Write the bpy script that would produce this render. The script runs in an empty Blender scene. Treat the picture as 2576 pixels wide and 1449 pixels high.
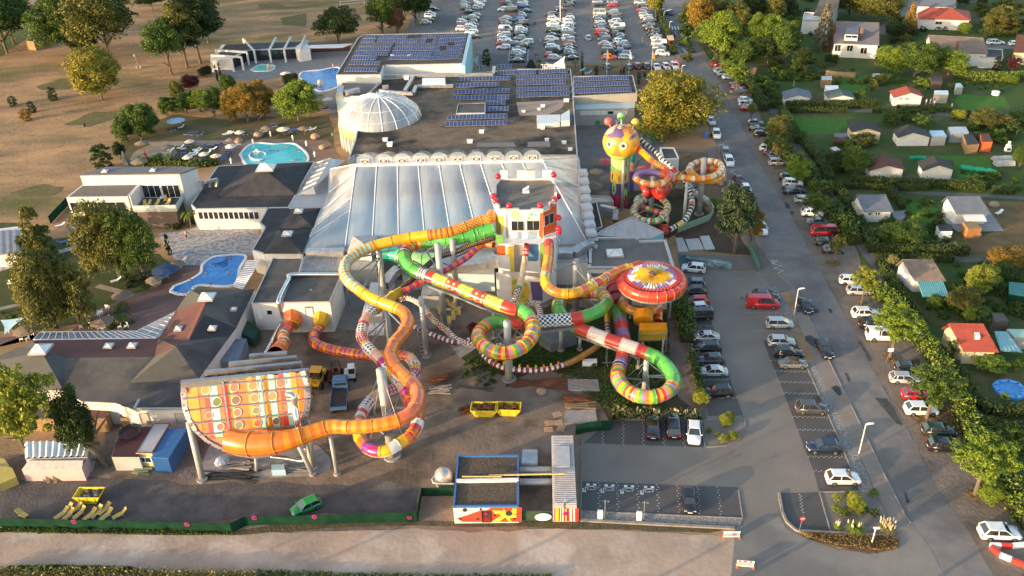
import bpy,math,random
from math import*
import numpy as np
from mathutils import Vector as VV,Matrix
R=radians
EN=enumerate;RG=range;II=isinstance
def dv(s,v): s.default_value=v
rnd=random.Random(7)
scene=bpy.context.scene
COL=scene.collection
PW,PH,FPX=2576.,1449.,2150.84
PITCH,ROLL,CAMH=.549712,.034881,77.2157
fwd=np.array([0,cos(PITCH),-sin(PITCH)])
_r0=np.array([1.,0,0]);_u0=np.cross(_r0,fwd)
right=cos(ROLL)*_r0-sin(ROLL)*_u0
up=cos(ROLL)*_u0+sin(ROLL)*_r0
cam=bpy.data.cameras.new("camera");cob=bpy.data.objects.new("camera",cam);COL.objects.link(cob)
mw=Matrix(((right[0],up[0],-fwd[0],0),(right[1],up[1],-fwd[1],0),(right[2],up[2],-fwd[2],CAMH),(0,0,0,1)))
cob.matrix_world=mw
cam.sensor_width=36;cam.lens=36*FPX/PW;cam.clip_start=1;cam.clip_end=3000
scene.camera=cob
SUN_AZ=29.
SUN_EL=8.
world=bpy.data.worlds.new("World");scene.world=world;world.use_nodes=True
nt=world.node_tree;bg=nt.nodes['Background']
sky=nt.nodes.new('ShaderNodeTexSky');sky.sky_type='NISHITA';sky.sun_disc=False
sky.sun_elevation=R(SUN_EL)
_d=(-cos(R(SUN_AZ)),-sin(R(SUN_AZ)))
sky.sun_rotation=atan2(_d[0],_d[1])
sky.air_density=1.;sky.dust_density=2.;sky.ozone_density=.9
nt.links.new(sky.outputs[0],bg.inputs[0]);dv(bg.inputs[1],.15)
sun=bpy.data.lights.new("sun",'SUN');sun.energy=2.2;sun.angle=R(.6);sun.color=(1.,.70,.42)
so=bpy.data.objects.new("sun",sun);COL.objects.link(so)
so.rotation_euler=VV((-_d[0]*cos(R(SUN_EL)),-_d[1]*cos(R(SUN_EL)),-sin(R(SUN_EL)))).to_track_quat('-Z','Y').to_euler()
scene.view_settings.view_transform='Standard';scene.view_settings.look='None'
scene.view_settings.gamma=1;scene.view_settings.exposure=1.95
scene.cycles.max_bounces=6;scene.cycles.transparent_max_bounces=8
K=1.4624
TL={'A':(1230,820,3.623),'B':(1200,1100,2.338),'C':(1650,900,2.414),'E':(2150,400,2.898),'F':(640,1240,2.683),
'G':(1780,620,3.81),'H':(1700,0,5.574),'I':(2100,0,5.574),'J':(2460,1280,2.131),'D':(0,0,1/K)}
for _i,_y in zip('1234',(0,530,1060,1579)):
 for _j,_x in zip('1234',(0,950,1900,2817)):
  TL[_i+_j]=(_x,_y,2.683)
def T(k,x,y):
 a=TL[str(k)];return((a[0]+x/a[2])/K,(a[1]+y/a[2])/K)
def ray(u,v):
 return fwd*FPX+right*(u-PW/2)-up*(v-PH/2)
O=np.array([0,0,CAMH])
def P(k,x,y,h=.0):
 d=ray(*T(k,x,y));t=(h-CAMH)/d[2];q=O+d*t
 return VV((q[0],q[1],h))
def proj(p):
 d=np.array(p)-O;z=d@fwd
 return PW/2+FPX*(d@right)/z,PH/2-FPX*(d@up)/z
def depth(p):return float((np.array(p)-O)@fwd)
def dp(k,h,*v):return[P(k,v[i],v[i+1],h)for i in RG(0,len(v),2)]
def Q(k,*v):return[P(k,v[i],v[i+1],v[i+2])for i in RG(0,len(v),3)]
def hgt(b,top):
 v=T(*top)[1];lo,hi=.0,60.
 for _ in RG(40):
  m=(lo+hi)/2
  if proj((b[0],b[1],m))[1]>v:lo=m
  else:hi=m
 return lo
def PL(k,flat,h=.0):return[P(k,flat[i],flat[i+1],h)for i in RG(0,len(flat),2)]
def onwall(A,B,k,x,y,off=.0):
 n=VV((B.y-A.y,A.x-B.x,0)).normalized()
 if n.dot(VV((0,CAMH*0,0))-VV((A.x,A.y,0)))<0:n=-n
 A2=A+n*off
 d=VV(ray(*T(k,x,y)));o=VV(O)
 t=(A2-o).dot(n)/d.dot(n);return o+d*t
MATS={}
def mat(name,c,c2=None,scale=1.,ro=.75,metal=.0,bu=.0,c3=None,scale3=.1,f=.5,ST=None,spec=None,rot=.0,detail=6,lo=.35,hi=.65,bscale=None,coat=0):
 if name in MATS:return MATS[name]
 if II(c2,float):c2=tuple(x*c2 for x in c)
 m=bpy.data.materials.new(name);m.use_nodes=True;n=m.node_tree.nodes;l=m.node_tree.links
 b=n['Principled BSDF'];dv(b.inputs['Roughness'],ro);dv(b.inputs['Metallic'],metal)
 if spec is None and ro>.78:spec=.2
 if spec is not None:dv(b.inputs['Specular IOR Level'],spec)
 if coat:dv(b.inputs['Coat Weight'],coat);dv(b.inputs['Coat Roughness'],.08)
 dv(b.inputs['Base Color'],(*c,1));m.diffuse_color=(*c,1)
 MATS[name]=m
 geo=n.new('ShaderNodeNewGeometry');src=geo.outputs['Position']
 if ST or rot:
  mp=n.new('ShaderNodeMapping');dv(mp.inputs['Scale'],(*(ST or(1,1)),1)if ST is None or len(ST)==2 else ST)
  dv(mp.inputs['Rotation'],(0,0,R(rot)));l.new(src,mp.inputs[0]);src=mp.outputs[0]
 if c2:
  t=n.new('ShaderNodeTexNoise');dv(t.inputs['Scale'],scale);dv(t.inputs['Detail'],detail);dv(t.inputs['Roughness'],.62)
  l.new(src,t.inputs['Vector'])
  cr=n.new('ShaderNodeValToRGB');cr.color_ramp.elements[0].position=lo;cr.color_ramp.elements[1].position=hi
  cr.color_ramp.elements[0].color=(*c,1);cr.color_ramp.elements[1].color=(*c2,1)
  l.new(t.outputs['Fac'],cr.inputs[0]);out=cr.outputs[0]
  if c3:
   t3=n.new('ShaderNodeTexNoise');dv(t3.inputs['Scale'],scale3);dv(t3.inputs['Detail'],7);dv(t3.inputs['Roughness'],.6)
   l.new(src,t3.inputs['Vector'])
   mr=n.new('ShaderNodeMapRange');dv(mr.inputs[1],1-f-.06);dv(mr.inputs[2],1-f+.06)
   l.new(t3.outputs['Fac'],mr.inputs[0])
   mx=n.new('ShaderNodeMix');mx.data_type='RGBA';l.new(mr.outputs[0],mx.inputs['Factor'])
   l.new(out,mx.inputs['A']);dv(mx.inputs['B'],(*c3,1));out=mx.outputs['Result']
  l.new(out,b.inputs['Base Color'])
 if bu:
  t2=n.new('ShaderNodeTexNoise');dv(t2.inputs['Scale'],bscale or max(scale*4,2));dv(t2.inputs['Detail'],5);l.new(src,t2.inputs['Vector'])
  bp=n.new('ShaderNodeBump');dv(bp.inputs['Strength'],bu);dv(bp.inputs['Distance'],.2)
  l.new(t2.outputs['Fac'],bp.inputs['Height']);l.new(bp.outputs[0],b.inputs['Normal'])
 return m
def paint(name,c,ro=.35,coat=.3):return mat(name,c,tuple(x*.86 for x in c),1.2,ro=ro,coat=coat)
def tinted(name,ro=.3,metal=.0,coat=.5,v=.08):
 m=bpy.data.materials.new(name);m.use_nodes=True;n=m.node_tree.nodes;l=m.node_tree.links;b=n['Principled BSDF']
 oi=n.new('ShaderNodeObjectInfo');t=n.new('ShaderNodeTexNoise');dv(t.inputs['Scale'],3);g=n.new('ShaderNodeNewGeometry');l.new(g.outputs['Position'],t.inputs['Vector'])
 mr=n.new('ShaderNodeMapRange');dv(mr.inputs[3],1-v);dv(mr.inputs[4],1+v);l.new(t.outputs['Fac'],mr.inputs[0])
 vm=n.new('ShaderNodeVectorMath');vm.operation='SCALE';l.new(oi.outputs['Color'],vm.inputs[0]);l.new(mr.outputs[0],vm.inputs['Scale'])
 l.new(vm.outputs[0],b.inputs['Base Color']);dv(b.inputs['Roughness'],ro);dv(b.inputs['Metallic'],metal)
 dv(b.inputs['Coat Weight'],coat);dv(b.inputs['Coat Roughness'],.05)
 MATS[name]=m;return m
def LM(name,ca,cb,cc=None,trans=.25):
 m=bpy.data.materials.new(name);m.use_nodes=True;n=m.node_tree.nodes;l=m.node_tree.links;b=n['Principled BSDF']
 g=n.new('ShaderNodeNewGeometry');cr=n.new('ShaderNodeValToRGB');e=cr.color_ramp.elements
 e[0].color=(*ca,1);e[1].color=(*cb,1);e[0].position=.1;e[1].position=.8
 if cc:x=e.new(.97);x.color=(*cc,1)
 t=n.new('ShaderNodeTexNoise');dv(t.inputs['Scale'],.35);dv(t.inputs['Detail'],3);l.new(g.outputs['Position'],t.inputs['Vector'])
 ma=n.new('ShaderNodeMath');ma.operation='MULTIPLY_ADD';dv(ma.inputs[1],.45)
 mb=n.new('ShaderNodeMath');mb.operation='MULTIPLY_ADD';dv(mb.inputs[1],1.6);dv(mb.inputs[2],-.5)
 l.new(t.outputs['Fac'],mb.inputs[0]);l.new(g.outputs['Random Per Island'],ma.inputs[0]);l.new(mb.outputs[0],ma.inputs[2]);l.new(ma.outputs[0],cr.inputs[0])
 l.new(cr.outputs[0],b.inputs['Base Color']);dv(b.inputs['Roughness'],.55);dv(b.inputs['Specular IOR Level'],.25)
 tr=n.new('ShaderNodeBsdfTranslucent');l.new(cr.outputs[0],tr.inputs[0]);mx=n.new('ShaderNodeMixShader');dv(mx.inputs[0],trans)
 l.new(b.outputs[0],mx.inputs[1]);l.new(tr.outputs[0],mx.inputs[2]);l.new(mx.outputs[0],n['Material Output'].inputs[0])
 MATS[name]=m;return m
def DM(name,base,dot,per=.5,rad=.3):
 m=bpy.data.materials.new(name);m.use_nodes=True;n=m.node_tree.nodes;l=m.node_tree.links;b=n['Principled BSDF']
 uv=n.new('ShaderNodeUVMap');v1=n.new('ShaderNodeVectorMath');v1.operation='SCALE';dv(v1.inputs['Scale'],1/per)
 l.new(uv.outputs[0],v1.inputs[0]);fr=n.new('ShaderNodeVectorMath');fr.operation='FRACTION';l.new(v1.outputs[0],fr.inputs[0])
 sb=n.new('ShaderNodeVectorMath');sb.operation='SUBTRACT';dv(sb.inputs[1],(.5,.5,0));l.new(fr.outputs[0],sb.inputs[0])
 ln=n.new('ShaderNodeVectorMath');ln.operation='LENGTH';l.new(sb.outputs[0],ln.inputs[0])
 lt=n.new('ShaderNodeMath');lt.operation='LESS_THAN';dv(lt.inputs[1],rad);l.new(ln.outputs['Value'],lt.inputs[0])
 mx=n.new('ShaderNodeMix');mx.data_type='RGBA';dv(mx.inputs['A'],(*base,1));dv(mx.inputs['B'],(*dot,1))
 l.new(lt.outputs[0],mx.inputs['Factor']);l.new(mx.outputs['Result'],b.inputs['Base Color']);dv(b.inputs['Roughness'],.3)
 dv(b.inputs['Coat Weight'],.3);MATS[name]=m;return m
def checkmat(name,a,c,per=.3,sy=1.):
 m=bpy.data.materials.new(name);m.use_nodes=True;n=m.node_tree.nodes;l=m.node_tree.links;b=n['Principled BSDF']
 uv=n.new('ShaderNodeUVMap');mp=n.new('ShaderNodeMapping');dv(mp.inputs['Scale'],(1,sy,1));l.new(uv.outputs[0],mp.inputs[0])
 ck=n.new('ShaderNodeTexChecker');dv(ck.inputs['Scale'],1/per);dv(ck.inputs[1],(*a,1));dv(ck.inputs[2],(*c,1))
 l.new(mp.outputs[0],ck.inputs[0]);l.new(ck.outputs[0],b.inputs['Base Color']);dv(b.inputs['Roughness'],.3);MATS[name]=m;return m
def tag(o,label=None,cat=None,group=None,kind=None):
 if label:o['label']=label
 if cat:o['category']=cat
 if group:o['group']=group
 if kind:o['kind']=kind
 return o
def Thg(name,label,cat,loc=(0,0,0),rz=.0,group=None):
 o=bpy.data.objects.new(name,None);COL.objects.link(o);o.location=tuple(loc)[:3];o.rotation_euler[2]=rz;o.empty_display_size=.3
 return tag(o,label,cat,group)
def copy_tree(o,parent=None,loc=None,rz=None,label=None,col=None,tint=('body','roof')):
 c=o.copy();COL.objects.link(c)
 if parent is not None:c.parent=parent;c.matrix_parent_inverse.identity()
 if loc is not None:c.location=loc
 if rz is not None:c.rotation_euler[2]=rz
 if label:c['label']=label
 if col is not None:c.color=(*col,1)
 for ch in KIDS.get(o.name,[]):
  copy_tree(ch,c,col=col)
 return c
KIDS={}
class MB:
 def __init__(s):s.v=[];s.f=[];s.m=[];s.uv=None
 def add(s,vs,fs,mi=0):
  b=len(s.v);s.v.extend([tuple(q)for q in vs]);s.f.extend([tuple(b+i for i in f)for f in fs]);s.m.extend([mi]*len(fs));return s
 def box(s,x0,x1,y0,y1,z0,z1,mi=0):
  return s.add([(x0,y0,z0),(x1,y0,z0),(x1,y1,z0),(x0,y1,z0),(x0,y0,z1),(x1,y0,z1),(x1,y1,z1),(x0,y1,z1)],
  [(0,3,2,1),(4,5,6,7),(0,1,5,4),(1,2,6,5),(2,3,7,6),(3,0,4,7)],mi)
 def be(s,a,b,w,h,mi=0,upv=(0,0,1)):
  a=VV(a);b=VV(b);d=(b-a).normalized();u=VV(upv)
  if abs(d.dot(u))>.95:u=VV((0,1,0))
  sd=d.cross(u).normalized()*w/2;u2=sd.cross(d).normalized()*h/2
  vs=[p+q for p in(a,b)for q in(-sd-u2,sd-u2,sd+u2,-sd+u2)]
  return s.add(vs,[(0,1,2,3),(7,6,5,4),(0,4,5,1),(1,5,6,2),(2,6,7,3),(3,7,4,0)],mi)
 def pz(s,poly,z0,z1,mi=0,mtop=None,bottom=True):
  poly=[VV((p[0],p[1],0))for p in poly];n=len(poly)
  A=sum(poly[i].x*poly[(i+1)%n].y-poly[(i+1)%n].x*poly[i].y for i in RG(n))
  if A<0:poly.reverse()
  vs=[(p.x,p.y,z0)for p in poly]+[(p.x,p.y,z1)for p in poly]
  s.add(vs,[(i,(i+1)%n,n+(i+1)%n,n+i)for i in RG(n)],mi)
  b=len(s.v)-2*n
  s.f.append(tuple(b+n+i for i in RG(n)));s.m.append(mi if mtop is None else mtop)
  if bottom:s.f.append(tuple(b+i for i in reversed(RG(n))));s.m.append(mi)
  return s
 def tu(s,pts,r,seg=8,mi=0,cap=True,taper=None):
  pts=[VV(p)for p in pts];n=len(pts);rings=[]
  prev=None
  for i,p in EN(pts):
   d=(pts[min(i+1,n-1)]-pts[max(i-1,0)]).normalized()
   if prev is None:prev=VV((0,0,1))if abs(d.z)<.9 else VV((1,0,0))
   a=(prev-d*prev.dot(d)).normalized();bb=d.cross(a);prev=a
   rr=r[i]if II(r,(list,tuple))else r
   rings.append([p+(a*cos(2*pi*j/seg)+bb*sin(2*pi*j/seg))*rr for j in RG(seg)])
  vs=[q for rg in rings for q in rg]
  fs=[(i*seg+j,i*seg+(j+1)%seg,(i+1)*seg+(j+1)%seg,(i+1)*seg+j)for i in RG(n-1)for j in RG(seg)]
  if cap:fs+=[tuple(reversed(RG(seg))),tuple((n-1)*seg+j for j in RG(seg))]
  return s.add(vs,fs,mi)
 def lz(s,prof,c=(0,0,0),seg=16,mi=0,sx=1,sy=1):
  vs=[(c[0]+r*cos(2*pi*j/seg)*sx,c[1]+r*sin(2*pi*j/seg)*sy,c[2]+z)for r,z in prof for j in RG(seg)]
  n=len(prof)
  fs=[(i*seg+j,i*seg+(j+1)%seg,(i+1)*seg+(j+1)%seg,(i+1)*seg+j)for i in RG(n-1)for j in RG(seg)]
  return s.add(vs,fs,mi)
 def sp(s,c,r,seg=12,rings=8,mi=0,sz=1):
  return s.lz([(max(r*sin(pi*i/rings),1e-4),-r*sz*cos(pi*i/rings))for i in RG(rings+1)],c,seg,mi)
 def bd(s,name,mats,parent=None,smooth=False,loc=None,label=None,lcl=False):
  me=bpy.data.meshes.new(name);off=VV((0,0,0))
  if not lcl:
   if parent is not None:
    q=parent
    while q is not None:off=off+VV(q.location);q=q.parent
   elif loc is not None:off=VV(loc)
  vs=[(v[0]-off.x,v[1]-off.y,v[2]-off.z)for v in s.v]if off.length else s.v
  me.from_pydata(vs,[],s.f)
  mats=mats if II(mats,(list,tuple))else[mats]
  for m in mats:me.materials.append(m)
  if len(mats)>1:me.polygons.foreach_set('material_index',s.m)
  if s.uv is not None:
   uvl=me.uv_layers.new(name='UVMap');ar=[c for f in s.f for i in f for c in s.uv[i]];uvl.data.foreach_set('uv',ar)
  if smooth:me.polygons.foreach_set('use_smooth',[True]*len(s.f))
  me.update()
  o=bpy.data.objects.new(name,me);COL.objects.link(o)
  if parent is not None:o.parent=parent;KIDS.setdefault(parent.name,[]).append(o)
  elif loc is not None:o.location=loc
  if label:o['label']=label
  return o
def OO(mesh,name,parent=None,loc=(0,0,0),rot=(0,0,0),scale=(1,1,1)):
 o=bpy.data.objects.new(name,mesh);COL.objects.link(o);o.location=loc;o.rotation_euler=rot;o.scale=scale
 if parent is not None:o.parent=parent;KIDS.setdefault(parent.name,[]).append(o)
 return o
def SP(pts,step=.5):
 pts=[VV(p)for p in pts];out=[];n=len(pts)
 for i in RG(n-1):
  p0=pts[max(i-1,0)];p1=pts[i];p2=pts[i+1];p3=pts[min(i+2,n-1)]
  k=max(1,int((p2-p1).length/step))
  for j in RG(k):
   t=j/k
   out.append(.5*((2*p1)+(p2-p0)*t+(2*p0-5*p1+4*p2-p3)*t*t+(3*p1-p0-3*p2+p3)*t**3))
 out.append(pts[-1]);return out
def resample(pts,step):
 s=[.0]
 for a,b in zip(pts,pts[1:]):s.append(s[-1]+(b-a).length)
 n=max(2,int(s[-1]/step));out=[];j=0
 for i in RG(n+1):
  t=s[-1]*i/n
  while j<len(s)-2 and s[j+1]<t:j+=1
  f=(t-s[j])/max(1e-6,s[j+1]-s[j]);out.append(pts[j].lerp(pts[j+1],min(1,f)))
 return out,s[-1]
_z=[.0]
def PA(name,poly,m,z,jitter=.0,label=None,kind='structure',closed=True,SD=1):
 _z[0]+=.00006;z+=_z[0];rr=random.Random(SD);pts=[]
 n=len(poly)
 for i in RG(n):
  a=poly[i];b=poly[(i+1)%n];L=(b-a).length;k=max(1,int(L/2.))if jitter else 1
  for j in RG(k):
   q=a.lerp(b,j/k)
   if jitter:q=q+VV((rr.uniform(-1,1),rr.uniform(-1,1),0))*jitter
   pts.append(q)
 A=sum(pts[i].x*pts[(i+1)%len(pts)].y-pts[(i+1)%len(pts)].x*pts[i].y for i in RG(len(pts)))
 if A<0:pts.reverse()
 mb=MB();mb.add([(p.x,p.y,z)for p in pts],[tuple(RG(len(pts)))])
 o=mb.bd(name,m);tag(o,label,None,None,kind);return o
# GROUND
m_meadow=mat('dry_meadow',(.46,.27,.135),(.20,.14,.08),.09,ro=.95,c3=(.12,.115,.04),scale3=.022,f=.42,bu=.5,ST=(.55,1.5),rot=-24,detail=9)  # grass tones; the stretched streaks also paint low-sun shadow stripes into the colour
m_garden=mat('garden_soil',(.07,.085,.03),(.13,.10,.055),.25,ro=.95,c3=(.05,.085,.02),scale3=.08,f=.55,bu=.5)
m_lawn=mat('lawn',(.045,.13,.016),(.07,.16,.025),.8,ro=.95,bu=.4)
m_lawn2=mat('worn_lawn',(.06,.08,.02),(.12,.10,.045),.4,ro=.95,bu=.4)
m_asph=mat('asphalt',(.165,.155,.15),(.215,.20,.19),.5,ro=.9,c3=(.13,.126,.126),scale3=.06,f=.46,bu=.25,bscale=14)
m_asph2=mat('old_asphalt',(.19,.178,.165),(.235,.215,.195),.35,ro=.92,c3=(.15,.145,.14),scale3=.05,f=.45,bu=.25,bscale=12)
m_patch=mat('tar_patch',(.045,.045,.05),(.085,.083,.085),1.,ro=.9)
m_path=mat('garden_path_asphalt',(.10,.098,.10),(.125,.12,.12),.8,ro=.92)
m_dirt=mat('dirt',(.25,.19,.145),.68,.3,ro=.97,c3=(.11,.085,.065),scale3=.12,f=.44,bu=.3,bscale=2)
m_road=mat('dirt_road',(.42,.31,.235),(.30,.235,.19),.16,ro=.97,c3=(.48,.39,.325),scale3=.10,f=.42,bu=.22,rot=7,bscale=1.6)
m_gravel=mat('dark_gravel',(.075,.069,.07),(.12,.11,.105),.45,ro=.95,c3=(.19,.16,.14),scale3=.07,f=.4,bu=.3,bscale=3)
m_lot=None
def brickmat(name,a,b,mortar,sc=4.,rot=-7,ro=.85,big=.25):
 m=bpy.data.materials.new(name);m.use_nodes=True;n=m.node_tree.nodes;l=m.node_tree.links;p=n['Principled BSDF']
 g=n.new('ShaderNodeNewGeometry');mp=n.new('ShaderNodeMapping');dv(mp.inputs['Rotation'],(0,0,R(rot)));l.new(g.outputs['Position'],mp.inputs[0])
 br=n.new('ShaderNodeTexBrick');dv(br.inputs['Scale'],sc);dv(br.inputs['Mortar Size'],.045);dv(br.inputs['Color1'],(*a,1));dv(br.inputs['Color2'],(*b,1));dv(br.inputs['Mortar'],(*mortar,1))
 l.new(mp.outputs[0],br.inputs[0])
 t=n.new('ShaderNodeTexNoise');dv(t.inputs['Scale'],.12);dv(t.inputs['Detail'],8);l.new(g.outputs['Position'],t.inputs['Vector'])
 mr=n.new('ShaderNodeMapRange');dv(mr.inputs[1],.3);dv(mr.inputs[2],.7);dv(mr.inputs[3],1-big);dv(mr.inputs[4],1+big*.6);l.new(t.outputs['Fac'],mr.inputs[0])
 vm=n.new('ShaderNodeVectorMath');vm.operation='SCALE';l.new(br.outputs[0],vm.inputs[0]);l.new(mr.outputs[0],vm.inputs['Scale']);l.new(vm.outputs[0],p.inputs['Base Color'])
 bp=n.new('ShaderNodeBump');dv(bp.inputs['Strength'],.4);dv(bp.inputs['Distance'],.03);l.new(br.outputs['Fac'],bp.inputs['Height']);bp.invert=True;l.new(bp.outputs[0],p.inputs['Normal'])
 dv(p.inputs['Roughness'],ro);MATS[name]=m;return m
m_lot=brickmat('grey_pavers',(.27,.235,.20),(.23,.20,.175),(.13,.115,.10),3.2)
m_stall=brickmat('dark_pavers',(.115,.108,.108),(.095,.09,.092),(.06,.058,.058),3.2)
m_redpave=brickmat('red_pavers',(.19,.115,.10),(.15,.09,.085),(.09,.06,.055),3.5)
m_stone=mat('crazy_stone',(.45,.42,.40),.57,1.3,ro=.8,bu=.3,lo=.45,hi=.55)
m_chip=mat('grey_chippings',(.30,.28,.27),.60,3.,ro=.9,bu=.9,bscale=8,lo=.42,hi=.58)
m_sand=mat('sand',(.33,.27,.21),.72,.5,ro=.95,bu=.3)
m_kerb=mat('kerb_stone',(.28,.255,.23),.71,1.5,ro=.85)
m_white=mat('road_paint',(.72,.72,.70),.70,2.,ro=.7)
m_conc=mat('concrete',(.33,.31,.29),.74,.8,ro=.85)
m_plaza=mat('grey_terrace',(.23,.225,.225),.79,.6,ro=.85)
def SR(name,pts,w,m,z,kind='structure',h=.0,label=None,cat=None,parent=None):
 _z[0]+=.00006;z+=_z[0];mb=MB();n=len(pts);L=[];Rr=[]
 for i,p in EN(pts):
  d=(pts[min(i+1,n-1)]-pts[max(i-1,0)]);d.z=0;d.normalize();s=VV((-d.y,d.x,0))*w/2
  L.append(p+s);Rr.append(p-s)
 if h==0:
  vs=[(q.x,q.y,z)for q in L+Rr];mb.add(vs,[(n+i,n+i+1,i+1,i)for i in RG(n-1)])
 else:
  vs=[(q.x,q.y,zz)for zz in(z,z+h)for q in L+Rr];a=2*n
  for i in RG(n-1):
   pass
  fs=[]
  for i in RG(n-1):
   fs+=[(a+n+i,a+n+i+1,a+i+1,a+i),(i,i+1,a+i+1,a+i)[::-1],(n+i,n+i+1,a+n+i+1,a+n+i)]
  fs+=[(0,n,a+n,a),(n-1,a+n-1,a+2*n-1,2*n-1)]
  mb.add(vs,fs)
 o=mb.bd(name,m,parent)
 if not parent:tag(o,label,cat,None,kind)
 return o
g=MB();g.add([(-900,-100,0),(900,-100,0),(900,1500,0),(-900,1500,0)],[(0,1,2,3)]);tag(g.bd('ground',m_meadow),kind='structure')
Z=.012
st_left=PL('D',[1650,-150,1666,0,1682,84,1699,143,1735,190,1760,265])+PL('23',[1990,60,2050,300,2150,470,2290,730,2410,1010])+PL('24',[0,1100,90,1260])+PL('34',[300,20,410,260,625,720,970,1420])+PL('44',[1160,430,1380,860,1430,930,1600,1140,1830,1600])
st_right=PL('D',[1712,-150,1722,40,1730,66,1748,97,1768,135,1781,163,1817,217,1837,270,1860,306,1901,388,1926,439])+PL('24',[220,630,300,800,470,1130,640,1430])+PL('34',[750,210,900,480,1060,810,1430,1449])+PL('44',[1680,560,1850,800,2000,1000,2160,1300,2400,1700])
hedge_line=PL('13',[1640,120,1760,330,1880,560,2100,740])+PL('D',[1872,190,1905,265,1925,340])+PL('24',[60,60,260,200,430,380,600,620,700,760,830,930,920,1080])+PL('34',[960,40,1110,60,1260,190,1420,400,1560,600,1690,800,1850,1090,1960,1300])+PL('44',[1980,40,2110,200,2280,480,2480,820,2700,1150])
garden=st_right+PL('D',[2700,1700,3300,1500,3500,300,3100,-150])
PA('garden_ground',garden,m_garden,Z)
PA('parking_verge',st_right+list(reversed(hedge_line))[:-1],mat('parking_dirt',(.20,.165,.135),.74,.35,ro=.95,c3=(.085,.075,.068),scale3=.14,f=.38,bu=.4),2*Z,.15,SD=3)
PA('street',st_left+list(reversed(st_right)),m_asph,3*Z)
PA('pool_garden_ground',PL('11',[1150,1440,1400,1250,1700,1130,2230,1180,2600,1150])+PL('12',[700,1150,750,1300,730,1500])+PL('22',[600,150,300,150])+PL('21',[2100,200,1250,230,1150,60]),mat('pool_lawn',(.14,.105,.06),(.085,.09,.035),.25,ro=.95,bu=.3),Z,.3,SD=4)
PA('sandpit',PL('21',[1230,200,1350,60,1500,0,1700,20,1750,80,1650,180,1450,200]),m_sand,2*Z,.2,SD=5)
PA('poolside_terrace',PL('21',[1700,200,1950,180,2170,190,2170,60,2100,-60])+PL('11',[2150,1400])+PL('12',[0,1370,400,1380,680,1390,760,1449])+PL('22',[760,60,820,130,600,200,0,220]),mat('terrace_terracotta',(.22,.155,.12),.80,.5,ro=.9),2*Z,.15,SD=6)
PA('pool_path',PL('11',[1450,1400,1900,1390,2300,1380,2549,1400,2549,1440,2200,1430,1500,1449]),m_sand,3*Z,.2,SD=61)
PA('upper_terrace',PL('11',[2080,720,2549,560])+PL('12',[0,570,900,480,820,700,830,830,750,1150,560,960,400,800,250,760,0,800])+PL('11',[2300,770]),m_plaza,2*Z)
PA('spa_lawn',PL('D',[-60,560,60,560,130,600,230,590,300,620,400,640,470,700,440,740,330,790,100,830,-60,840]),mat('spa_lawn_green',(.04,.07,.018),(.09,.08,.035),.3,ro=.95,bu=.3),Z,.3,SD=7)
PA('pool_stone_paving',PL('21',[1560,880,1790,860,1950,800,2560,790,2549,860,2540,1100,2200,1105,2050,1190,1780,1200,1650,1050]),m_stone,2*Z,SD=8)
PA('spa_terrace',PL('21',[1460,1449,1560,1300,1700,1200,2060,1190,1990,1250,1800,1370,1690,1400,1700,1500])+PL('31',[1740,60,1850,20,1730,240,1330,430,320,440,-100,600,-100,500,700,430,900,250,1130,150,1300,60]),m_redpave,3*Z)
SR('garden_walk',PL('21',[-60,1260,220,1170,640,1050,900,970]),1.6,m_stone,4*Z)
SR('lawn_walk',PL('31',[-60,220,250,150,500,100]),1.1,m_sand,4*Z)
SR('shade_walk',PL('21',[960,1400,1150,1449])+PL('31',[1300,80]),1.3,m_sand,4*Z)
PA('service_yard',PL('D',[-120,1160,480,1100,640,830,850,700,1300,640,1730,700,1780,1060,1490,1075,1450,1345,-150,1345]),m_dirt,Z,.1,SD=9)
PA('gravel_track',PL('41',[-200,350,300,520,900,470,1930,540,2549,520])+PL('42',[400,530,900,560,1100,480,1590,560,1560,900,1000,830,0,860])+PL('41',[1900,930,0,900,-300,900]),m_gravel,2*Z,.3,SD=10)
PA('container_yard',PL('41',[1050,250,1500,350,1530,420,1930,500,1900,0,1700,-150,1050,-100]),mat('yard_gravel',(.17,.15,.135),.73,.6,ro=.95,bu=.5),2*Z,.2,SD=101)
PA('bowl_slab',PL('41',[1940,500,2030,480,2549,470])+PL('42',[0,490,270,480,480,460,700,420,720,300,600,150,0,150])+PL('41',[2100,100,2000,300]),m_conc,3*Z,.15,SD=11)
PA('apron_slab',PL('32',[840,0,1180,-120,1500,-60,1750,180,1750,400,930,420,700,380,800,130]),mat('slab',(.24,.22,.20),.77,.4,ro=.9),2*Z)
PA('concrete_square',PL('32',[1890,560,2150,560,2145,690,1990,695]),m_conc,2*Z)
PA('flower_bed_earth',PL('33',[400,120,900,250,1500,250,1500,1000,1700,1150,1850,1300,930,1300,600,880,250,800,0,900])+PL('32',[2200,800,2000,700]),mat('slide_garden',(.05,.055,.022),(.10,.075,.05),.3,ro=.95,c3=(.035,.06,.015),scale3=.15,f=.5,bu=.5),2*Z,.3,SD=12)
PA('dirt_road',PL('D',[-200,1336,600,1343,1050,1330,1150,1338,1450,1332,1880,1350,1960,1400,2050,1520,1000,1470,500,1440,-200,1434]),m_road,3*Z,.25,SD=13)
PA('dirt_road_verge',PL('41',[-100,960,900,990,2300,1010])+PL('42',[200,940,1150,920,1600,900,2549,915])+PL('43',[600,900,1500,960,2050,990,1900,1020,600,985,0,960])+PL('42',[2000,965,1200,950,300,1010])+PL('41',[2300,1050,900,1030,0,1020]),mat('verge',(.12,.085,.055),(.07,.07,.03),.8,ro=.95,bu=.6),4*Z,.15,SD=14)
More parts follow.
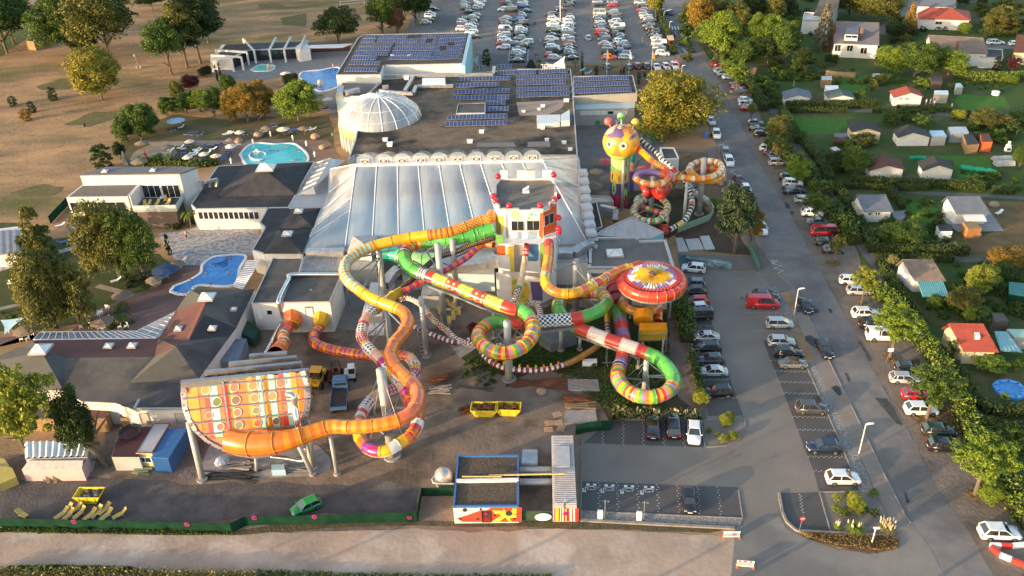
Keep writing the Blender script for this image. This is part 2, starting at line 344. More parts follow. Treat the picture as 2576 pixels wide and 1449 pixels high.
lot=PL('23',[1610,1240,2400,1262,2549,1290])+PL('34',[100,90,170,200,250,0][2:4]+[310,560,690,1449])+PL('44',[940,610,1080,620,1300,1020,1260,1100,400,1040,200,1000,-100,900])+PL('43',[2240,890,2160,985,640,910,650,60])+PL('33',[930,1310,1880,1320,1850,1000,1790,700,1700,330,1600,0])
PA('car_lot',lot,m_lot,2*Z)
PA('junction',PL('43',[2230,880,2150,985,2150,1130,2100,1620])+PL('44',[1900,1700,1600,1140,1430,930,1400,900,1310,1060,1300,1170,1100,1230,700,1190,400,1080,200,980,130,850]),m_asph2,4*Z)
PA('verge_mud',PL('44',[330,1020,1245,1060,1310,1100,1300,1180,1190,1210,1000,1230,700,1160,400,1080]),mat('brown_verge',(.14,.09,.05),.74,1.,ro=.95,bu=.7),5*Z,.12,SD=15)
def stalls(name,poly):PA(name,poly,m_stall,3*Z)
stalls('charging_stalls',PL('43',[650,515,2190,575,2232,880,640,810]))
stalls('upper_stalls',PL('33',[935,1312,1850,1322])+PL('43',[1860,180,655,140]))
stalls('west_stalls',PL('33',[1590,-30,1850,-20,1925,330,2030,640,2130,960,2238,1262,1890,1262,1840,1000,1790,700,1700,330]))
stalls('east_stalls',PL('J',[760,0,835,182,903,355,972,541,1048,743,1135,967,1180,1130,1505,1125,1380,830,1245,515,1090,165,1040,60,1000,-60,740,-60]))
stalls('corner_stalls',PL('J',[864,1140,1180,1132,1270,1449,1000,1435,925,1370,890,1290]))
PA('chippings_strip',PL('43',[640,812,2232,882,2198,950,632,902]),m_chip,4*Z)
PA('chippings_verge',PL('J',[1085,150,1130,100,1180,180,1300,420,1460,760,1610,1128,1505,1128,1380,830,1245,515]),m_chip,4*Z,SD=2)
PA('upper_chippings',PL('34',[20,0,100,-20,250,230,330,440,240,420,150,170]),m_chip,4*Z,SD=2)
PA('pavement',PL('34',[250,0,300,20,410,260,625,720,970,1420])+PL('44',[1160,430,1380,860,1400,920,1310,1060,1230,900,1080,612,940,290,800,0])+PL('34',[640,1100,540,870,430,620,300,300]),mat('pavement_asphalt',(.24,.205,.18),.86,.5,ro=.92),5*Z)
PA('bus_stop_pavement',PL('23',[1330,30,1850,60,1960,20,2030,300,2130,470,2280,740,2390,1010])+PL('24',[0,1120,80,1270])+PL('34',[280,10,100,60])+PL('23',[2400,1255,1620,1235,1580,1080,2300,1110,2290,980,2000,560,1800,300,1330,200]),mat('plain_pavement',(.185,.165,.15),.84,.4,ro=.92),3*Z)
PA('pine_bed',PL('23',[1640,1000,1560,900,1900,700,1960,600,2050,700,2200,900,2310,1100,1900,1060]),mat('pine_soil',(.10,.07,.048),.72,.5,ro=.95,bu=.5),4*Z,.2,SD=16)
PA('dry_bank',PL('23',[1590,70,1890,90,1910,220,2040,420,2080,560,1850,640,1700,430,1600,330]),mat('dry_bank_grass',(.19,.13,.07),.64,.5,ro=.95,bu=.5),4*Z,.2,SD=17)
PA('slide_lawn',PL('23',[1100,470,1600,440,1750,480,1900,690,1500,930,1300,830,1120,640,730,620,730,520]),mat('slide_lawn_soil',(.07,.06,.035),(.045,.05,.022),.4,ro=.95,bu=.5),4*Z,.2,SD=18)
PA('sauna_terrace',PL('13',[560,1120,1130,1090,1200,1180,1450,1420,1450,1500])+PL('23',[1600,100,1600,430,1100,470,720,620,640,600,590,-40]),mat('beach_terrace',(.22,.195,.175),.78,.4,ro=.92),3*Z)
PA('upper_car_park',PL('12',[1450,340,1750,-400])+PL('D',[1667,-60,1672,60])+PL('13',[1530,540,1640,620,1740,760,1640,690,1560,600])+PL('13',[0,640])+PL('12',[2200,640,2060,330]),m_asph,2*Z)
PA('planting_bed',PL('13',[-60,640,850,650,860,700,1640,700,1700,770,1640,1000,560,1060,0,760]),mat('bed_soil',(.16,.11,.075),.66,.5,ro=.95,bu=.4),4*Z,.2,SD=19)
for q in([0,60,350,40,420,360,340,820,-100,820],[770,240,1060,240,1030,1010,650,1000,660,640],[1690,240,2300,240,2400,1220,2060,1220,1700,1220],[1690,60,2310,60,2290,210,1690,190]):
 PA('parking_bay',PL('H',q),mat('bay_dirt',(.23,.19,.165),.81,.4,ro=.95),3*Z,.15,SD=20)
for q in([380,0,1300,0,1200,200,420,180],[370,300,1100,250,1300,1200,600,1210]):
 PA('parking_bay',PL('I',q),mat('bay_dirt',(.2,.17,.15),.85,.4),3*Z,.15,SD=21)
SR('garden_path',PL('24',[250,-250,330,40,480,270,600,450,700,640,850,850,960,1020,1080,1180,1200,1400])+PL('34',[1300,110,1440,300,1600,560,1760,740,1990,1130,2100,1270,2300,1350,2700,1380]),2.2,m_path,2*Z)
SR('garden_path',PL('24',[610,425,1200,440,1500,480,2500,530,2700,540]),1.8,m_path,3*Z)
SR('garden_path',PL('24',[1040,1125,1500,1130,2140,1150,2600,1165]),1.8,m_path,3*Z)
SR('garden_path',PL('14',[-200,1080,150,1095,800,1090,1550,1110,2000,1160,2549,1180]),2.2,m_path,2*Z)
SR('garden_path',PL('24',[250,-250])+PL('14',[60,1100]),2.2,m_path,3*Z)
SR('residential_street',PL('14',[1100,330,1400,150,1600,-200]),5,m_asph,2*Z)
SR('residential_street',PL('14',[2050,470,2420,450,2800,430]),6,m_asph,2*Z)
for i,q in EN(([1910,930,2350,960,2420,1060,2150,1110,1950,1090,1860,1000],[200,1160,800,1160,800,1250,700,1320,450,1330,330,1400,240,1250],[50,150,360,150,350,220,60,200],[670,760,1000,740,1010,850,900,960,700,860])):
 PA('garden_lawn',PL('14',q),m_lawn,3*Z,.15,SD=30+i)
for i,q in EN(([1350,110,2200,120,2250,330,1900,340,1850,160,1400,130],[1350,580,1560,580,1700,640,1650,860,1500,850,1450,700])):
 PA('garden_lawn',PL('24',q),m_lawn,3*Z,.15,SD=40+i)
for i,q in EN(([1500,180,1900,200,2050,330,1700,380,1500,260],[2090,130,2300,60,2450,330,2250,200],[1950,820,2700,800,2700,1160,2300,1180,2150,1100,2050,950])):
 PA('garden_lawn',PL('34',q),m_lawn2,3*Z,.15,SD=50+i)
PA('dry_plot',PL('24',[2150,560,2510,570,2600,600,2700,1100,2000,1060,1950,930,2200,880,2350,860,2140,640]),mat('dry_plot_grass',(.17,.12,.06),.65,.4,ro=.95,bu=.4),3*Z,.2,SD=60)
PA('house_terrace',PL('24',[1960,560,2140,560,2350,860,1900,870,1750,750,1760,600]),mat('grey_slabs',(.25,.25,.26),.80,.5),4*Z)
PA('house_terrace',PL('24',[900,590,1150,680,1400,650,1350,780,1230,790,1130,720]),mat('grey_slabs',(.25,.25,.26)),4*Z)
PA('green_field',PL('11',[340,200,520,160,480,340,300,350,0,560,-100,400]),mat('green_field_grass',(.09,.12,.03),(.06,.09,.025),.3,ro=.95),Z,.4,SD=70)
PA('sand_track',PL('11',[230,-200,500,-150,470,80,390,150,330,60]),m_sand,2*Z,.3,SD=71)
for i,q in EN(([370,850,600,780,740,800,700,880,430,885],[620,1230,900,1110,1190,1090,1180,1160,900,1250])):
 PA('green_turf',PL('11',q),mat('turf_green',(.10,.10,.035),(.16,.13,.06),.4,ro=.95),Z,.5,SD=80+i)
for i,q in EN(([0,40,200,30,280,70,30,90],[220,180,480,130,470,260,250,250])):
 PA('green_turf',PL('12',q),mat('turf_green',(.10,.10,.035)),Z,.5,SD=84+i)
PA('green_turf',PL('21',[90,480,400,400,650,420,560,500,200,520]),mat('turf_green',(.1,.1,.03)),Z,.5,SD=88)
for i,(k,q)in EN((('34',[385,480,440,465,490,500,500,560,480,590,430,560,390,520]),('34',[645,985,690,962,730,980,752,1050,730,1068,690,1040]),('34',[775,840,800,840,835,920,815,932]),
('34',[910,530,935,530,1045,720,1020,725]),('34',[1075,1085,1190,1095,1260,1180,1345,1360,1290,1340,1190,1220]),('44',[1360,630,1385,640,1418,730,1395,735]),('24',[180,570,240,600,240,640,200,640]),
('34',[300,180,350,185,350,240,310,240]),('34',[470,215,520,210,530,245,480,250]),('34',[610,205,650,210,660,250,630,245]),('24',[240,660,275,665,270,705,245,700]))):
 PA('tar_patch',PL(k,q),m_patch,6*Z,.05,SD=i)
for k,x,y,r in(('34',1060,1037,.45),('24',380,1175,.4),('44',1160,1430,.45),('33',2228,100,.4),('23',2175,1157,.4)):
 mb=MB();c=P(k,x,y);mb.lz([(r,.02),(r,.045),(r*.8,.045),(r*.8,.035),(.001,.035)],(c.x,c.y,0),20)
 tag(mb.bd('drain_cover',mat('iron',(.12,.10,.09),.81,3,ro=.6)),{'34':'round iron drain cover in the middle of the lower street','24':'round iron drain cover on the street beside the zigzag line','44':'round drain cover on the junction at the bottom edge','33':'round drain cover on the grey paving of the car lot','23':'round drain cover behind the welcome banner'}[k],'drain cover')
def kerb(pts,w=.14,h=.12,nm='kerb'):SR(nm,pts,w,m_kerb,.0,h=h)
kerb(st_left[10:-2]);kerb(PL('43',[650,60,635,905]));kerb(PL('43',[632,907,2150,985]),.35,.25,'low_wall')
kerb(PL('43',[2190,605,2232,882,2200,950]));kerb(PL('43',[640,812,2232,882]))
kerb(PL('J',[864,1140,890,1290,925,1370,1000,1435])+PL('44',[330,1012,1245,1060]),.3,.25,'low_wall')
kerb(PL('J',[1180,1132,1505,1127]));kerb(PL('J',[1182,1134,1271,1449]));kerb(PL('J',[1087,160,1245,515,1380,830,1503,1125]))
kerb(PL('J',[255,572,585,535,600,600,590,680,540,730,450,770,285,781]));kerb(PL('J',[283,779,256,573]));kerb(PL('J',[-340,560,255,572]))
def mark(k,q,w=.12,z=6.5*Z,nm='road_marking'):SR(nm,PL(k,q),w,m_white,z)
for i in RG(6):
 a=2055+i*62
 PA('crosswalk_stripe',PL('I',[a,545,a+30,545,a+52,610,a+22,610]),m_white,6*Z)
mark('24',[45,1150,115,1150,60,1185,160,1205,80,1230,175,1255,120,1275],.13)
mark('23',[1990,22,2050,0],.13);mark('23',[2100,258,2160,258,2110,280,2165,300,2130,330],.13);mark('23',[2549,1150,2510,1150,2549,1190],.13)
mark('13',[1335,598,1475,597],.12);mark('13',[1300,0,1310,20],.1)
for q in([975,1015,955,1270],[1355,1010,1345,1250]):mark('H',q,.14,4*Z,'bay_line')
m_stud=mat('pale_stud',(.42,.40,.38))
def studs(k,x0,y0,x1,y1,n=11):
 a=P(k,x0,y0);b=P(k,x1,y1);mb=MB();d=(b-a).normalized();s=VV((-d.y,d.x,0))
 for i in RG(n+1):
  c=a.lerp(b,i/n)+s*(.09 if i%2 else-.09)
  mb.box(c.x-.07,c.x+.07,c.y-.07,c.y+.07,0,4*Z)
 tag(mb.bd('stall_marking',m_stud),kind='structure')
for xa,ya,xb,yb in((815,530,818,815),(995,530,1002,825),(1195,538,1206,832),(1390,548,1404,840),(1588,558,1610,850),(1785,568,1815,862),(1985,575,2022,870)):studs('43',xa,ya,xb,yb)
for xa,ya,xb,yb in((855,-60,850,145),(1055,-60,1050,150),(1250,-60,1250,152),(1452,-60,1455,158),(1645,-60,1655,165)):studs('43',xa,ya,xb,yb)
for ya,xa,xb in((98,800,1060),(182,835,1095),(268,870,1130),(355,903,1165),(541,972,1240),(642,1010,1290),(853,1092,1380),(967,1135,1430)):studs('J',xa,ya,xb,ya+6,14)
for k,a in(('33',(1710,370,1940,372)),('33',(1850,905,2090,903)),('33',(1870,1085,2170,1082)),('33',(1750,640,2010,640)),('J',(1030,1150,1050,1290)),('34',(-200,240,120,245)),('34',(-130,420,180,424))):studs(k,*a)
for i,(ox,oy)in EN(((0,0),(180,8),(373,16),(570,25))):
 mb=MB()
 def seg(pts,w=.09):
  pts=[P('43',ox+x,oy+y)for x,y in pts]
  for a,b in zip(pts,pts[1:]):
   d=(b-a).normalized();s=VV((-d.y,d.x,0))*w/2;a=a-d*w/2;b=b+d*w/2
   mb.add([(q.x,q.y,6.5*Z)for q in(a+s,a-s,b-s,b+s)],[(0,1,2,3)])
 seg([(697,568),(780,568),(780,590),(765,605),(712,605),(697,588),(697,568)],.14);seg([(715,602),(762,602)],.2);seg([(705,550),(705,565)],.4);seg([(772,553),(772,568)],.4)
 seg([(697,572),(680,570),(682,590),(668,594),(668,612)],.13);seg([(668,598),(668,612)],.42)
 tag(mb.bd('charging_bay_marking',m_white),kind='structure')
def painted_word(text,pos,rz,size,sx=1.,nm='painted_word',material=None,z=6.5*Z):
 cu=bpy.data.curves.new(nm,'FONT');cu.body=text;cu.size=size;cu.extrude=.001;cu.resolution_u=2;cu.align_x='CENTER'
 to=bpy.data.objects.new('tmp',cu);COL.objects.link(to);dg=bpy.context.evaluated_depsgraph_get();me=bpy.data.meshes.new_from_object(to.evaluated_get(dg))
 bpy.data.objects.remove(to);o=bpy.data.objects.new(nm,me);COL.objects.link(o);me.materials.clear();me.materials.append(material or m_white)
 o.location=(pos.x,pos.y,pos.z if pos.z else z);o.rotation_euler=(0,0,rz);o.scale=(sx,1,1);return o
w=painted_word('BUS',P('I',2312,985),R(100),2.,3.1);tag(w,kind='structure')
mark('I',[2200,1000,2215,1040],.15);mark('I',[2225,1040,2240,1080],.15);mark('I',[2245,1080,2255,1120],.15);mark('I',[2120,650,2150,650,2140,690,2175,700,2165,735,2200,745],.15)
# BUILDINGS
mL=mat('white_render',(.68,.66,.63),.89,.7,ro=.85)
m_wallg=mat('grey_render',(.42,.41,.40),.80,.6,ro=.85)
mT=mat('light_metal_trim',(.50,.49,.48),.84,1,ro=.45,metal=.3)
mS=mat('galvanised_steel',(.36,.37,.385),.75,1.2,ro=.45,metal=.55)
m_duct=mat('duct_metal',(.55,.54,.53),.65,.9,ro=.38,metal=.6)
m_shiny=mat('polished_duct',(.78,.77,.75),.77,2,ro=.18,metal=.9)
mB=mat('black_bitumen',(.040,.040,.044),(.058,.056,.058),.6,ro=.8,c3=(.075,.07,.068),scale3=.2,f=.35)
mD=mat('dark_roof_felt',(.085,.083,.078),(.11,.105,.10),.5,ro=.9,c3=(.065,.062,.062),scale3=.2,f=.45)
m_redroof=mat('reddish_felt',(.145,.072,.066),.85,.5,ro=.9,c3=(.09,.06,.058),scale3=.2,f=.4)
m_brownroof=mat('mossy_gravel_roof',(.12,.09,.064),(.20,.15,.105),.3,ro=.95,c3=(.04,.036,.032),scale3=.08,f=.47,bu=.5,detail=9)
mR=mat('grey_gravel_roof',(.185,.175,.16),.70,2.5,ro=.95,bu=.7,c3=(.22,.20,.175),scale3=.1,f=.45)
m_barkroof=mat('brown_gravel_roof',(.135,.105,.08),.58,2.6,ro=.95,bu=.9,bscale=7)
mG=mat('dark_window_glass',(.015,.018,.02),(.03,.033,.036),.6,ro=.06,spec=.9)
mO=mat('timber',(.30,.20,.11),.71,1.5,ro=.8,ST=(.3,3,1))
mK=mat('dark_timber',(.07,.055,.045),(.11,.09,.075),1.,ro=.85,ST=(.3,3,1))
m_pv=mat('solar_cells',(.028,.042,.115),(.04,.058,.15),.8,ro=.12,spec=.8,coat=.6)
m_pvf=mat('solar_frame',(.62,.63,.66),.80,1,ro=.4,metal=.6)
m_blue=paint('blue_paint',(.045,.16,.42),.5)
m_yel=mat('yellow_paint',(.75,.53,.05),.78,1,ro=.5)
m_org=paint('orange_paint',(.80,.13,.03),.5)
m_redp=paint('red_paint',(.62,.03,.03),.45)
m_green=paint('green_paint',(.10,.38,.08),.5)
mW=mat('white_gloss',(.80,.80,.79),.90,1,ro=.35)
def lin(a,b,t):return a.lerp(b,t)
def bld(name,label,cat,roof,h,wall=None,roofm=None,rim=.25,rimh=.3,rimm=None,z0=0,group=None):
 c=sum(roof,VV((0,0,0)))/len(roof);t=Thg(name,label,cat,(c.x,c.y,z0),group=group)
 MB().pz(roof,z0,h-.02).bd('wall',wall or mL,t)
 MB().pz(roof,h-.02,h+.06,bottom=False).bd('roof',roofm or mR,t)
 if rim:
  mb=MB();n=len(roof)
  A=sum(roof[i].x*roof[(i+1)%n].y-roof[(i+1)%n].x*roof[i].y for i in RG(n));sg=1 if A>0 else-1
  for i in RG(n):
   a=roof[i];b=roof[(i+1)%n];d=(b-a);d.z=0;d.normalize();s=VV((-d.y,d.x,0))*sg*(rim/2-.03)
   aa=a+s-d*.03*sg;bb=b+s-d*rim
   mb.be((aa.x,aa.y,h+rimh/2+.003*i),(bb.x,bb.y,h+rimh/2+.003*i),rim,rimh)
  mb.bd('parapet',rimm or mT,t)
 return t
def boxm(c,sx,sy,sz,rz=.0):
 ca,sa=cos(rz),sin(rz);pts=[(c[0]+x*ca-y*sa,c[1]+x*sa+y*ca)for x,y in((-sx/2,-sy/2),(sx/2,-sy/2),(sx/2,sy/2),(-sx/2,sy/2))]
 mb=MB();mb.pz(pts,c[2],c[2]+sz);return mb
def sm(name,mb,m,label,cat,loc=None,group=None,smooth=False):
 if loc is None:
  v=np.array(mb.v);loc=(float(v[:,0].mean()),float(v[:,1].mean()),float(v[:,2].min()))
 o=mb.bd(name,m,None,smooth,loc=loc);return tag(o,label,cat,group)
def wallrect(A,B,k,x0,y0,x1,y1):
 d=(B-A);d.z=0;L=d.length;d.normalize()
 q=[onwall(A,B,k,x,y)for x,y in((x0,y0),(x1,y0),(x0,y1),(x1,y1))]
 ts=[(p-A).dot(d)for p in q];zs=[p.z for p in q]
 return d,(ts[0]+ts[2])/2,(ts[1]+ts[3])/2,(zs[2]+zs[3])/2,(zs[0]+zs[1])/2
def wn(A,B):
 d=(B-A).normalized();n=VV((d.y,-d.x,0))
 if n.dot(VV((-A.x,-A.y,0)))<0:n=-n
 return n
def win(parent,A,B,k,x0,y0,x1,y1,name='window',fm=None,gm=None,bars=1,out=.05):
 d,t0,t1,z0,z1=wallrect(A,B,k,x0,y0,x1,y1);n=wn(A,B);A0=VV((A.x,A.y,0))
 def q(t,z,o):p=A0+d*t+n*o;return(p.x,p.y,z)
 f=MB();w=.08
 for a,b in(((t0,z0),(t1,z0)),((t0,z1),(t1,z1)),((t0,z0),(t0,z1)),((t1,z0),(t1,z1))):
  f.be(q(a[0],a[1],out),q(b[0],b[1],out),.1,w,upv=n)
 for i in RG(1,bars+1):
  t=t0+(t1-t0)*i/(bars+1);f.be(q(t,z0,out),q(t,z1,out),.08,.06,upv=n)
 fo=f.bd(name,fm or mW,parent)
 g=MB();g.add([q(t0,z0,.03),q(t1,z0,.03),q(t1,z1,.03),q(t0,z1,.03),q(t0,z0,.004),q(t1,z0,.004),q(t1,z1,.004),q(t0,z1,.004)],[(0,1,2,3),(0,4,5,1),(1,5,6,2),(2,6,7,3),(3,7,4,0)])
 g.bd('pane',gm or mG,fo);return fo
def panel(parent,A,B,k,pts,m,name='painted_patch',off=.03,zoff=.0):
 n=wn(A,B);q=[onwall(A,B,k,x,y,off)for x,y in pts];b=[p-n*(off-.004)for p in q];c=len(q)
 mb=MB();mb.add([p for p in q]+[p for p in b],[tuple(RG(c))]+[(i,c+i,c+(i+1)%c,(i+1)%c)for i in RG(c)])
 return mb.bd(name,m,parent)
def FR(t,faces,m,name='roof_slope',thick=.15):
 for q,mm in faces:
  mb=MB();n=len(q);nv=(q[1]-q[0]).cross(q[2]-q[0]).normalized()
  if nv.z<0:q=list(reversed(q));nv=-nv
  mb.add([p for p in q]+[tuple(p-VV((0,0,thick)))for p in q],[tuple(RG(n)),tuple(n+i for i in reversed(RG(n)))]+[(i,n+i,n+(i+1)%n,(i+1)%n)for i in RG(n)])
  mb.bd(name,mm or m,t)
mF=bpy.data.materials.new('foil');mF.use_nodes=True
def foil(name,a,b,stripes=True):
 m=bpy.data.materials.new(name);m.use_nodes=True;n=m.node_tree.nodes;l=m.node_tree.links;p=n['Principled BSDF']
 g=n.new('ShaderNodeNewGeometry');mp=n.new('ShaderNodeMapping');dv(mp.inputs['Scale'],(.5,.09,.15));dv(mp.inputs['Rotation'],(0,0,R(2)));l.new(g.outputs['Position'],mp.inputs[0])
 t=n.new('ShaderNodeTexNoise');dv(t.inputs['Scale'],1.2);dv(t.inputs['Detail'],5);l.new(mp.outputs[0],t.inputs['Vector'])
 cr=n.new('ShaderNodeValToRGB');cr.color_ramp.elements[0].position=.36;cr.color_ramp.elements[1].position=.66
 cr.color_ramp.elements[0].color=(*a,1);cr.color_ramp.elements[1].color=(*b,1);l.new(t.outputs['Fac'],cr.inputs[0]);l.new(cr.outputs[0],p.inputs['Base Color'])
 dv(p.inputs['Roughness'],.22);dv(p.inputs['Specular IOR Level'],.6);dv(p.inputs['Coat Weight'],.5);dv(p.inputs['Coat Roughness'],.15)
 tr=n.new('ShaderNodeBsdfTransparent');mx=n.new('ShaderNodeMixShader');dv(mx.inputs[0],.42);l.new(p.outputs[0],mx.inputs[1]);l.new(tr.outputs[0],mx.inputs[2])
 l.new(mx.outputs[0],n['Material Output'].inputs[0]);MATS[name]=m;return m
mF=foil('translucent_foil',(.30,.37,.46),(.40,.47,.55));m_foilw=foil('white_foil',(.46,.48,.52),(.62,.62,.63))
hall=Thg('slide_hall','large indoor pool hall under a translucent white foil roof','hall',P('D',1120,620,0))
EH,RH=4.5,12.5
fl=P('D',768,634,EH);fr=P('23',693,962,EH);rl=P('22',968,200,RH);rr_=P('23',250,155,RH)
bl=P('22',712,250,EH+2.5);br=P('23',607,130,EH+2.5)
f2=P('22',860,1010,EH)
NB=9;front=[]
for i in RG(NB+1):front.append((f2.lerp(fr,i/NB)if i else f2,rl.lerp(rr_,i/NB)))
m_seam=mat('white_seam',(.78,.78,.78),.90,1,ro=.4)
def bay(a0,a1,b0,b1,nm,m,bulge=.5,n=6,mm=8):
 mb=MB();nv=(a1-a0).cross(b0-a0).normalized()
 if nv.z<0:nv=-nv
 vs=[]
 for j in RG(mm+1):
  for i in RG(n+1):
   u,v=i/n,j/mm;p=a0.lerp(a1,u).lerp(b0.lerp(b1,u),v);vs.append(p+nv*bulge*sin(pi*u)*(sin(pi*min(1,v*1.))**.4 if 0<v<1 else 0))
 mb.add(vs,[(j*(n+1)+i,j*(n+1)+i+1,(j+1)*(n+1)+i+1,(j+1)*(n+1)+i)for j in RG(mm)for i in RG(n)])
 return mb.bd(nm,m,hall,True)
for i in RG(NB-1):
 bay(front[i][0],front[i+1][0],front[i][1],front[i+1][1],'roof_bay',mF)
bay(front[NB-1][0],fr,front[NB-1][1],rr_,'roof_bay',mF)
for i in RG(NB+1):
 MB().tu([front[i][0]+VV((0,0,.1)),front[i][1]+VV((0,0,.1))],.09,6).bd('roof_seam',m_seam,hall)
le=[f2,fl,P('22',505,920,EH+.2),P('22',555,830,EH+.5),P('22',640,650,EH+1),P('22',700,480,EH+1.6),bl]
tops=[rl,front[0][0].lerp(rl,.22),front[0][0].lerp(rl,.42),front[0][0].lerp(rl,.58),front[0][0].lerp(rl,.75),front[0][0].lerp(rl,.9),rl]
mb=MB();mb.add([f2,fl,tuple(f2.lerp(rl,.25))],[(0,1,2)])
for i in RG(1,6):
 a0,a1=le[i],le[i+1];b0,b1=tops[i],tops[i+1]
 bay(a0,a1,b0,b1,'hip_cushion',m_foilw if i>2 else mF,.35)
 mb2=MB();mb2.tu([a1+VV((0,0,.1)),b1+VV((0,0,.1))],.08,6);mb2.bd('roof_seam',m_seam,hall)
mb.bd('hip_cushion',mF,hall)
re_=[fr,P('23',675,800,EH+.4),P('23',660,620,EH+.9),P('23',642,430,EH+1.4),P('23',625,280,EH+1.9),br]
trr=[front[NB][0].lerp(rr_,q)for q in(.0,.35,.62,.8,.93,1.)]
for i in RG(5):
 bay(re_[i],re_[i+1],trr[i],trr[i+1],'hip_cushion',mF,.3)
 mb2=MB();mb2.tu([re_[i+1]+VV((0,0,.1)),trr[i+1]+VV((0,0,.1))],.08,6);mb2.bd('roof_seam',m_seam,hall)
NV=10;dback=(bl-rl);dback.z=0
rb_l=P('22',1060,90,6.6);rb_r=P('23',190,45,6.6)
for i in RG(NV):
 a=rl.lerp(rr_,(i+.02)/NV);b=rl.lerp(rr_,(i+.98)/NV);c=rb_l.lerp(rb_r,(i+.02)/NV);d=rb_l.lerp(rb_r,(i+.98)/NV)
 up1=VV((0,0,1));w_=(b-a).length
 mb=MB();vs=[];n=8;back=VV(((c+d)/2-(a+b)/2));back=VV((back.x,back.y,0))
 for j in RG(9):
  v=j/8
  for q in RG(n+1):
   th=pi*q/n;u=(1-cos(th))/2;base=a.lerp(b,u).lerp(c.lerp(d,u),v)
   hh=(.7+sin(th)*1.35)*sqrt(max(0,1-v**3));vs.append((base.x,base.y,10.*(1-v)+RH*0+5.5*v+(RH-10.)*(1-v)+hh*(1 if 0<v<1 or j==0 else 0)))
 mb.add(vs,[(j*(n+1)+i2,j*(n+1)+i2+1,(j+1)*(n+1)+i2+1,(j+1)*(n+1)+i2)for j in RG(8)for i2 in RG(n)])
 mb.bd('barrel_vault',mF,hall,True)
 n0=VV(((b-a).y,-(b-a).x,0)).normalized()
 fm=MB();arc=[a+up1*.02]+[a.lerp(b,(1-cos(pi*q/8))/2)+up1*(.7+sin(pi*q/8)*1.35)for q in RG(9)]+[b+up1*.02]
 fm.add([p for p in arc],[tuple(RG(len(arc)))]);fm.bd('vault_front',mF,hall)
 if True:
  s=a.lerp(b,.28)+n0*.12;e=a.lerp(b,.72)+n0*.12
  vm_=MB();vm_.add([s+up1*.1,tuple(e+up1*.1),tuple(e+up1*.95-n0*.08),tuple(s+up1*.95-n0*.08)],[(0,1,2,3)]);vo=vm_.bd('vent',mat('vent_brown',(.14,.06,.045),(.10,.05,.04),2,ro=.7),hall)
  lm=MB()
  for p_,q_ in((s,e),(s+up1*.95,e+up1*.95),(s,s+up1*1.),(e,e+up1*1.),(s,e+up1*.95),(e,s+up1*.95),(s.lerp(e,.5),s.lerp(e,.5)+up1*.95)):
   lm.be(p_+n0*.06+up1*.08,q_+n0*.06+up1*.08,.08,.08)
  lm.bd('vent_frame',mW,vo)
MB().be(rl+VV((-.3,-.25,-.1)),rr_+VV((.3,-.25,-.1)),.7,.5).bd('ridge_gutter',mW,hall)
mb=MB()
for a,b in((fl,fr),(fr,re_[1]),(re_[1],re_[2]),(re_[2],re_[3]),(re_[3],re_[4]),(re_[4],br),(fl,le[2]),(le[2],le[3]),(le[3],le[4]),(le[4],le[5]),(le[5],bl)):
 mb.be(a-VV((0,0,.15)),b-VV((0,0,.15)),.5,.3)
 mb.add([a-VV((0,0,.3)),tuple(b-VV((0,0,.3))),(b.x,b.y,0),(a.x,a.y,0)],[(0,1,2,3)])
mb.bd('eave_wall',mT,hall)
pool_in=dp('22',.3,880,650,2250,600,2270,980,640,960)
mb=MB();mb.pz([fl,fr,br,bl],0,.25);tag(mb.bd('hall_floor',mat('hall_tiles',(.55,.55,.55),.76,.3,ro=.4)),kind='structure')
m_water=mat('pool_water',(.06,.30,.42),(.09,.38,.48),.8,ro=.06,bu=.12,bscale=2.5,spec=.8)
mb=MB();mb.pz(pool_in,.26,.34);tag(mb.bd('indoor_pool_water',mat('indoor_water',(.05,.42,.52),(.08,.5,.58),.5,ro=.1)),kind='structure')
dc=P('12',1205,1178,5.5);DR=9.9;DH=5.8
dome=Thg('glass_dome','round transparent dome with radiating white ribs over a pool','dome',(dc.x,dc.y,0))
MB().lz([(DR-.3,0),(DR-.3,3.6),(DR-.1,3.6)],(dc.x,dc.y,0),40).bd('window_wall',mat('dome_glazing',(.25,.30,.33),(.35,.38,.4),1.5,ro=.15),dome,True)
MB().lz([(DR-.1,3.6),(DR+.15,3.6),(DR+.15,5.5),(DR-.1,5.55)],(dc.x,dc.y,0),40).bd('ring_beam',mat('peach_band',(.75,.42,.18),.90,.8,ro=.7),dome,True)
dprof=[(DR*cos(pi/2*i/12)if i<12 else .9,DH*sin(pi/2*i/12))for i in RG(12)]+[(1.3,DH*.995)]
m_dglass=foil('dome_foil',(.40,.45,.50),(.62,.66,.69));m_dglass.node_tree.nodes['Mix Shader'].inputs[0].default_value=.42
NS=18
for j in RG(NS):
 a0=2*pi*j/NS;mb=MB();vs=[]
 for r_,z_ in dprof:
  for q in RG(4):
   a=a0+2*pi/NS*q/3;bl_=1+.012*sin(pi*q/3);vs.append((dc.x+r_*bl_*cos(a),dc.y+r_*bl_*sin(a),5.5+z_))
 mb.add(vs,[(i*4+q,i*4+q+1,(i+1)*4+q+1,(i+1)*4+q)for i in RG(len(dprof)-1)for q in RG(3)]);mb.bd('dome_segment',m_dglass,dome,True)
 MB().tu([(dc.x+r_*cos(a0),dc.y+r_*sin(a0),5.55+z_)for r_,z_ in dprof],.1,5).bd('rib',m_seam,dome)
mb=MB()
for zz in(3,6):
 r_,z_=dprof[zz]
 mb.tu([(dc.x+r_*cos(2*pi*i/48),dc.y+r_*sin(2*pi*i/48),5.55+z_)for i in RG(49)],.06,4)
mb.bd('ring_bar',m_seam,dome)
MB().lz([(1.5,DH-.1),(1.5,DH+.15),(.01,DH+.35)],(dc.x,dc.y,5.5),10).bd('cap',mW,dome)
mb=MB()
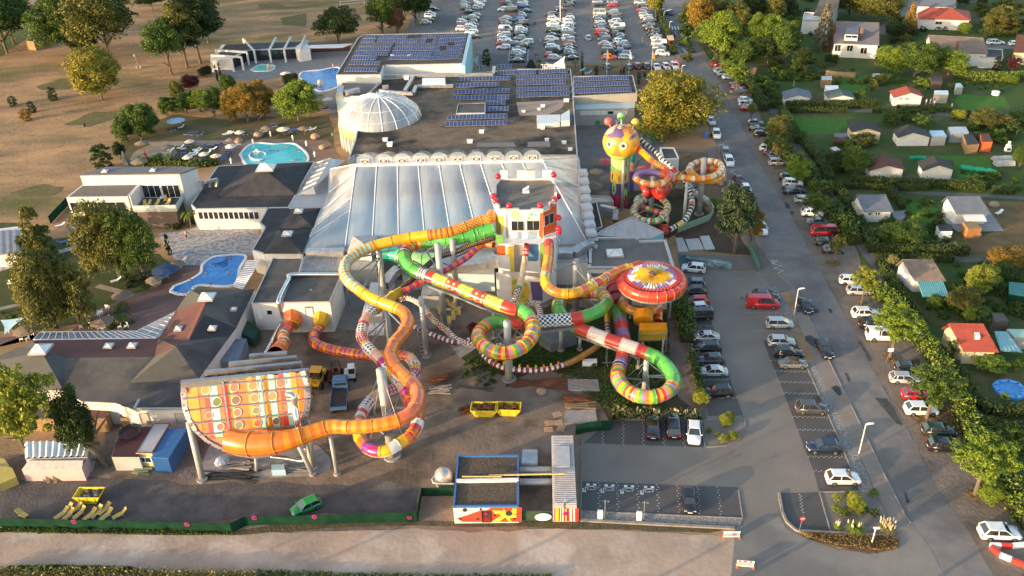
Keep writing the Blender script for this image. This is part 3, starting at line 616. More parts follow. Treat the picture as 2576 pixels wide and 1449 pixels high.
for i in RG(40):
 a=2*pi*i/40;mb.box(dc.x+DR*cos(a)-.07,dc.x+DR*cos(a)+.07,dc.y+DR*sin(a)-.07,dc.y+DR*sin(a)+.07,0,3.6)
mb.bd('mullion',mW,dome)
main=[P('12',1215,790,6),P('12',2060,735,6),P('13',0,690,6),P('13',535,690,6),P('13',550,800,6),P('23',603,122,6),P('22',960,118,6),P('22',885,175,6),P('12',955,1400,6),P('12',1040,1000,6)]
mb_t=bld('main_building','long flat roofed bath building with mossy brown roof and solar rows','building',main,6,mL,m_brownroof)
bld('technical_annex','low white annex with silver duct hoods left of the dome','building',dp('12',6,835,822,1212,830,1120,905,1040,960,765,955),6.01,mat('pale_blue_wall',(.45,.62,.66),.90,.6),mR)
sh=dp('12',8.2,985,378,1045,347,2085,326,2030,632,1240,650,1207,742,768,745)
sol=bld('sports_hall','tall hall with a roof full of solar panels and white front wall','building',sh,8.2,mL,mK,rimh=.2)
w0=P('12',2105,330,9.5);w1=P('12',2040,640,9.5);MB().pz([w0,w0+VV((-.9,0,0)),w1+VV((-.9,0,0)),w1],0,9.5).bd('end_wall',mat('sky_blue_wall',(.32,.52,.62),.90,.5),sol)
rb=dp('13',6.2,562,762,1148,752,1192,930,562,962)
rbt=bld('east_wing','flat wing with three solar rows beside the big yellow tree','building',rb,6.2,mat('sand_wall',(.40,.36,.30),.86,.6),m_barkroof)
ca=P('13',578,1028,4.2);cb_=P('13',1170,1012,4.2);cc_=P('13',1170,1070,4.2);cd_=P('13',580,1082,4.2)
cn=bld('canopy_wing','low wing with pale blue sheet roof and a row of white shutters','building',[ca,cb_,cc_,cd_],4.2,mat('beige_wall',(.42,.38,.33),.87,.6),mat('pale_blue_sheet',(.42,.58,.66),.88,.5,ro=.4),rim=.12,rimh=.1)
for i in RG(7):
 x0=632+i*67;A_=VV((cd_.x,cd_.y,0));B_=VV((cc_.x,cc_.y,0))
 win(cn,A_,B_,'13',x0,1098-i*1,x0+58,1132-i*1,'shutter',mW,mat('shutter_white',(.7,.7,.68),.86,2)if i!=4 else mG,0)
pv_me=None
def solar(k,x0,y0,x1,y1,n,h,label,tilt=22,length=1.65):
 global pv_me
 a=P(k,x0,y0,h);b=P(k,x1,y1,h);d=(b-a);L=d.length;d.normalize();rz=atan2(d.y,d.x)
 t=Thg('solar_row',label,'solar panels',a,rz,'rows of solar panels on the roofs');pw=L/n
 if pv_me is None:
  mb=MB();mb.box(0,1,0,length,-.02,.02,0);mb.box(.045,.955,.05,length-.05,.021,.028,1)
  o=mb.bd('tmp',[m_pvf,m_pv],lcl=True);pv_me=o.data;pv_me.name='solar_panel';bpy.data.objects.remove(o)
 for i in RG(n):
  OO(pv_me,'solar_panel',t,(i*pw,0,.28),(R(tilt),0,0),(pw*.97,1,1))
 mb=MB()
 for i in RG(0,n+1,2):
  x=i*pw;mb.be((x,.1,0),(x,.1,.26),.05,.05);mb.be((x,1.4,0),(x,1.4,.8),.05,.05)
 mb.be((0,.12,.24),(L,.12,.24),.06,.05);mb.be((0,1.4,.74),(L,1.4,.74),.06,.05)
 mb.bd('mounting_rail',mS,t,lcl=True)
ordw=['front','second','third','fourth','fifth','sixth','seventh','eighth','ninth','tenth','eleventh','twelfth','thirteenth','fourteenth','fifteenth','sixteenth','seventeenth','eighteenth','nineteenth','twentieth','twenty-first','twenty-second','twenty-third','twenty-fourth']
for i,(y,segs)in EN(((387,((1042,1165,5),(1183,1468,12),(1612,1765,7))),(425,((1018,1147,5),(1168,1585,18),(1588,1655,3),(1722,1752,1))),(468,((995,1325,14),(1350,1745,17))),(510,((972,1300,14),(1328,1720,17))),(558,((945,1280,14),(1313,1710,17))),(600,((922,1162,9),(1290,1695,18))),(650,((892,1200,12),)),(716,((850,1172,12),)))):
 for j,(xa,xb,n)in EN(segs):
  solar('12',xa,y,xb,y+(xb-xa)*.004,n,8.25,f'solar row on the tall hall, {ordw[7 - i]} from the front, {["left", "middle", "right", "far right"][j]} run')
for i,(xa,ya,xb,yb,n)in EN(((1782,392,2060,375,13),(1768,430,2048,412,13),(1750,468,1878,458,6),(1722,512,1795,507,3),(1718,556,2015,535,14),(1703,605,2005,585,13),(1948,455,2040,448,4),(1865,500,2028,490,7))):
 solar('12',xa,ya,xb,yb,n,8.25,f'skewed solar row at the right end of the tall hall, {["rearmost", "second rearmost", "third rearmost", "fourth", "lower", "frontmost", "short third", "short fourth"][i]}')
for i,(k,xa,ya,xb,yb,n)in EN((('12',2148,695,2252,692,3),('12',2365,685,2502,680,4),('12',2357,748,2549,745,6),('12',1967,812,2492,800,15),('12',1952,874,2382,862,12),('12',1934,938,2482,926,15),('12',1918,999,2478,988,15),('12',2248,1047,2440,1043,5),('12',2240,1110,2473,1105,6),('12',1871,1193,2461,1177,16),('12',1852,1262,2455,1243,16),
('13',0,743,190,738,7),('13',225,735,506,727,11),('13',0,796,514,782,18),('13',0,852,488,838,17),('13',0,913,522,900,18),('13',0,973,525,958,18),('13',566,815,1110,795,22),('13',568,873,1123,852,22),('13',570,934,1137,912,22))):
 h=6.05 if i<17 else 6.25
 pos=('left of the mossy roof' if k=='12' else 'right of the mossy roof')if i<17 else 'east wing roof'
 base=0 if k=='12' else(11 if i<17 else 17)
 solar(k,xa,ya,xb,yb,n,h,f'{n} panel solar row {pos}, {ordw[i - base] if i - base else "first"} counted from the back')
lw=bld('light_well','white walled light well sunk between the solar rows','roof opening',dp('12',6.9,1972,1030,2240,1020,2240,1118,1955,1122),6.9,mL,mD,rim=.15,rimh=.15,z0=6.)
def duct(label,pts,w=.9,m=None,name='air_duct',cat='duct',h=.7):
 mb=MB()
 for a,b in zip(pts,pts[1:]):mb.be(a,b,w,h);mb.be(b-(b-a).normalized()*.06,b,w+.1,h+.08)
 for a,b in zip(pts,pts[1:]):
  n=int((b-a).length/1.5)
  for i in RG(1,n):q=a.lerp(b,i/n);d=(b-a).normalized()*.04;mb.be(q-d,q+d,w+.08,h+.06)
 return sm(name,mb,m or m_duct,label,cat)
duct('long silver duct zigzagging behind the dome',dp('12',6.7,1200,895,1300,910,1530,925,1560,855,1925,848))
duct('silver duct climbing from the dome side to the tall hall',dp('12',6.6,1450,895,1535,755))
duct('short silver duct beside the annex',dp('12',6.6,1225,860,1285,855),1.)
duct('silver duct along the front foot of the sports hall',dp('12',6.8,1250,750,1850,745,2320,735,2330,665),.8)
duct('big silver duct hood at the left end of the annex',dp('12',6.8,805,945,820,870),1.6,h=1.2)
duct('silver duct hood on the annex roof near the dome',dp('12',6.8,850,920,995,890),1.5,h=1.1)
mb=MB();a=P('12',1640,795,6);mb.pz(dp('12',7.4,1618,770,1845,768,1845,818,1618,822),6,7.4);sm('ventilation_unit',mb,mW,'white box ventilation unit behind the dome ducts','ventilation unit')
mb=MB();mb.pz(dp('13',7.2,200,1135,430,1130,428,1205,205,1222),6,7.2);mb.pz(dp('13',7.5,435,1135,525,1080,527,1185,435,1190),6,7.5)
sm('ventilation_unit',mb,mat('pale_unit',(.6,.66,.68),.85,1,ro=.5),'long pale ventilation unit near the right edge of the mossy roof','ventilation unit')
for i,(k,x,y,s)in EN((('12',2205,1310,1),('12',2090,1410,1.1),('12',1255,1390,1),('12',1300,1430,1),('13',493,1003,1.1),('13',260,1055,.9),('13',222,1085,.7),('13',70,1110,.8),('13',258,1272,.9),('13',300,1388,.8),('13',470,1418,.9),('22',1300,20,1.1),('12',1465,785,1.2),('23',530,60,.8),('12',1325,555,.8),('12',1490,555,.8),('12',880,800,.8))):
 z=8.2 if(k=='12' and 400<y<700)else 6.05
 c=P(k,x,y,z);mb=MB();mb.box(c.x-.5*s,c.x+.5*s,c.y-.4*s,c.y+.4*s,z,z+.5*s);mb.box(c.x-.6*s,c.x+.6*s,c.y-.5*s,c.y+.5*s,z+.5*s,z+.62*s)
 sm('roof_vent',mb,mW,'small white roof vent hood standing on a flat roof','roof vent',group='small roof vents')
for i,q in EN(([2165,1412,2520,1405,2549,1449,2150,1449],)):PA('roof_membrane',PL('12',q,6.08),mat('tan_membrane',(.32,.25,.21),.81,.5,ro=.9),6.08)
PA('roof_membrane',PL('13',[0,1010,490,985,460,1060,300,1140,30,1140],6.08),mat('tan_membrane',(.3,.2,.2)),6.08,.1)
PA('roof_membrane',PL('13',[110,1400,330,1395,335,1449,110,1449],6.08),mat('tan_membrane',(.3,.2,.2)),6.08)
def skylight(k,x,y,h,s=1.4,label='',w=None,kind=0):
 c=P(k,x,y,h);t=Thg('skylight',label,'skylight',c);w=w or s
 MB().box(-w/2,w/2,-s/2,s/2,0,.3).bd('kerb_frame',mT,t,lcl=True)
 mb=MB();a=w/2-.1;b=s/2-.1;mb.add([(-a,-b,.3),(a,-b,.3),(a,b,.3),(-a,b,.3),(0,0,.3+.25*s)],[(0,1,4),(1,2,4),(2,3,4),(3,0,4)]);mb.bd('glazing',m_seam if kind==0 else m_foilw,t,lcl=True)
 mb=MB()
 for q in((-a,-b,.31),(a,-b,.31),(a,b,.31),(-a,b,.31)):mb.be(q,(0,0,.33+.25*s),.08,.06)
 mb.bd('glazing_bar',mT,t,lcl=True)
for k,x,y,h,s,lb in(('22',400,668,6.4,1.6,'pyramid skylight on the upper of the two small black hipped roofs'),('22',290,892,6.2,1.8,'pyramid skylight on the lower of the two small black hipped roofs'),('22',80,240,7.9,3.6,'large pyramid skylight on the black roof by the round pool'),('32',525,45,5.1,1.3,'white skylight on the grey roof above the yellow slide mouth'),
('23',970,1085,5.1,2.8,'big pale skylight on the gravel roof behind the round bowl'),('21',1038,275,9.6,1.2,'left skylight on the white modern building'),('21',1512,265,9.6,1.2,'right skylight on the white modern building'),('31',2045,95,7.1,2.4,'white skylight crowning the red and grey hipped roof'),('31',405,612,6.9,2.6,'white skylight on the far left grey hipped roof'),
('31',1765,408,5.,1.2,'small white skylight on the rust red slope'),('31',2100,403,5.2,1.2,'small white skylight on the dark slope beside the rust red one'),('31',1075,578,5.,1.3,'left of two white skylights on the long maroon roof'),('31',1310,574,5.,1.3,'right of two white skylights on the long maroon roof'),('31',120,745,4.9,1.1,'small skylight at the far left of the dark roofs'),('31',2310,215,5.2,.9,'small vent hood on the dark roof near the white wall')):
 skylight(k,x,y,h,s,lb)
bA=[P('21',2150,222,4.5),P('22',560,176,4.5),P('22',372,508,4.5),P('22',300,632,4.5),P('22',92,634,4.5),P('21',1935,645,4.5),P('21',1885,600,4.5)]
spaA=bld('spa_building','black roofed spa building with a hipped centre by the round pool','building',bA,4.5,mL,mB,rimh=.15)
ap=P('22',75,262,7.8);pb=[P('21',2142,520,4.7),P('22',374,504,4.7),P('22',505,190,4.7),P('21',2420,200,4.7)]
FR(spaA,[([pb[i],pb[(i+1)%4],ap],mB)for i in RG(4)],mB,thick=.05)
bB=dp('22',4.52,92,634,640,620,437,1083,48,1083,-60,1050,68,830,15,780)
spaB=bld('spa_building','black roofed link with two small pyramids beside the foil hall','building',bB,4.52,mL,mB,rimh=.15)
for q,a_ in(((205,828,545,832,600,640,330,640),(400,690)),((52,1080,436,1082,535,848,198,848),(288,915))):
 b4=dp('22',4.7,*q);c=P('22',a_[0],a_[1],6.3);FR(spaB,[([b4[i],b4[(i+1)%4],c],mB)for i in RG(4)],mB,thick=.05)
wl=P('21',1935,645,0);A_,B_=VV((bA[5].x,bA[5].y,0)),VV((bA[4].x,bA[4].y,0))
for i in RG(12):x0=1960+i*50;win(spaA,A_,B_,'21',x0,668,x0+46,740,'window',mW,mG,0)
bld('link_roof','pale grey membrane roof between the black roofs and the foil hall','building',dp('22',4.8,375,505,560,350,705,345,700,480,640,620,305,630),4.8,mL,mat('pale_membrane',(.42,.42,.43),.86,.5,ro=.7),rim=.12,rimh=.1)
gh=Thg('glazed_lean_to','white glazed ridge roof left of the foil hall','glass roof',P('22',600,330,4.9))
q=Q('22',415,495,5.2,545,430,7.,715,140,7.,575,185,5.2,570,495,5.2,700,300,5.2,850,160,5.2)
FR(gh,[([q[0],q[1],q[2],q[3]],mF),([q[1],q[4],q[5],q[6],q[2]],m_foilw),([q[0],q[4],q[1]],mW)],mF,'glazing',.08)
mb=MB()
for i in RG(7):mb.be(q[0].lerp(q[3],i/6)+VV((0,0,.05)),q[1].lerp(q[2],i/6)+VV((0,0,.05)),.1,.1)
mb.bd('glazing_bar',mW,gh)
for i in RG(3):
 o=i*62;duct(f'{["left", "middle", "right"][i]} of three silver duct arms beside the white modern building',[P('21',1975+o*.4,375,6.6),P('21',2020+o,370-i*12,6.4),P('21',2010+o,420,5.)],.6,h=.5)
wm=Thg('modern_building','white cubic two storey building with roof terrace beside the dry meadow','building',P('21',1300,600,0))
top=dp('21',9.5,1065,231,1942,233,1770,294,790,308)
MB().pz([top[0],top[1],top[2],top[3]],0,9.4).bd('upper_block',mL,wm)
mb=MB();cc=sum(top,VV())/4;mb.pz([cc+(p-cc)*1.03 for p in top],9.4,9.65);mb.bd('roof',mat('slate_roof',(.13,.135,.145),(.16,.165,.17),.4,ro=.8),wm)
lo_=dp('21',7.3,838,378,1385,380,1257,515,652,522)
MB().pz(lo_,3.2,7.2).bd('front_block',mL,wm)
mb=MB();c4=sum(lo_,VV())/4;mb.pz([c4+(p-c4)*.93 for p in lo_],7.19,7.26);mb.bd('roof',mR,wm)
A_,B_=VV((lo_[3].x,lo_[3].y,0)),VV((lo_[2].x,lo_[2].y,0))
win(wm,A_,B_,'21',700,572,1245,668,'window',mW,mG,5)
MB().pz([c4+(p-c4)*.85 for p in lo_],0,3.2).bd('plinth',mK,wm)
te=dp('21',4.3,1385,480,1830,500,1745,648,1325,655)
MB().pz(te,3.9,4.3).bd('terrace_floor',mT,wm)
mb=MB();c5=sum(te,VV())/4;mb.pz([c5+(p-c5)*.93 for p in te],4.3,4.32);mb.bd('terrace_decking',mD,wm)
MB().pz([c5+(p-c5)*.93 for p in te],0,3.9).bd('lower_storey',mat('brown_cladding',(.12,.09,.075),.78,1),wm)
mb=MB();mb.be(te[3]+VV((0,0,.55)),te[2]+VV((0,0,.55)),.04,1.);mb.be(te[2]+VV((0,0,.55)),te[1]+VV((0,0,.55)),.04,1.);mb.bd('glass_balustrade',mat('balustrade_glass',(.45,.55,.55),.90,1,ro=.1),wm)
A_,B_=VV((top[3].x,top[3].y,0)),VV((top[2].x,top[2].y,0))
win(wm,A_,B_,'21',1410,405,1590,525,'window',mW,mG,2);win(wm,A_,B_,'21',1605,403,1780,525,'window',mW,mG,2)
mb=MB();a=P('21',1280,520,7.2);b=P('21',1380,400,7.2);mb.be(a-VV((0,0,1.5)),b-VV((0,0,1.5)),.2,3.2);mb.bd('side_wall',mL,wm)
ll=Thg('restaurant_building','rambling low building with dark and maroon hipped felt roofs','building',P('31',1300,800,0))
W_={'A':(1742,212,4),'B':(1880,15,4),'C':(2512,8,4),'D':(2328,392,4),'ap':(2045,108,6.9),'E':(2015,262,6.2),'F':(1860,516,5.4),'G':(1565,498,4),'H':(2262,478,4.1),'a2':(1737,576,7),'I':(1960,890,4),'J':(1278,938,4.5),'K':(1525,680,5.4),'L':(320,515,4),'M':(640,688,5.4),'N':(622,1002,4.2),'O':(1245,1004,4.25),'a3':(410,628,6.8),'S':(230,572,4),'U':(-250,760,4),'V':(-250,1010,4.1),'Wt':(1805,1008,4.15),'X':(1800,960,4.1),'Y':(1860,1195,4),'Z':(1330,1198,4),'Z2':(1132,1128,4),'Z3':(800,1112,4)}
V_={k:P('31',*v)for k,v in W_.items()}
def ff(s,m):return([V_[c]for c in s.split()],m)
m_dk3=mat('olive_felt',(.10,.098,.085),(.12,.115,.10),.5,ro=.9)
FR(ll,[ff('A B ap',m_dk3),ff('B C ap',mD),ff('C D ap',mD),ff('D E ap',m_dk3),ff('A ap E F G',m_redroof),ff('E D H F',mB),ff('G F a2',m_redroof),ff('F H a2',mD),ff('H I a2',mD),ff('I J a2',m_dk3),ff('J K a2',m_dk3),ff('K G a2',m_redroof),
ff('L G K M',m_redroof),ff('M K J O N',mD),ff('L M a3',mD),ff('M N a3',mD),ff('N V a3',m_dk3),ff('V U a3',m_dk3),ff('U S a3',m_dk3),ff('S L a3',m_dk3),ff('N O J I X Wt Y Z Z2 Z3',mD)],mD)
mb=MB()
def wq(s,m=0):
 c=[V_[x]for x in s.split()]
 for a,b in zip(c,c[1:]):mb.add([(a.x,a.y,a.z-.1),(b.x,b.y,b.z-.1),(b.x,b.y,0),(a.x,a.y,0)],[(0,1,2,3)])
wq('V N Z3 Z2 Z Y I H D C B A G L S U V');mb.bd('wall',mL,ll)
mb=MB();r0=[V_['Z'],V_['Y']];mb.be(V_['Z']+VV((0,0,.12)),V_['Y']+VV((0,0,.12)),.2,.25);mb.be(V_['Z']+VV((0,0,.12)),P('31',1375,1100,4.3),.3,.3);mb.bd('fascia',mT,ll)
A_,B_=VV((V_['Z'].x,V_['Z'].y,0)),VV((V_['Y'].x,V_['Y'].y,0))
for x0,x1 in((1385,1470),(1735,1830)):win(ll,A_,B_,'31',x0,1235,x1,1330,'door',mT,mat('cream_door',(.5,.47,.4),.90,1),0)
gw=Thg('glazed_walkway','lean-to walkway with glass panes along the maroon roof','glass roof',P('31',900,470,3))
c=Q('31',330,510,3.9,1540,492,3.9,1330,425,3.,400,432,3.)
FR(gw,[([c[0],c[1],c[2],c[3]],mF),(Q('31',1340,425,3.,1540,492,3.9,1600,465,3.9,1745,215,3.9,1730,228,3.2),mF)],mF,'glazing',.05)
mb=MB()
for i in RG(18):mb.be(c[0].lerp(c[1],i/17)+VV((0,0,.06)),c[3].lerp(c[2],i/17)+VV((0,0,.06)),.1,.08)
mb.be(c[0],c[1],.12,.12);mb.be(c[3],c[2],.12,.12)
for i in RG(8):mb.be(P('31',1345,427,3.05).lerp(P('31',1732,230,3.25),i/7),P('31',1540,490,3.95).lerp(P('31',1745,218,3.95),i/7),.1,.08)
mb.be(P('31',1345,427,3.05),P('31',1732,230,3.25),.1,.1);mb.be(P('31',1450,460,3.5),P('31',1738,225,3.6),.08,.08)
mb.bd('glazing_bar',mW,gw)
gs=Thg('glazed_screen','white louvred glass roof strip along the blue pool','glass roof',P('21',2400,1300,2))
c=[P('21',2430,1150,3.2),P('22',10,1145,3.4),P('21',2390,1430,3.2),P('21',2290,1405,2.6)]
FR(gs,[([P('21',2435,1150,2.8),P('22',20,1150,3.4),P('22',-150,1430,3.4),P('21',2300,1405,2.8)],m_foilw)],m_foilw,'glazing',.06)
mb=MB()
for i in RG(16):mb.be(P('21',2435,1150,2.86).lerp(P('21',2300,1405,2.86),i/15),P('22',20,1150,3.46).lerp(P('22',-150,1430,3.46),i/15),.1,.07)
mb.bd('glazing_bar',mW,gs)
mh=bld('machine_house','white walled machine house with grey felt roof, left part','building',[P('22',145,1132,5),P('22',445,1128,5),P('22',400,1290,5),P('32',240,152,5),P('32',-65,160,5),P('22',0,1440,5)],5,mL,mD,rimh=.2,rim=.15)
mh2r=[P('22',335,1305,5.6),P('22',820,1302,5.6),P('32',708,142,5.6),P('32',228,150,5.6)]
mh2=bld('machine_house','taller white machine house block where the orange and yellow slides end','building',mh2r,5.6,mL,mD,rimh=.2,rim=.15)
A_,B_=VV((mh2r[3].x,mh2r[3].y,0)),VV((mh2r[2].x,mh2r[2].y,0))
win(mh2,A_,B_,'32',470,182,525,195,'window',mT,mG,0);win(mh2,A_,B_,'32',465,180,540,280,'door',mT,mW,0)
win(mh,VV((P('32',-65,160,5).x,P('32',-65,160,5).y,0)),VV((P('32',240,152,5).x,P('32',240,152,5).y,0)),'32',85,215,140,262,'window',mW,mG,0)
win(mh,VV((P('32',-65,160,5).x,P('32',-65,160,5).y,0)),VV((P('32',240,152,5).x,P('32',240,152,5).y,0)),'32',0,215,40,300,'door',mW,mW,0)
def pipe(label,pts,r,m=None,name='pipe',cat='pipe',seg=10,smooth=True,step=.3):return sm(name,MB().tu(SP(pts,step),r,seg),m or m_shiny,label,cat,smooth=smooth)
pipe('long silver insulated pipe running over the grey roofs to the ground',[P('22',800,1285,6.1),P('22',340,1290,6.1),P('22',300,1340,6.1),P('32',205,110,6.),P('32',215,170,5.2),P('32',245,290,2.2),P('32',230,330,1.4),P('32',75,645,1.2)],.38)
m_corr=mat('corrugated_sheet',(.50,.46,.43),.72,.9,ro=.5,metal=.2)
def CO(name,label,cat,quad,m,drop,ribs=24,rh=.12):
 a,b,c,d=quad;t=Thg(name,label,cat,(((a+c)/2).x,((a+c)/2).y,0));mb=MB()
 for i in RG(ribs):
  u0,u1,u2=i/ribs,(i+.5)/ribs,(i+1)/ribs;up1=VV((0,0,rh))
  mb.add([p for p in(a.lerp(b,u0),a.lerp(b,u1)+up1,a.lerp(b,u2),d.lerp(c,u0),d.lerp(c,u1)+up1,d.lerp(c,u2))],[(0,1,4,3),(1,2,5,4)])
 mb.bd('roof_sheet',m,t)
 mb=MB();q=[a,b,c,d]
 for i in RG(4):
  p0,p1=q[i],q[(i+1)%4];mb.add([(p0.x,p0.y,p0.z-.03),(p1.x,p1.y,p1.z-.03),(p1.x,p1.y,max(0,p1.z-drop)),(p0.x,p0.y,max(0,p0.z-drop))],[(0,1,2,3)])
 mb.bd('wall',m_wallg if drop>1 else m,t);return t
CO('canopy','weathered white corrugated canopy at the foot of the foil hall','canopy',dp('22',4.2,455,1105,825,1105,805,1262,412,1262),m_corr,4.2)
duct('wide rusty white duct below the left foot of the foil hall',dp('22',4.9,480,1075,850,1070),1.5,h=1.2)
duct('wide silver duct below the right of the foil hall foot',dp('22',4.2,2240,1180,1900,1225,1380,1235,1310,1300,1250,1400),1.5,h=1.2)
duct('curved grey duct box beside the castle tower',dp('22',5.,2270,1160,2460,1150),2.,h=1.6)
kg=Thg('kiosk_roof','small square pavilion with pyramid sheet metal roof before the foil hall','pavilion',P('22',1030,1100,0))
b4=dp('22',5.6,880,1055,1110,1050,1172,908,935,908);apx=P('22',1020,968,7.2)
FR(kg,[([b4[i],b4[(i+1)%4],apx],m_corr)for i in RG(4)],m_corr,thick=.08);MB().pz(b4,0,5.5).bd('wall',mL,kg)
mb=MB();mb.pz(dp('22',3.5,910,1160,1160,1155,1170,1230,915,1240),0,3.5);sm('technical_box',mb,mat('cream_panel',(.6,.52,.40),.84,.7),'cream walled low box under the yellow slide bend','building')
CO('long_shed','long low shed with white sheet roof under the yellow slide','shed',dp('A',3.,485,795,805,790,640,1215,365,1225),mat('white_sheet',(.62,.59,.55),.85,.5,ro=.6),3.,8,.04)
for i in RG(6):
 x,y=((365,1265),(545,1245))[i%2][0],1260+(i//2)*62;x=(380,545)[i%2]
 mb=MB();mb.pz(dp('A',1.6-.3*(i//2),x,y,x+(155 if i%2==0 else 115),y-4,x+(155 if i%2==0 else 115),y+45,x,y+50),0,1.6-.3*(i//2));sm('white_locker_box',mb,mW,f'white box of the stepped row below the shed, {"left" if i % 2 == 0 else "right"} column {ordw[i // 2] if i // 2 else "top"} row','box',group='stepped white boxes')
bx=CO('steel_container','grey steel container under the spotted red slide','container',dp('A',2.6,1180,830,1385,825,1392,965,1158,968),m_corr,2.6,12,.05)
bld('pump_house','long pale blue walled low block at the foot of the foil hall','building',dp('22',3.4,1400,1010,2330,985,2330,1290,1420,1270),3.4,mat('pale_blue_render',(.50,.62,.66),.92,.6),mat('pale_roof',(.5,.52,.5),.82,.5),rim=.12,rimh=.12)
mb=MB();mb.pz(dp('22',4.4,2345,1265,2480,1262,2485,1300,2350,1300),0,4.4);sm('technical_cabin',mb,mat('cabin_white',(.62,.66,.62),.91,.8),'tall pale cabin with sheet roof left of the castle tower foot','cabin')
gb=dp('23',5,782,935,1203,930,1207,968,1475,958,1562,1238,700,1238,715,1190,715,1050,770,1040)
gbt=bld('entrance_building','flat building with grey gravel roof behind the round bowl slide','building',gb,5,mL,mR,rim=.5,rimh=.35,rimm=mT)
bld('lower_annex','white low annex between the gravel roof and the pleated bowl roof','building',dp('23',4.2,705,1245,1240,1240,1500,1300,1500,1420,730,1330),4.2,mL,mR,rim=.3)
bld('side_annex','narrow corrugated strip roof right of the castle tower','building',dp('23',4.4,400,1000,680,990,705,1170,390,1170),4.4,mL,m_corr,rim=.3)
duct('silver duct bending round the right foot of the foil hall',Q('23',745,880,5.6,755,985,5.4,640,1030,5.2,560,1090,5.,420,1085,5.),1.6,h=1.3)
ar=dp('23',4.3,1135,722,1455,878,1325,945,778,905,860,848)
art=bld('angular_building','angular building with stained white sheet roof under the lower slide loop','building',ar,4.3,mat('blue_fascia',(.25,.5,.66),.90,.8),mat('stained_sheet',(.48,.46,.45),.72,1.2,ro=.5,ST=(1,.2,1),rot=20),rim=.25,rimh=.2)
for i in RG(8):
 c=P('23',655+i*11+(i>5)*4,290+i*85,6.2);mb=MB();mb.box(-.9,.9,-1.1,1.1,0,.45);mb.box(-.7,.7,-.9,.9,.45,.6);o=mb.bd('roof_light',mat('roof_light_grp',(.55,.56,.57),.82,1.5,ro=.4),loc=(0,0,0),lcl=True);o.location=c;o.rotation_euler[2]=R(4);tag(o,f'pale roof light beside the foil hall, {ordw[i] if i else "first"} from the back','roof light','roof lights along the foil hall')
mb=MB();mb.pz(dp('23',6.2,638,243,695,243,770,875,695,882),0,6.2);sm('roof_walkway',mb,mT,'narrow grey roof strip along the right side of the foil hall','roof')
bld('rinse_building','dark roofed courtyard building at the giraffe tower foot','building',dp('23',3,725,520,925,525,960,580,740,585),3,m_wallg,m_corr,rim=.15)
duct('silver duct curving at the foot of the creature tower',Q('23',830,620,3.2,980,650,3.2,975,760,2.),1.,h=.8)
bld('dark_annex','narrow black roofed annex between roof walkway and tower foot','building',dp('23',3.4,725,590,790,585,850,830,775,850),3.4,m_wallg,mB,rim=.2)
bld('white_kiosk','white cube kiosk with felt roof behind the zebra slide','kiosk',dp('23',3.6,1415,45,1555,45,1605,152,1450,160),3.6,mL,mD,rim=.25,rimh=.3,rimm=mW)
# SLIDES
def pt(n,c,r=.28):return MATS[n]if n in MATS else mat(n,c,tuple(x*.74 for x in c),.7,ro=r,coat=.3)
cY=pt('slide_yellow',(.78,.45,.015));cO=pt('slide_orange',(.78,.18,.02));c_sal=pt('slide_salmon',(.78,.17,.06));cR=pt('slide_red',(.66,.05,.03));cG=pt('slide_green',(.10,.42,.07))
c_pur=pt('slide_purple',(.26,.05,.28));c_mag=pt('slide_magenta',(.60,.02,.20));c_aqua=pt('slide_aqua',(.34,.68,.58));cW=pt('slide_white',(.80,.76,.70));cB=pt('slide_black',(.02,.02,.025));c_brn=pt('slide_brown',(.36,.09,.03));c_mar=pt('slide_maroon',(.20,.02,.03));c_pink=pt('slide_pink',(.75,.32,.28));c_teal=pt('slide_teal',(.03,.35,.26));c_vio=pt('slide_violet',(.32,.18,.38));c_cream=pt('slide_cream',(.82,.62,.38));c_ocr=pt('slide_ochre',(.52,.24,.04));cA=pt('slide_amber',(.78,.31,.012))
p_blk=DM('dots_black',(.80,.76,.70),(.02,.02,.025),.62,.3);p_pink=DM('dots_pink',(.75,.38,.36),(.85,.6,.08),.5,.3);p_pur=DM('dots_purple',(.36,.03,.22),(.85,.55,.06),.45,.3);p_rd=DM('dots_red',(.85,.52,.05),(.6,.08,.03),.5,.3)
p_ylw=DM('flowers_yellow',(.78,.62,.07),(.16,.45,.12),1.05,.22);p_red=DM('flowers_red',(.66,.06,.03),(.35,.55,.25),1.05,.22);p_bd=DM('dots_confetti',(.02,.02,.025),(.8,.4,.1),.3,.18);p_wd=DM('dots_small',(.80,.62,.52),(.12,.05,.06),.42,.14)
p_ck=checkmat('checker',(.02,.03,.05),(.80,.78,.74),.36);p_oc=checkmat('orange_checker',(.85,.42,.05),(.42,.1,.03),.3)
p_mw=checkmat('maroon_checker',(.20,.02,.03),(.8,.72,.6),.28)
STRIPE_MIX=[cY,cR,cG,cY,cO,c_vio,cG,cY,c_pink,cR]
def frames(pts):
 out=[];prev=VV((0,0,1))
 for i,p in EN(pts):
  d=(pts[min(i+1,len(pts)-1)]-pts[max(i-1,0)]).normalized()
  a=(prev-d*prev.dot(d));a=a.normalized()if a.length>1e-3 else VV((1,0,0));prev=a.lerp(VV((0,0,1)),.1);out.append((p,a,d.cross(a)))
 return out
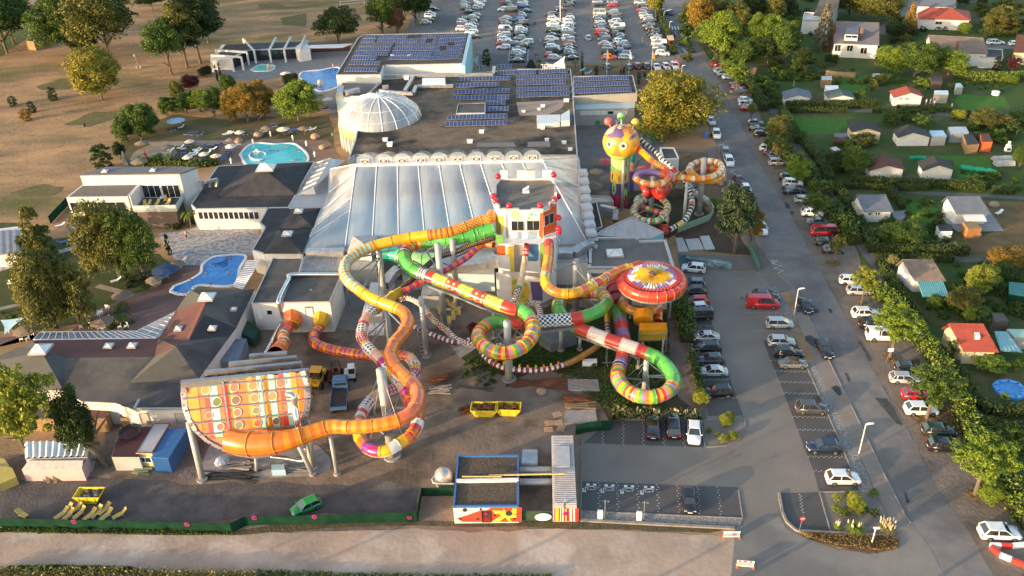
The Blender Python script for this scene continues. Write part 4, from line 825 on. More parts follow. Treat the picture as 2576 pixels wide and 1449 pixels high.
def SL(name,label,ctrl,dia,pat,sec=2.6,seg=14,step=.2,flange=None,bp=0):
 kk=None;cl=[];i=0
 while i<len(ctrl):
  if II(ctrl[i],str):kk=ctrl[i];i+=1
  cl.append((kk,*ctrl[i:i+3]));i+=3
 ctrl=cl;pts=SP([P(*c)for c in ctrl],.4);pts,L=resample(pts,step);n=len(pts);fr_=frames(pts)
 t=Thg(name,label,'water slide',(pts[0].x,pts[0].y,0))
 if bp:
  cp=[P(*c)for c in ctrl];al=[min(RG(n),key=lambda i:(pts[i]-c).length)/n for c in cp]
  al+=[al[-1]]*99;pat=[(al[int(f)]+(al[int(f)+1]-al[int(f)])*(f%1)+1e-4,q)for f,q in pat]
 def rad(f):
  if not II(dia,list):return dia/2
  for(f0,d0),(f1,d1)in zip(dia,dia[1:]):
   if f<=f1:return(d0+(d1-d0)*(f-f0)/max(1e-6,f1-f0))/2
  return dia[-1][1]/2
 k=max(2,int(sec/step));i0=0
 while i0<n-1:
  i1=min(n-1,i0+k)
  if n-1-i1<k//3:i1=n-1
  mb=MB();uv=[];mats=[];
  for i in RG(i0,i1+1):
   p,a,b=fr_[i];r=rad(i/n)
   for j in RG(seg+1):
    th=2*pi*j/seg;mb.v.append(p+(a*cos(th)+b*sin(th))*r);uv.append((i*step,r*2*pi*j/seg))
  for i in RG(i1-i0):
   f=(i0+i)/n;s=(i0+i)*step;last=0;pk=None
   for f1,q in pat:
    if f<=f1:pk=q;break
    last=f1
   pk=pk or pat[-1][1]
   if II(pk,tuple):m=pk[0][int(s/pk[1])%len(pk[0])]
   else:m=pk
   if m not in mats:mats.append(m)
   mi=mats.index(m)
   for j in RG(seg):mb.f.append((i*(seg+1)+j,i*(seg+1)+j+1,(i+1)*(seg+1)+j+1,(i+1)*(seg+1)+j));mb.m.append(mi)
  p,a,b=fr_[i0];d=a.cross(b)*-1;r=rad(i0/n);d=(fr_[min(n-1,i0+1)][0]-p).normalized();base=len(mb.v);fm=flange or mats[0]
  if fm not in mats:mats.append(fm)
  for o_,rr2 in((-.05,r),(-.05,r*1.055+.02),(.05,r*1.055+.02),(.05,r)):
   for j in RG(seg+1):
    th=2*pi*j/seg;mb.v.append(p+d*o_+(a*cos(th)+b*sin(th))*rr2);uv.append((.1,.1))
  for q in RG(3):
   for j in RG(seg):mb.f.append((base+q*(seg+1)+j,base+q*(seg+1)+j+1,base+(q+1)*(seg+1)+j+1,base+(q+1)*(seg+1)+j));mb.m.append(mats.index(fm))
  for sg in(1,-1):
   for i in RG(i0,i1):
    q0,a0,b0=fr_[i];q1,a1,b1=fr_[i+1];r0=rad(i/n);r1=rad((i+1)/n);base=len(mb.v)
    for q_,bb,aa,r_ in((q0,b0,a0,r0),(q1,b1,a1,r1)):
     for ex,ey in((0,-.03),(.09,-.03),(.09,.03),(0,.03)):mb.v.append(q_+bb*sg*(r_-.01+ex)+aa*(ey-.12));uv.append((.1,.1))
    for e in RG(4):mb.f.append((base+e,base+(e+1)%4,base+4+(e+1)%4,base+4+e));mb.m.append(mats.index(fm))
  mb.uv=uv;mb.bd('tube_section',mats,t,True);i0=i1
 return t,pts
A1=['G',120,640,14.6,'22',2290,735,14.5,2180,762,14.3,2050,815,14.,1880,868,13.7,1700,895,13.4,1480,925,13.1,1290,965,12.9,1150,1005,12.6,990,1075,12.3,880,1155,12.,850,1255,11.8,895,1355,11.5,985,1430,11.3,
'32',1070,70,11.1,1180,125,10.9,1310,175,10.7,1430,235,10.6,1478,330,10.4,1430,440,10.3,1345,540,10.2,1305,650,10.1,1345,760,10.1,1450,870,10.1,1550,970,10.1,1580,1090,10.,1520,1220,10.,1360,1310,9.8,1150,1355,9.6,900,1370,9.4,'F',1560,885,9.2,1400,930,9.,1250,980,8.9,1080,1025,8.8,900,1050,8.6,720,1050,8.5,560,1020,8.4]
s1,p1_=SL('orange_tube_slide','long tube slide turning from yellow through mint stripes to orange, ending in the funnel',A1,[(0,1.7),(.84,1.75),(.89,2.1),(.94,2.9),(1,3.1)],
[(1,cO),(3.6,p_oc),(5.1,([c_brn,cA],.4)),(8.2,cY),(13.2,([c_aqua,cA],.4)),(16.6,cY),(23.5,cO),(26.8,c_sal),(33,([cO,cA],.6)),(99,cO)],bp=1,sec=3.,flange=mat('flange_rust',(.62,.22,.04)))
s2,_=SL('polka_dot_slide','closed tube slide with polka dots in pink, purple and white looping under the orange one',['A',920,900,6.9,800,960,7.,680,1060,7.2,550,1160,7.3,'32',1140,215,7.4,1070,290,7.5,1025,400,7.5,1030,500,7.4,1085,590,7.3,1180,680,7.2,1270,780,7.1,1370,880,7.,1440,970,6.9,1490,1100,6.7,1560,1220,6.5,1570,1330,6.3,1510,1449,6.1,'42',1410,130,5.9,1260,215,5.7,1120,205,5.5,1020,110,5.3,990,-10,5.1,'32',1010,1260,4.9,1080,1140,4.6,1180,1050,4.4,1320,1000,4.2,1430,940,4.,1530,860,3.8,1550,770,3.6,1500,690,3.4,1400,660,3.2,1270,665,3.,1120,665,2.9,900,640,2.7,700,600,2.5,570,545,2.3,545,470,2.1,600,390,2.,625,330,2.],1.55,
[(3.6,cY),(4,p_rd),(4.8,p_blk),(5.6,p_pink),(5.8,cR),(6.6,p_blk),(7.5,p_pur),(7.8,p_rd),(8.6,p_blk),(9.4,p_pink),(9.8,c_mag),(10.2,p_blk),(10.9,p_rd),(11.6,p_blk),(12.3,p_pink),(12.7,c_mag),(16.2,([cW,cR,cO,cR],.8)),(21,([c_pur,cO,cY,cW,cY,c_mag],1.2)),(22.5,([cR,cW,cO,cW],.8)),(23.2,p_blk),(24,p_pink),(24.5,p_blk),(25.2,p_pur),(26,p_pink),(26.3,cR),(26.8,p_blk),(27.4,p_pur),(27.8,p_rd),(28.2,p_blk),(29,p_pink),(99,([cR,cA,cR,cO,c_pur,cO],.4))],bp=1,sec=2.2)
SL('black_tube_slide','thin black tube slide with confetti dots',['A',2110,200,12.2,1990,235,12.,1800,300,11.3,1620,385,10.5,1430,440,9.8,1310,510,9.3,1190,610,8.8,1050,735,8.2,960,810,7.7,890,880,7.3],.95,[(1,p_bd)],seg=10)
SL('magenta_tube_slide','thin tube slide striped magenta, orange and purple',['A',2120,295,11.2,2010,285,11.,1900,340,10.8,1780,450,10.2,1640,545,9.6,1500,625,9.,1350,690,8.5,1180,780,8.,1040,850,7.6,910,925,7.2],1.,[(.16,cO),(1,([c_mag,cO,c_pur,cO],.6))],seg=10)
A3=['A',2120,90,13.2,1960,130,12.9,1800,170,12.6,1560,225,12.3,1350,240,12.,1180,265,11.8,1040,300,11.6,960,370,11.4,935,460,11.2,980,560,11.,1090,650,10.8,1250,710,10.6,1430,780,10.4,1700,890,10.1,1960,1000,9.8,2200,1090,9.5,2370,1150,9.3,
'C',620,570,9.1,700,620,8.9,745,700,8.7,745,790,8.5,690,880,8.3,590,945,8.1,470,965,7.9,350,925,7.7,275,850,7.5,275,780,7.3,345,715,7.2,450,685,7.1,590,705,7.,760,690,6.9,920,675,6.8,1060,665,6.6,1200,640,6.4,1330,590,6.2,1400,520,6.,1385,460,5.8,1320,425,5.7,1230,425,5.6,1120,440,5.5,1010,480,5.4,975,540,5.3,1000,620,5.2,1080,700,5.1,1200,760,5.,1400,835,4.9,1560,890,4.8,1680,930,4.7,
'33',1240,625,4.5,1370,680,4.4,1480,770,4.3,1550,880,4.2,1530,980,4.1,1450,1045,4.,1320,1075,3.9,1180,1055,3.8,1060,980,3.7,1005,890,3.6,1010,790,3.5,1050,680,3.4,1065,560,3.3,1045,430,3.2,1025,300,3.1,1005,190,3.1]
s3,p3_=SL('green_raft_slide','widest closed tube slide, green, red and yellow with flowers, chequers and rainbow bends',A3,2.,
[(5,cG),(7.2,(STRIPE_MIX,.6)),(7.6,([cB,cW],.2)),(10.3,cG),(11,([cB,cW],.2)),(11.5,cR),(12.3,p_ylw),(12.9,p_red),(13.6,p_ylw),(14.3,p_red),(15.2,p_ylw),(16.3,cR),(18.7,cG),(26.9,(STRIPE_MIX,.4)),(28.5,cG),(29.4,cR),(32,p_ck),(32.7,cR),(35,cG),(41,(STRIPE_MIX,.4)),(43.6,cG),(44.3,cR),(45,p_wd),(45.8,cR),(46.9,p_wd),(48.3,cR),(51.6,cG),(57.7,(STRIPE_MIX,.4)),(58.2,([cB,cW],.2)),(61.8,([cR,c_vio],2.)),(99,cG)],bp=1,sec=2.6)
m_beam=mat('support_grey',(.27,.29,.31),.83,1,ro=.5,metal=.3)
for lb,pts in(('steel girder under the flowered straight run',dp('C',8.2,-180,350,100,455,300,540,555,640)),('steel girder under the chequered straight run',dp('C',5.6,640,778,1160,720)),('steel girder under the white dotted straight run',dp('C',3.9,1150,800,1450,900,1690,1000)),('steel gantry under the brick patterned tube near the tower',dp('A',12.2,1220,245,1620,215,1990,25))):
 mb=MB()
 for a,b in zip(pts,pts[1:]):
  mb.be(a,b,.9,.12);mb.be(a-VV((0,0,.3)),b-VV((0,0,.3)),.25,.5)
  n=int((b-a).length/2)
  for i in RG(n+1):mb.be(a.lerp(b,i/max(1,n))+VV((0,-.6,.1)),a.lerp(b,i/max(1,n))+VV((0,.6,.1)),.1,.1)
 sm('slide_girder',mb,m_beam,lb,'girder')
SL('bowl_tube_slide','tube slide in orange, red and yellow curling from the castle tower to the round bowl',['G',908,1040,11.6,'C',892,60,11.4,880,170,11.2,865,260,11.,862,330,10.8,905,395,10.6,990,430,10.4,1110,430,10.2,1210,395,10.,1310,345,9.8,1420,280,9.6,1540,222,9.4,'23',1130,1220,9.3,1220,1190,9.2],1.5,
[(.8,cR),(1.6,cO),(2.4,cA),(3,cO),(3.3,([cB,cW],.2)),(4.6,cY),(6,cO),(7.5,([cY,cA],.6)),(8,c_sal),(8.7,cY),(8.9,([cB,cW],.2)),(9.2,cR),(9.6,cA),(9.8,([cB,cW],.2)),(11.2,cO),(11.9,cY),(99,cR)],bp=1,sec=2.4)
SL('ochre_coil_slide','short ochre and yellow striped coil hanging under the round bowl',['33',1180,40,4.2,1090,70,4.4,1040,130,4.5,1090,200,4.5,1200,235,4.3,1330,225,4.1,1400,180,3.9,1400,240,3.4,1400,330,2.8],1.4,[(.7,([c_ocr,cA],.6)),(1,([cR,c_ocr],.6))])
mb=MB()
for i,(y0,y1,h)in EN(((-50,20,4.8),(20,90,4.4),(90,175,3.9))):
 mb.tu([P('33',988+i*3,y0,h),P('33',990+i*3,y1,h-.35)],1.75-.1*i,14)
sm('slide_hood',mb,pt('hood_red',(.36,.03,.03)),'big dark red hood of three rings beside the round bowl','slide hood',smooth=False)
SL('maroon_slide','thin maroon and white banded slide with orange and yellow wheels winding near the ground',['G',602,1075,11.6,'C',690,30,11.,680,120,9.6,660,230,8.2,650,300,7.2,620,400,6.2,585,490,5.2,500,600,4.4,440,640,4.2],.95,
[(.16,([cR,cW],.4)),(.5,c_cream),(.53,c_teal),(1,p_mw)],sec=1.6,seg=10)
SL('maroon_slide','maroon and white ring slide starting at the blue steel stair',['A',880,1020,3.6,960,1000,3.6,1080,1040,3.5,1200,1130,3.4,1330,1290,3.2,1500,1430,3.,'C',60,830,2.9,190,885,2.8,330,905,2.7,470,895,2.6,600,850,2.6,700,790,2.6,790,700,2.7,815,610,2.8,780,530,2.9,700,520,3.],.8,[(1,p_mw)],sec=1.6,seg=10)
SL('maroon_slide','lowest maroon and white ring slide sweeping along the grass to the ochre tube',['A',1060,1370,3.,1150,1430,2.9,'C',20,860,2.8,110,865,2.7,230,850,2.6,300,960,2.2,370,1035,2.,480,1090,1.9,620,1112,1.8,780,1115,1.7,950,1090,1.6,1100,1035,1.5,1230,960,1.5,1330,890,1.5,1410,800,1.7,1410,690,2.,1410,600,2.4],.85,[(.64,([c_mar,cW],.4)),(.82,c_ocr),(.94,([c_mar,cW],.4)),(1,cY)],sec=1.6,seg=10)
for i,(k,x,y,h)in EN([('C',560,1072,2.4),('C',630,1080,2.3),('C',703,1083,2.3),('C',775,1085,2.3),('C',845,1080,2.3),('C',910,1070,2.2),('C',975,1055,2.2),('C',490,1055,2.5),('C',420,1030,2.6),('A',1350,1340,3.6),('A',1250,1225,3.8),('A',1300,1280,3.8),('A',1410,1385,3.6),('A',1470,1420,3.6),('C',600,830,3.2),('C',650,800,3.2),('C',555,855,3.2)]):
 c=P(k,x,y,h);mb=MB();mb.tu([c+VV((-.14,0,0)),c+VV((.14,0,0))],.3,10);o=sm('wheel_ornament',mb,cY if i%2 else cO,('yellow' if i%2 else 'orange')+' wheel ornament on a maroon ring slide','ornament',group='yellow wheel ornaments' if i%2 else 'orange wheel ornaments')
SL('teal_tube_slide','teal and green tube on the ground behind the green bend',['A',600,400,4.6,760,410,4.6,880,450,4.6,1030,480,4.7,1180,500,4.8,1350,490,4.9],[(0,3.),(1,2.6)],[(.35,c_teal),(1,pt('slide_light_green',(.22,.5,.2)))],sec=2.2,seg=16)
SL('green_raft_slide','green transparent looking wide chute feeding out of the castle tower',['A',2110,110,12.6,1940,150,12.4,1780,190,12.2],3.2,[(1,cG)],sec=1.6,seg=16)
SL('tower_tube_slide','orange and peach tube slide looping from the round headed tower',['E',545,405,12.6,610,455,12.3,680,520,12.,750,580,11.7,830,620,11.4,890,670,11.1,905,730,10.9,850,785,10.7,750,805,10.6,640,795,10.5,560,755,10.4,560,710,10.3,640,682,10.2,760,685,10.1,860,710,10.,980,725,9.9,1120,745,9.8,1270,745,9.7,1390,715,9.6,1465,655,9.5,1445,590,9.4,1350,560,9.3,1220,568,9.2,1130,615,9.1,1130,670,9.,1210,740,8.8,1320,768,8.6,1430,755,8.4,1475,700,8.2,1400,645,8.1,1250,650,8.,1100,680,7.8,1010,730,7.6,930,800,7.4],1.25,
[(1,cR),(2.4,cA),(3,cO),(4.5,p_oc),(6.5,cR),(10,([cA,c_cream,cO],.6)),(13.5,c_vio),(14.5,cO),(17.5,([c_cream,cO,cA],.6)),(24,([c_cream,cW,cR,cY],.4)),(27,cA),(99,([cR,cO,cY],.6))],bp=1,sec=2.2,seg=12)
SL('zebra_slide','narrow black and white banded slide with red joints descending from the round headed tower',['E',580,310,13.,660,385,12.,750,455,11.,850,560,9.8,950,645,8.8,1050,755,7.6,1115,850,6.4,1145,950,5.4,1140,1050,4.4,1095,1150,3.4,1040,1215,2.8,960,1260,2.2,900,1295,1.9],.95,
[(.35,([cB,cW],.4)),(.40,cR),(.68,([cB,cW],.4)),(.71,c_sal),(.88,([cB,cW],.4)),(.91,cY),(1,([cB,cW],.4))],sec=2.,seg=10)
SL('striped_loop_slide','red, green and cream striped tube coiling round a pillar below the red funnel',['E',830,965,4.6,880,1020,4.5,880,1080,4.4,840,1150,4.2,770,1195,4.,680,1200,3.8,590,1175,3.6,530,1110,3.4,535,1050,3.2,590,1000,3.1,670,955,3.,650,930,2.9,580,950,2.7,560,990,2.6,620,1050,2.3,720,1085,2.1,810,1115,1.9,865,1150,1.7,850,1230,1.5],1.25,[(.75,([cR,cW,cG,c_pink,c_cream,cG],.4)),(1,([c_pink,cR,c_cream,cG,cR],.6))],sec=2.,seg=12)
fc=P('E',785,880,6.6);t=Thg('red_funnel','bulging red funnel in the middle of the creature tower slides','slide funnel',(fc.x,fc.y,4))
mb=MB();mb.sp(fc,.8,14,10);o_=mb.bd('funnel_body',cR,t,True)
ax0=P('E',770,895,6.4);ax1=P('E',960,775,7.2)
MB().tu([ax0,ax0.lerp(ax1,.15),ax0.lerp(ax1,.5),ax1],[1.5,1.75,1.3,.7],18).bd('funnel_cone',cR,t,True)
mb=MB();a0=P('E',600,830,6.2);mb.tu([a0,P('E',700,900,5.8)],[.4,1.3],14);mb.bd('funnel_tail',pt('deep_red',(.5,.03,.03)),t,True)
for i in RG(6):
 f=.25+i*.11;c=ax0.lerp(ax1,f);mb=MB();r=1.78-f*1.;d=(ax1-ax0).normalized();mb.tu([c-d*.1,c+d*.1],r+.06,18);mb.bd('funnel_rib',[cY,cG,c_pur][i%3],t,True)
mb=MB();mb.tu(Q('E',880,1290,1.4,810,1290,1.6),[1.1,.9],12);sm('slide_mouth',mb,cR,'red and yellow mouth where the zebra slide enters the angular building','slide mouth')
m_pil=mat('pillar_grey',(.40,.40,.385),.83,.5,ro=.55,metal=.15)
def PI(label,k,x,y,k2,x2,y2,r,arms=()):
 b=P(k,x,y,0);h=hgt(b,(k2,x2,y2));t=Thg('slide_pillar',label,'pillar',(b.x,b.y,0))
 MB().tu([(b.x,b.y,0),(b.x,b.y,h)],[r*1.08,r*.95],16).bd('post',m_pil,t,True)
 MB().lz([(r*1.9,0),(r*1.9,.3),(r*1.15,.32)],(b.x,b.y,0),14).bd('footing',m_conc,t)
 for a in arms:
  q=P(*a);mb=MB();z0=max(.5,min(h-.3,q.z-.8));mb.tu([(b.x,b.y,z0),q],.13,7);mb.bd('arm',m_beam,t)
  MB().tu([(b.x,b.y,h-.1),q],.03,4).bd('stay_cable',m_beam,t)
 return t
PI('tall front pillar in the middle of the orange slide loop','42',1325,270,'32',1190,805,.62,(('32',1560,1180,9),('32',1440,960,6.2),('42',1100,160,5),('42',1430,90,5.2),('32',1100,1150,4),('32',1380,1330,9),('32',1280,1390,9),('32',1020,1280,4)))
PI('pillar behind the first orange curve','32',1312,620,'32',1235,195,.5,(('32',1090,590,6.6),('32',1290,650,9.3),('32',1450,400,9.6),('32',1060,480,6.8)))
PI('highest grey pillar between the yellow slide and its shadowed bend','32',1262,205,'22',1145,955,.5,(('A',390,850,10.6),('A',250,700,10.8),('A',800,360,11.6),('A',240,470,11.4),('A',590,950,10)))
PI('pillar in the middle of the rainbow striped loop','C',540,1200,'C',510,682,.55,(('C',720,870,7.6),('C',380,930,7),('C',380,720,6.6),('C',640,700,6.4)))
PI('pillar inside the half loop behind the chequered tube','C',1128,605,'C',1126,132,.5,(('C',930,230,10.2),('C',1360,590,5.4),('C',1000,560,4.7),('C',1260,360,9.2),('C',1250,430,5)))
PI('pillar in the middle of the lower right green loop','33',1263,1022,'33',1272,715,.4,(('33',1490,885,3.5),('33',1320,1030,3.1),('33',1070,890,2.9),('33',1130,990,2.9),('33',1480,860,3.6)))
PI('pillar under the flowered run beside the folded loungers','A',1470,1400,'A',1372,275,.5,(('A',1050,500,10.4),('A',1180,290,11)))
PI('pillar in front of the long duct near the black tube','A',1640,1120,'A',1537,212,.5,(('A',1210,610,8),('A',1900,330,10.2),('A',1320,500,8.6),('A',1800,480,9)))
PI('grey pillar left in the round headed tower slides','E',705,1150,'E',738,572,.5,(('E',850,620,10.6),('E',640,690,9.6),('E',880,1070,3.8),('E',560,1130,3)))
PI('grey pillar carrying the right loop of the round headed tower slides','E',1220,1130,'E',1275,527,.5,(('E',1390,680,8.6),('E',1130,640,8.2),('E',1100,820,6)))
PI('slim pillar beside the zebra slide and green fence','E',1052,1290,'E',1096,782,.3,(('E',1240,820,7),))
PI('pillar close in front of the creature tower','E',398,1080,'E',415,548,.3)
for i,(k,x,y,k2,x2,y2,r)in EN((('33',625,610,'33',625,470,.25),('33',438,615,'33',440,390,.3),('33',1200,790,'33',1195,690,.2),('33',1245,560,'33',1250,500,.15),('33',1440,640,'33',1440,500,.15),('A',200,1085,'A',165,850,.12),('A',370,850,'A',345,715,.12),('C',410,820,'C',405,590,.3),('32',1665,670,'32',1590,90,.4))):
 PI(f'short secondary support post under a slide run, {ordw[i] if i else "first"} of nine from the lower right',k,x,y,k2,x2,y2,r)
bt=Thg('striped_funnel','huge half round funnel slide with orange and yellow striped front and round portholes','funnel slide',P('F',720,1300,0))
def hf(y):return 13.2-(y-400)*(13.2-4.2)/790
def pf(x,y,o=.0):
 hh=max(3.8,hf(y));return P('F',x,y,hh)+VV((0,-o*.92,o*.35))
prof=[(100,470),(95,560),(110,700),(150,820),(220,930),(330,1030),(480,1110),(640,1165),(800,1185),(950,1165),(1080,1100),(1180,1020),(1250,900),(1300,760),(1320,620),(1310,480),(1270,350)]
front_pl=[pf(x,y)for x,y in prof];nb=len(front_pl)
MB().add([p for p in front_pl],[tuple(RG(nb))]).bd('front_wall',cO,bt)
stripes=[(100,175,'y'),(175,205,'y'),(265,318,'r'),(318,400,'a'),(440,500,'r'),(500,545,'o2'),(545,585,'r'),(690,745,'y'),(790,850,'a'),(850,905,'y'),(905,965,'a'),(1010,1060,'r'),(1060,1120,'a'),(1120,1180,'y')]
cm={'y':cA,'r':cR,'a':c_aqua,'o2':cY}
def ybot(x):
 for(x0,y0),(x1,y1)in zip(prof,prof[1:]):
  if x0<=x<=x1 and x>100:return y0+(y1-y0)*(x-x0)/(x1-x0)
 return 900
for a,b,c in stripes:
 sl=55*(1 if True else 0);y0=450-(a-100)*.1;bot=min(ybot(min(1240,a+60)),ybot(min(1240,b+60)),900+max(0,500-a)*.5)-12
 k=(bot-y0)/800*95
 vs=[pf(a+20,y0,.05),pf(b+20,y0,.05),pf(b+20+k,bot,.05),pf(a+20+k,bot,.05)];bk=[v+VV((0,.046,-.0175))for v in vs]
 MB().add([v for v in vs+bk],[(0,1,2,3),(0,4,5,1),(1,5,6,2),(2,6,7,3),(3,7,4,0)]).bd('stripe_panel',cm[c],bt)
for x,y,rr3,cc in((318,522,42,c_ocr),(430,637,42,mat('port_olive',(.14,.17,.04),(.1,.12,.03))),(350,770,36,pt('port_rust',(.45,.14,.06))),(463,882,36,pt('port_brown',(.28,.14,.07))),(598,495,42,pt('port_rust',(.4,.1,.05))),(615,620,42,pt('port_dark',(.18,.09,.05))),(630,742,38,pt('port_rust',0)),(647,865,38,pt('port_grey',(.2,.18,.1))),(783,478,44,pt('port_orange',(.55,.22,.06))),(800,600,42,pt('port_orange',0)),(817,723,36,pt('port_grey',0)),(830,846,36,pt('port_rust',0)),(1060,450,44,pt('port_brown',0)),(974,580,44,pt('port_orange',0)),(1015,825,36,pt('port_grey',0)),(1090,695,30,pt('port_brown',0))):
 c=pf(x,y,.08);ux=(pf(x+30,y-3,.08)-c).normalized();uz=(pf(x,y-30,.08)-c).normalized();R_=(pf(x+rr3,y,0)-pf(x,y,0)).length;nn=ux.cross(uz)*-1
 if nn.y>0:nn=-nn
 def ring(r,o,n=20):return[tuple(c+nn*o+(ux*cos(2*pi*i/n)+uz*sin(2*pi*i/n))*r)for i in RG(n)]
 n=20;mb=MB();mb.add(ring(R_*1.1,0)+ring(R_*1.1,.06)+ring(R_*.98,.06)+ring(R_*.98,0),[(q*n+i,q*n+(i+1)%n,(q+1)*n+(i+1)%n,(q+1)*n+i)for q in RG(3)for i in RG(n)]);po=mb.bd('porthole',cY if x==1090 else cW,bt)
 MB().add(ring(R_*.99,.02),[tuple(RG(n))]).bd('pane',cc,po)
for(xa,ya,xb,yb)in((105,495,1300,385),(95,605,1335,490),(115,722,1335,605),(170,850,1310,740),(250,962,1190,872)):
 MB().be(pf(xa,ya,.25),pf(xb,yb,.25),.18,.16).bd('front_rail',m_beam,bt)
for(xa,ya,xb,yb)in((488,415,560,940),(865,380,930,905)):
 MB().be(pf(xa,ya,.35),pf(xb,yb,.35),.2,.16).bd('upright',mS,bt)
mb=MB();rim=[pf(x,y)for x,y in prof]
for a,b in zip(rim,rim[1:]):mb.be(a+VV((0,.25,.05)),b+VV((0,.25,.05)),.75,.5,upv=(0,1,.3))
mb.bd('rim_flange',mat('rim_grey',(.30,.27,.30),.84,1,ro=.5,metal=.3),bt)
mb=MB()
for(x,y)in((100,555),(113,660),(135,720),(190,860),(245,912),(372,1045),(470,1100),(565,1135),(1310,385),(1328,430),(1335,480),(1340,560),(1338,633),(1330,690),(1322,737),(1303,780),(1285,822)):c=pf(x,y,.5);mb.sp(c,.11,6,4)
mb.bd('flange_bolt',cB,bt)
rings_=[((95,450,13.2),(1305,335,13.2)),((330,350,11.6),(1240,262,11.6)),((565,266,10.),(1190,205,10.)),((765,188,8.4),(1095,160,8.4))]
RP=[]
for(a,b)in rings_:
 pa,pb_=P('F',*a),P('F',*b);mb=MB();d=(pb_-pa).normalized();mb.be(pa-d*.3,pb_+d*.3,.55,.5);mb.be(pa-d*.3-VV((0,0,.45)),pb_+d*.3-VV((0,0,.45)),.3,.5);mb.bd('top_girder',mS,bt)
 w_=(pb_-pa).length/2;c=(pa+pb_)/2;dep=min(w_*1.05,9. if w_>6 else 6)
 RP.append([c+d*w_*cos(pi*i/14)*-1+VV((0,0,-dep*.98*sin(pi*i/14)-.5))for i in RG(15)])
for i in RG(3):
 a,b=RP[i],RP[i+1];MB().add([p for p in a+b],[(j,j+1,15+j+1,15+j)for j in RG(14)]).bd('shell_segment',cO,bt,True)
 a0,a1,b0,b1=a[0],a[-1],b[0],b[-1];NN=9-i*2
 for j in RG(NN):
  mb=MB();q=[a0.lerp(a1,j/NN),a0.lerp(a1,(j+1)/NN),b0.lerp(b1,(j+1)/NN),b0.lerp(b1,j/NN)];mb.add([tuple(p-VV((0,0,.25)))for p in q],[(0,1,2,3)]);mb.bd('top_panel',[c_sal,cA,cO,pt('port_brown',0),cY][(j+i*2)%5],bt)
  MB().be(q[0],q[3],.12,.14).bd('cross_bar',m_beam,bt)
SL('funnel_exit_tube','swirled red, mint and yellow tube between funnel and machine house',['F',1000,175,7.4,1040,120,5.6,1085,30,4.,'32',240,470,3.2,290,400,2.8,310,360,2.6],[(0,2.4),(.5,1.7),(1,1.6)],[(.3,([c_sal,cO],.6)),(.5,([cA,cR],.8)),(.8,([cR,cY,c_aqua],.6)),(1,cR)],sec=1.8)
for lb,m,pts,r in(('faceted orange slide mouth on the white machine house wall',cO,[('32',335,360,2.3),('32',345,270,2.9),('32',380,230,3.4)],(1.3,1.75,1.6)),('faceted yellow slide mouth on the white machine house wall',cY,[('32',605,370,2.2),('32',625,290,2.6),('32',640,215,3.2)],(1.05,1.5,1.4))):
 t=Thg('slide_mouth',lb,'slide mouth',P(*pts[0][:3],0));q=[P(*p)for p in pts]
 MB().tu(q,list(r),8).bd('hood',m,t);MB().tu([q[0]+(q[0]-q[1])*.15,q[0]],r[0]*.9,14).bd('collar',cY,t);mb=MB()
 mb.be(q[1]+VV((0,0,r[1]*.95)),q[2]+VV((0,0,r[2]*.95)),.3,.2);mb.bd('ridge',m,t)
for lb,a,b,r in(('left sloping leg of the striped funnel',('41',2000,500,0),pf(140,850,-.3),.42),('front right leg of the striped funnel',('42',540,445,0),pf(1180,1000,-.5),.3),('rear right leg of the striped funnel',('42',535,385,0),pf(1300,860,-.8),.45),('short middle leg under the striped funnel',('41',2535,415,0),pf(800,1185,-.3),.22)):
 q=P(*a);t=Thg('steel_support',lb,'steel support',q);MB().tu([q,b],r,14).bd('post',m_pil,t,True);MB().lz([(r*1.7,0),(r*1.7,.35),(.01,.36)],q,14).bd('footing',m_conc,t)
PI('inclined looking post with concrete shoe under the orange tube','42',780,445,'42',692,75,.25)
pipe('bent silver pipe rising on the front of the striped funnel',Q('F',1110,570,12.3,1180,580,12.3,1190,680,11,1215,820,9.5,1240,920,8),.42)
pipe('silver pipe lying under the striped funnel',Q('F',960,1180,1.2,1100,1195,1.2,1290,1215,1.2,1300,1090,3),.3)
uc=P('23',1340,1295,9.8);UR=5.35
ut=Thg('round_bowl','round bowl slide with red rim and pleated yellow, white and purple roof','bowl slide',(uc.x,uc.y,0));cx,cy=uc.x,uc.y
NP=48
for j in RG(NP):
 a0,a1=2*pi*j/NP,2*pi*(j+1)/NP;am=(a0+a1)/2
 rk=random.Random(j*7);blob=rk.random()<.42
 for(r0,r1,m)in((.5,2.7+.35*sin(j*1.3),cY),(2.7+.35*sin(j*1.3),3.2,cW if not blob else c_vio),(3.2,3.75,c_vio if j%9<5 else cW),(3.75,4.35,cR)):
  def z(r,top):return 10.-r*.10+(.14 if top else 0)
  mb=MB();mb.add([(cx+r0*cos(a0),cy+r0*sin(a0),z(r0,0)),(cx+r1*cos(a0),cy+r1*sin(a0),z(r1,0)),(cx+r1*cos(am),cy+r1*sin(am),z(r1,1)),(cx+r0*cos(am),cy+r0*sin(am),z(r0,1)),(cx+r1*cos(a1),cy+r1*sin(a1),z(r1,0)),(cx+r0*cos(a1),cy+r0*sin(a1),z(r0,0))],[(0,1,2,3),(3,2,4,5)])
  mb.bd('roof_pleat',m,ut)
pr=[(4.3,9.5),(4.8,9.6),(5.15,9.35),(5.35,8.9),(5.3,8.4),(5.,8.)]
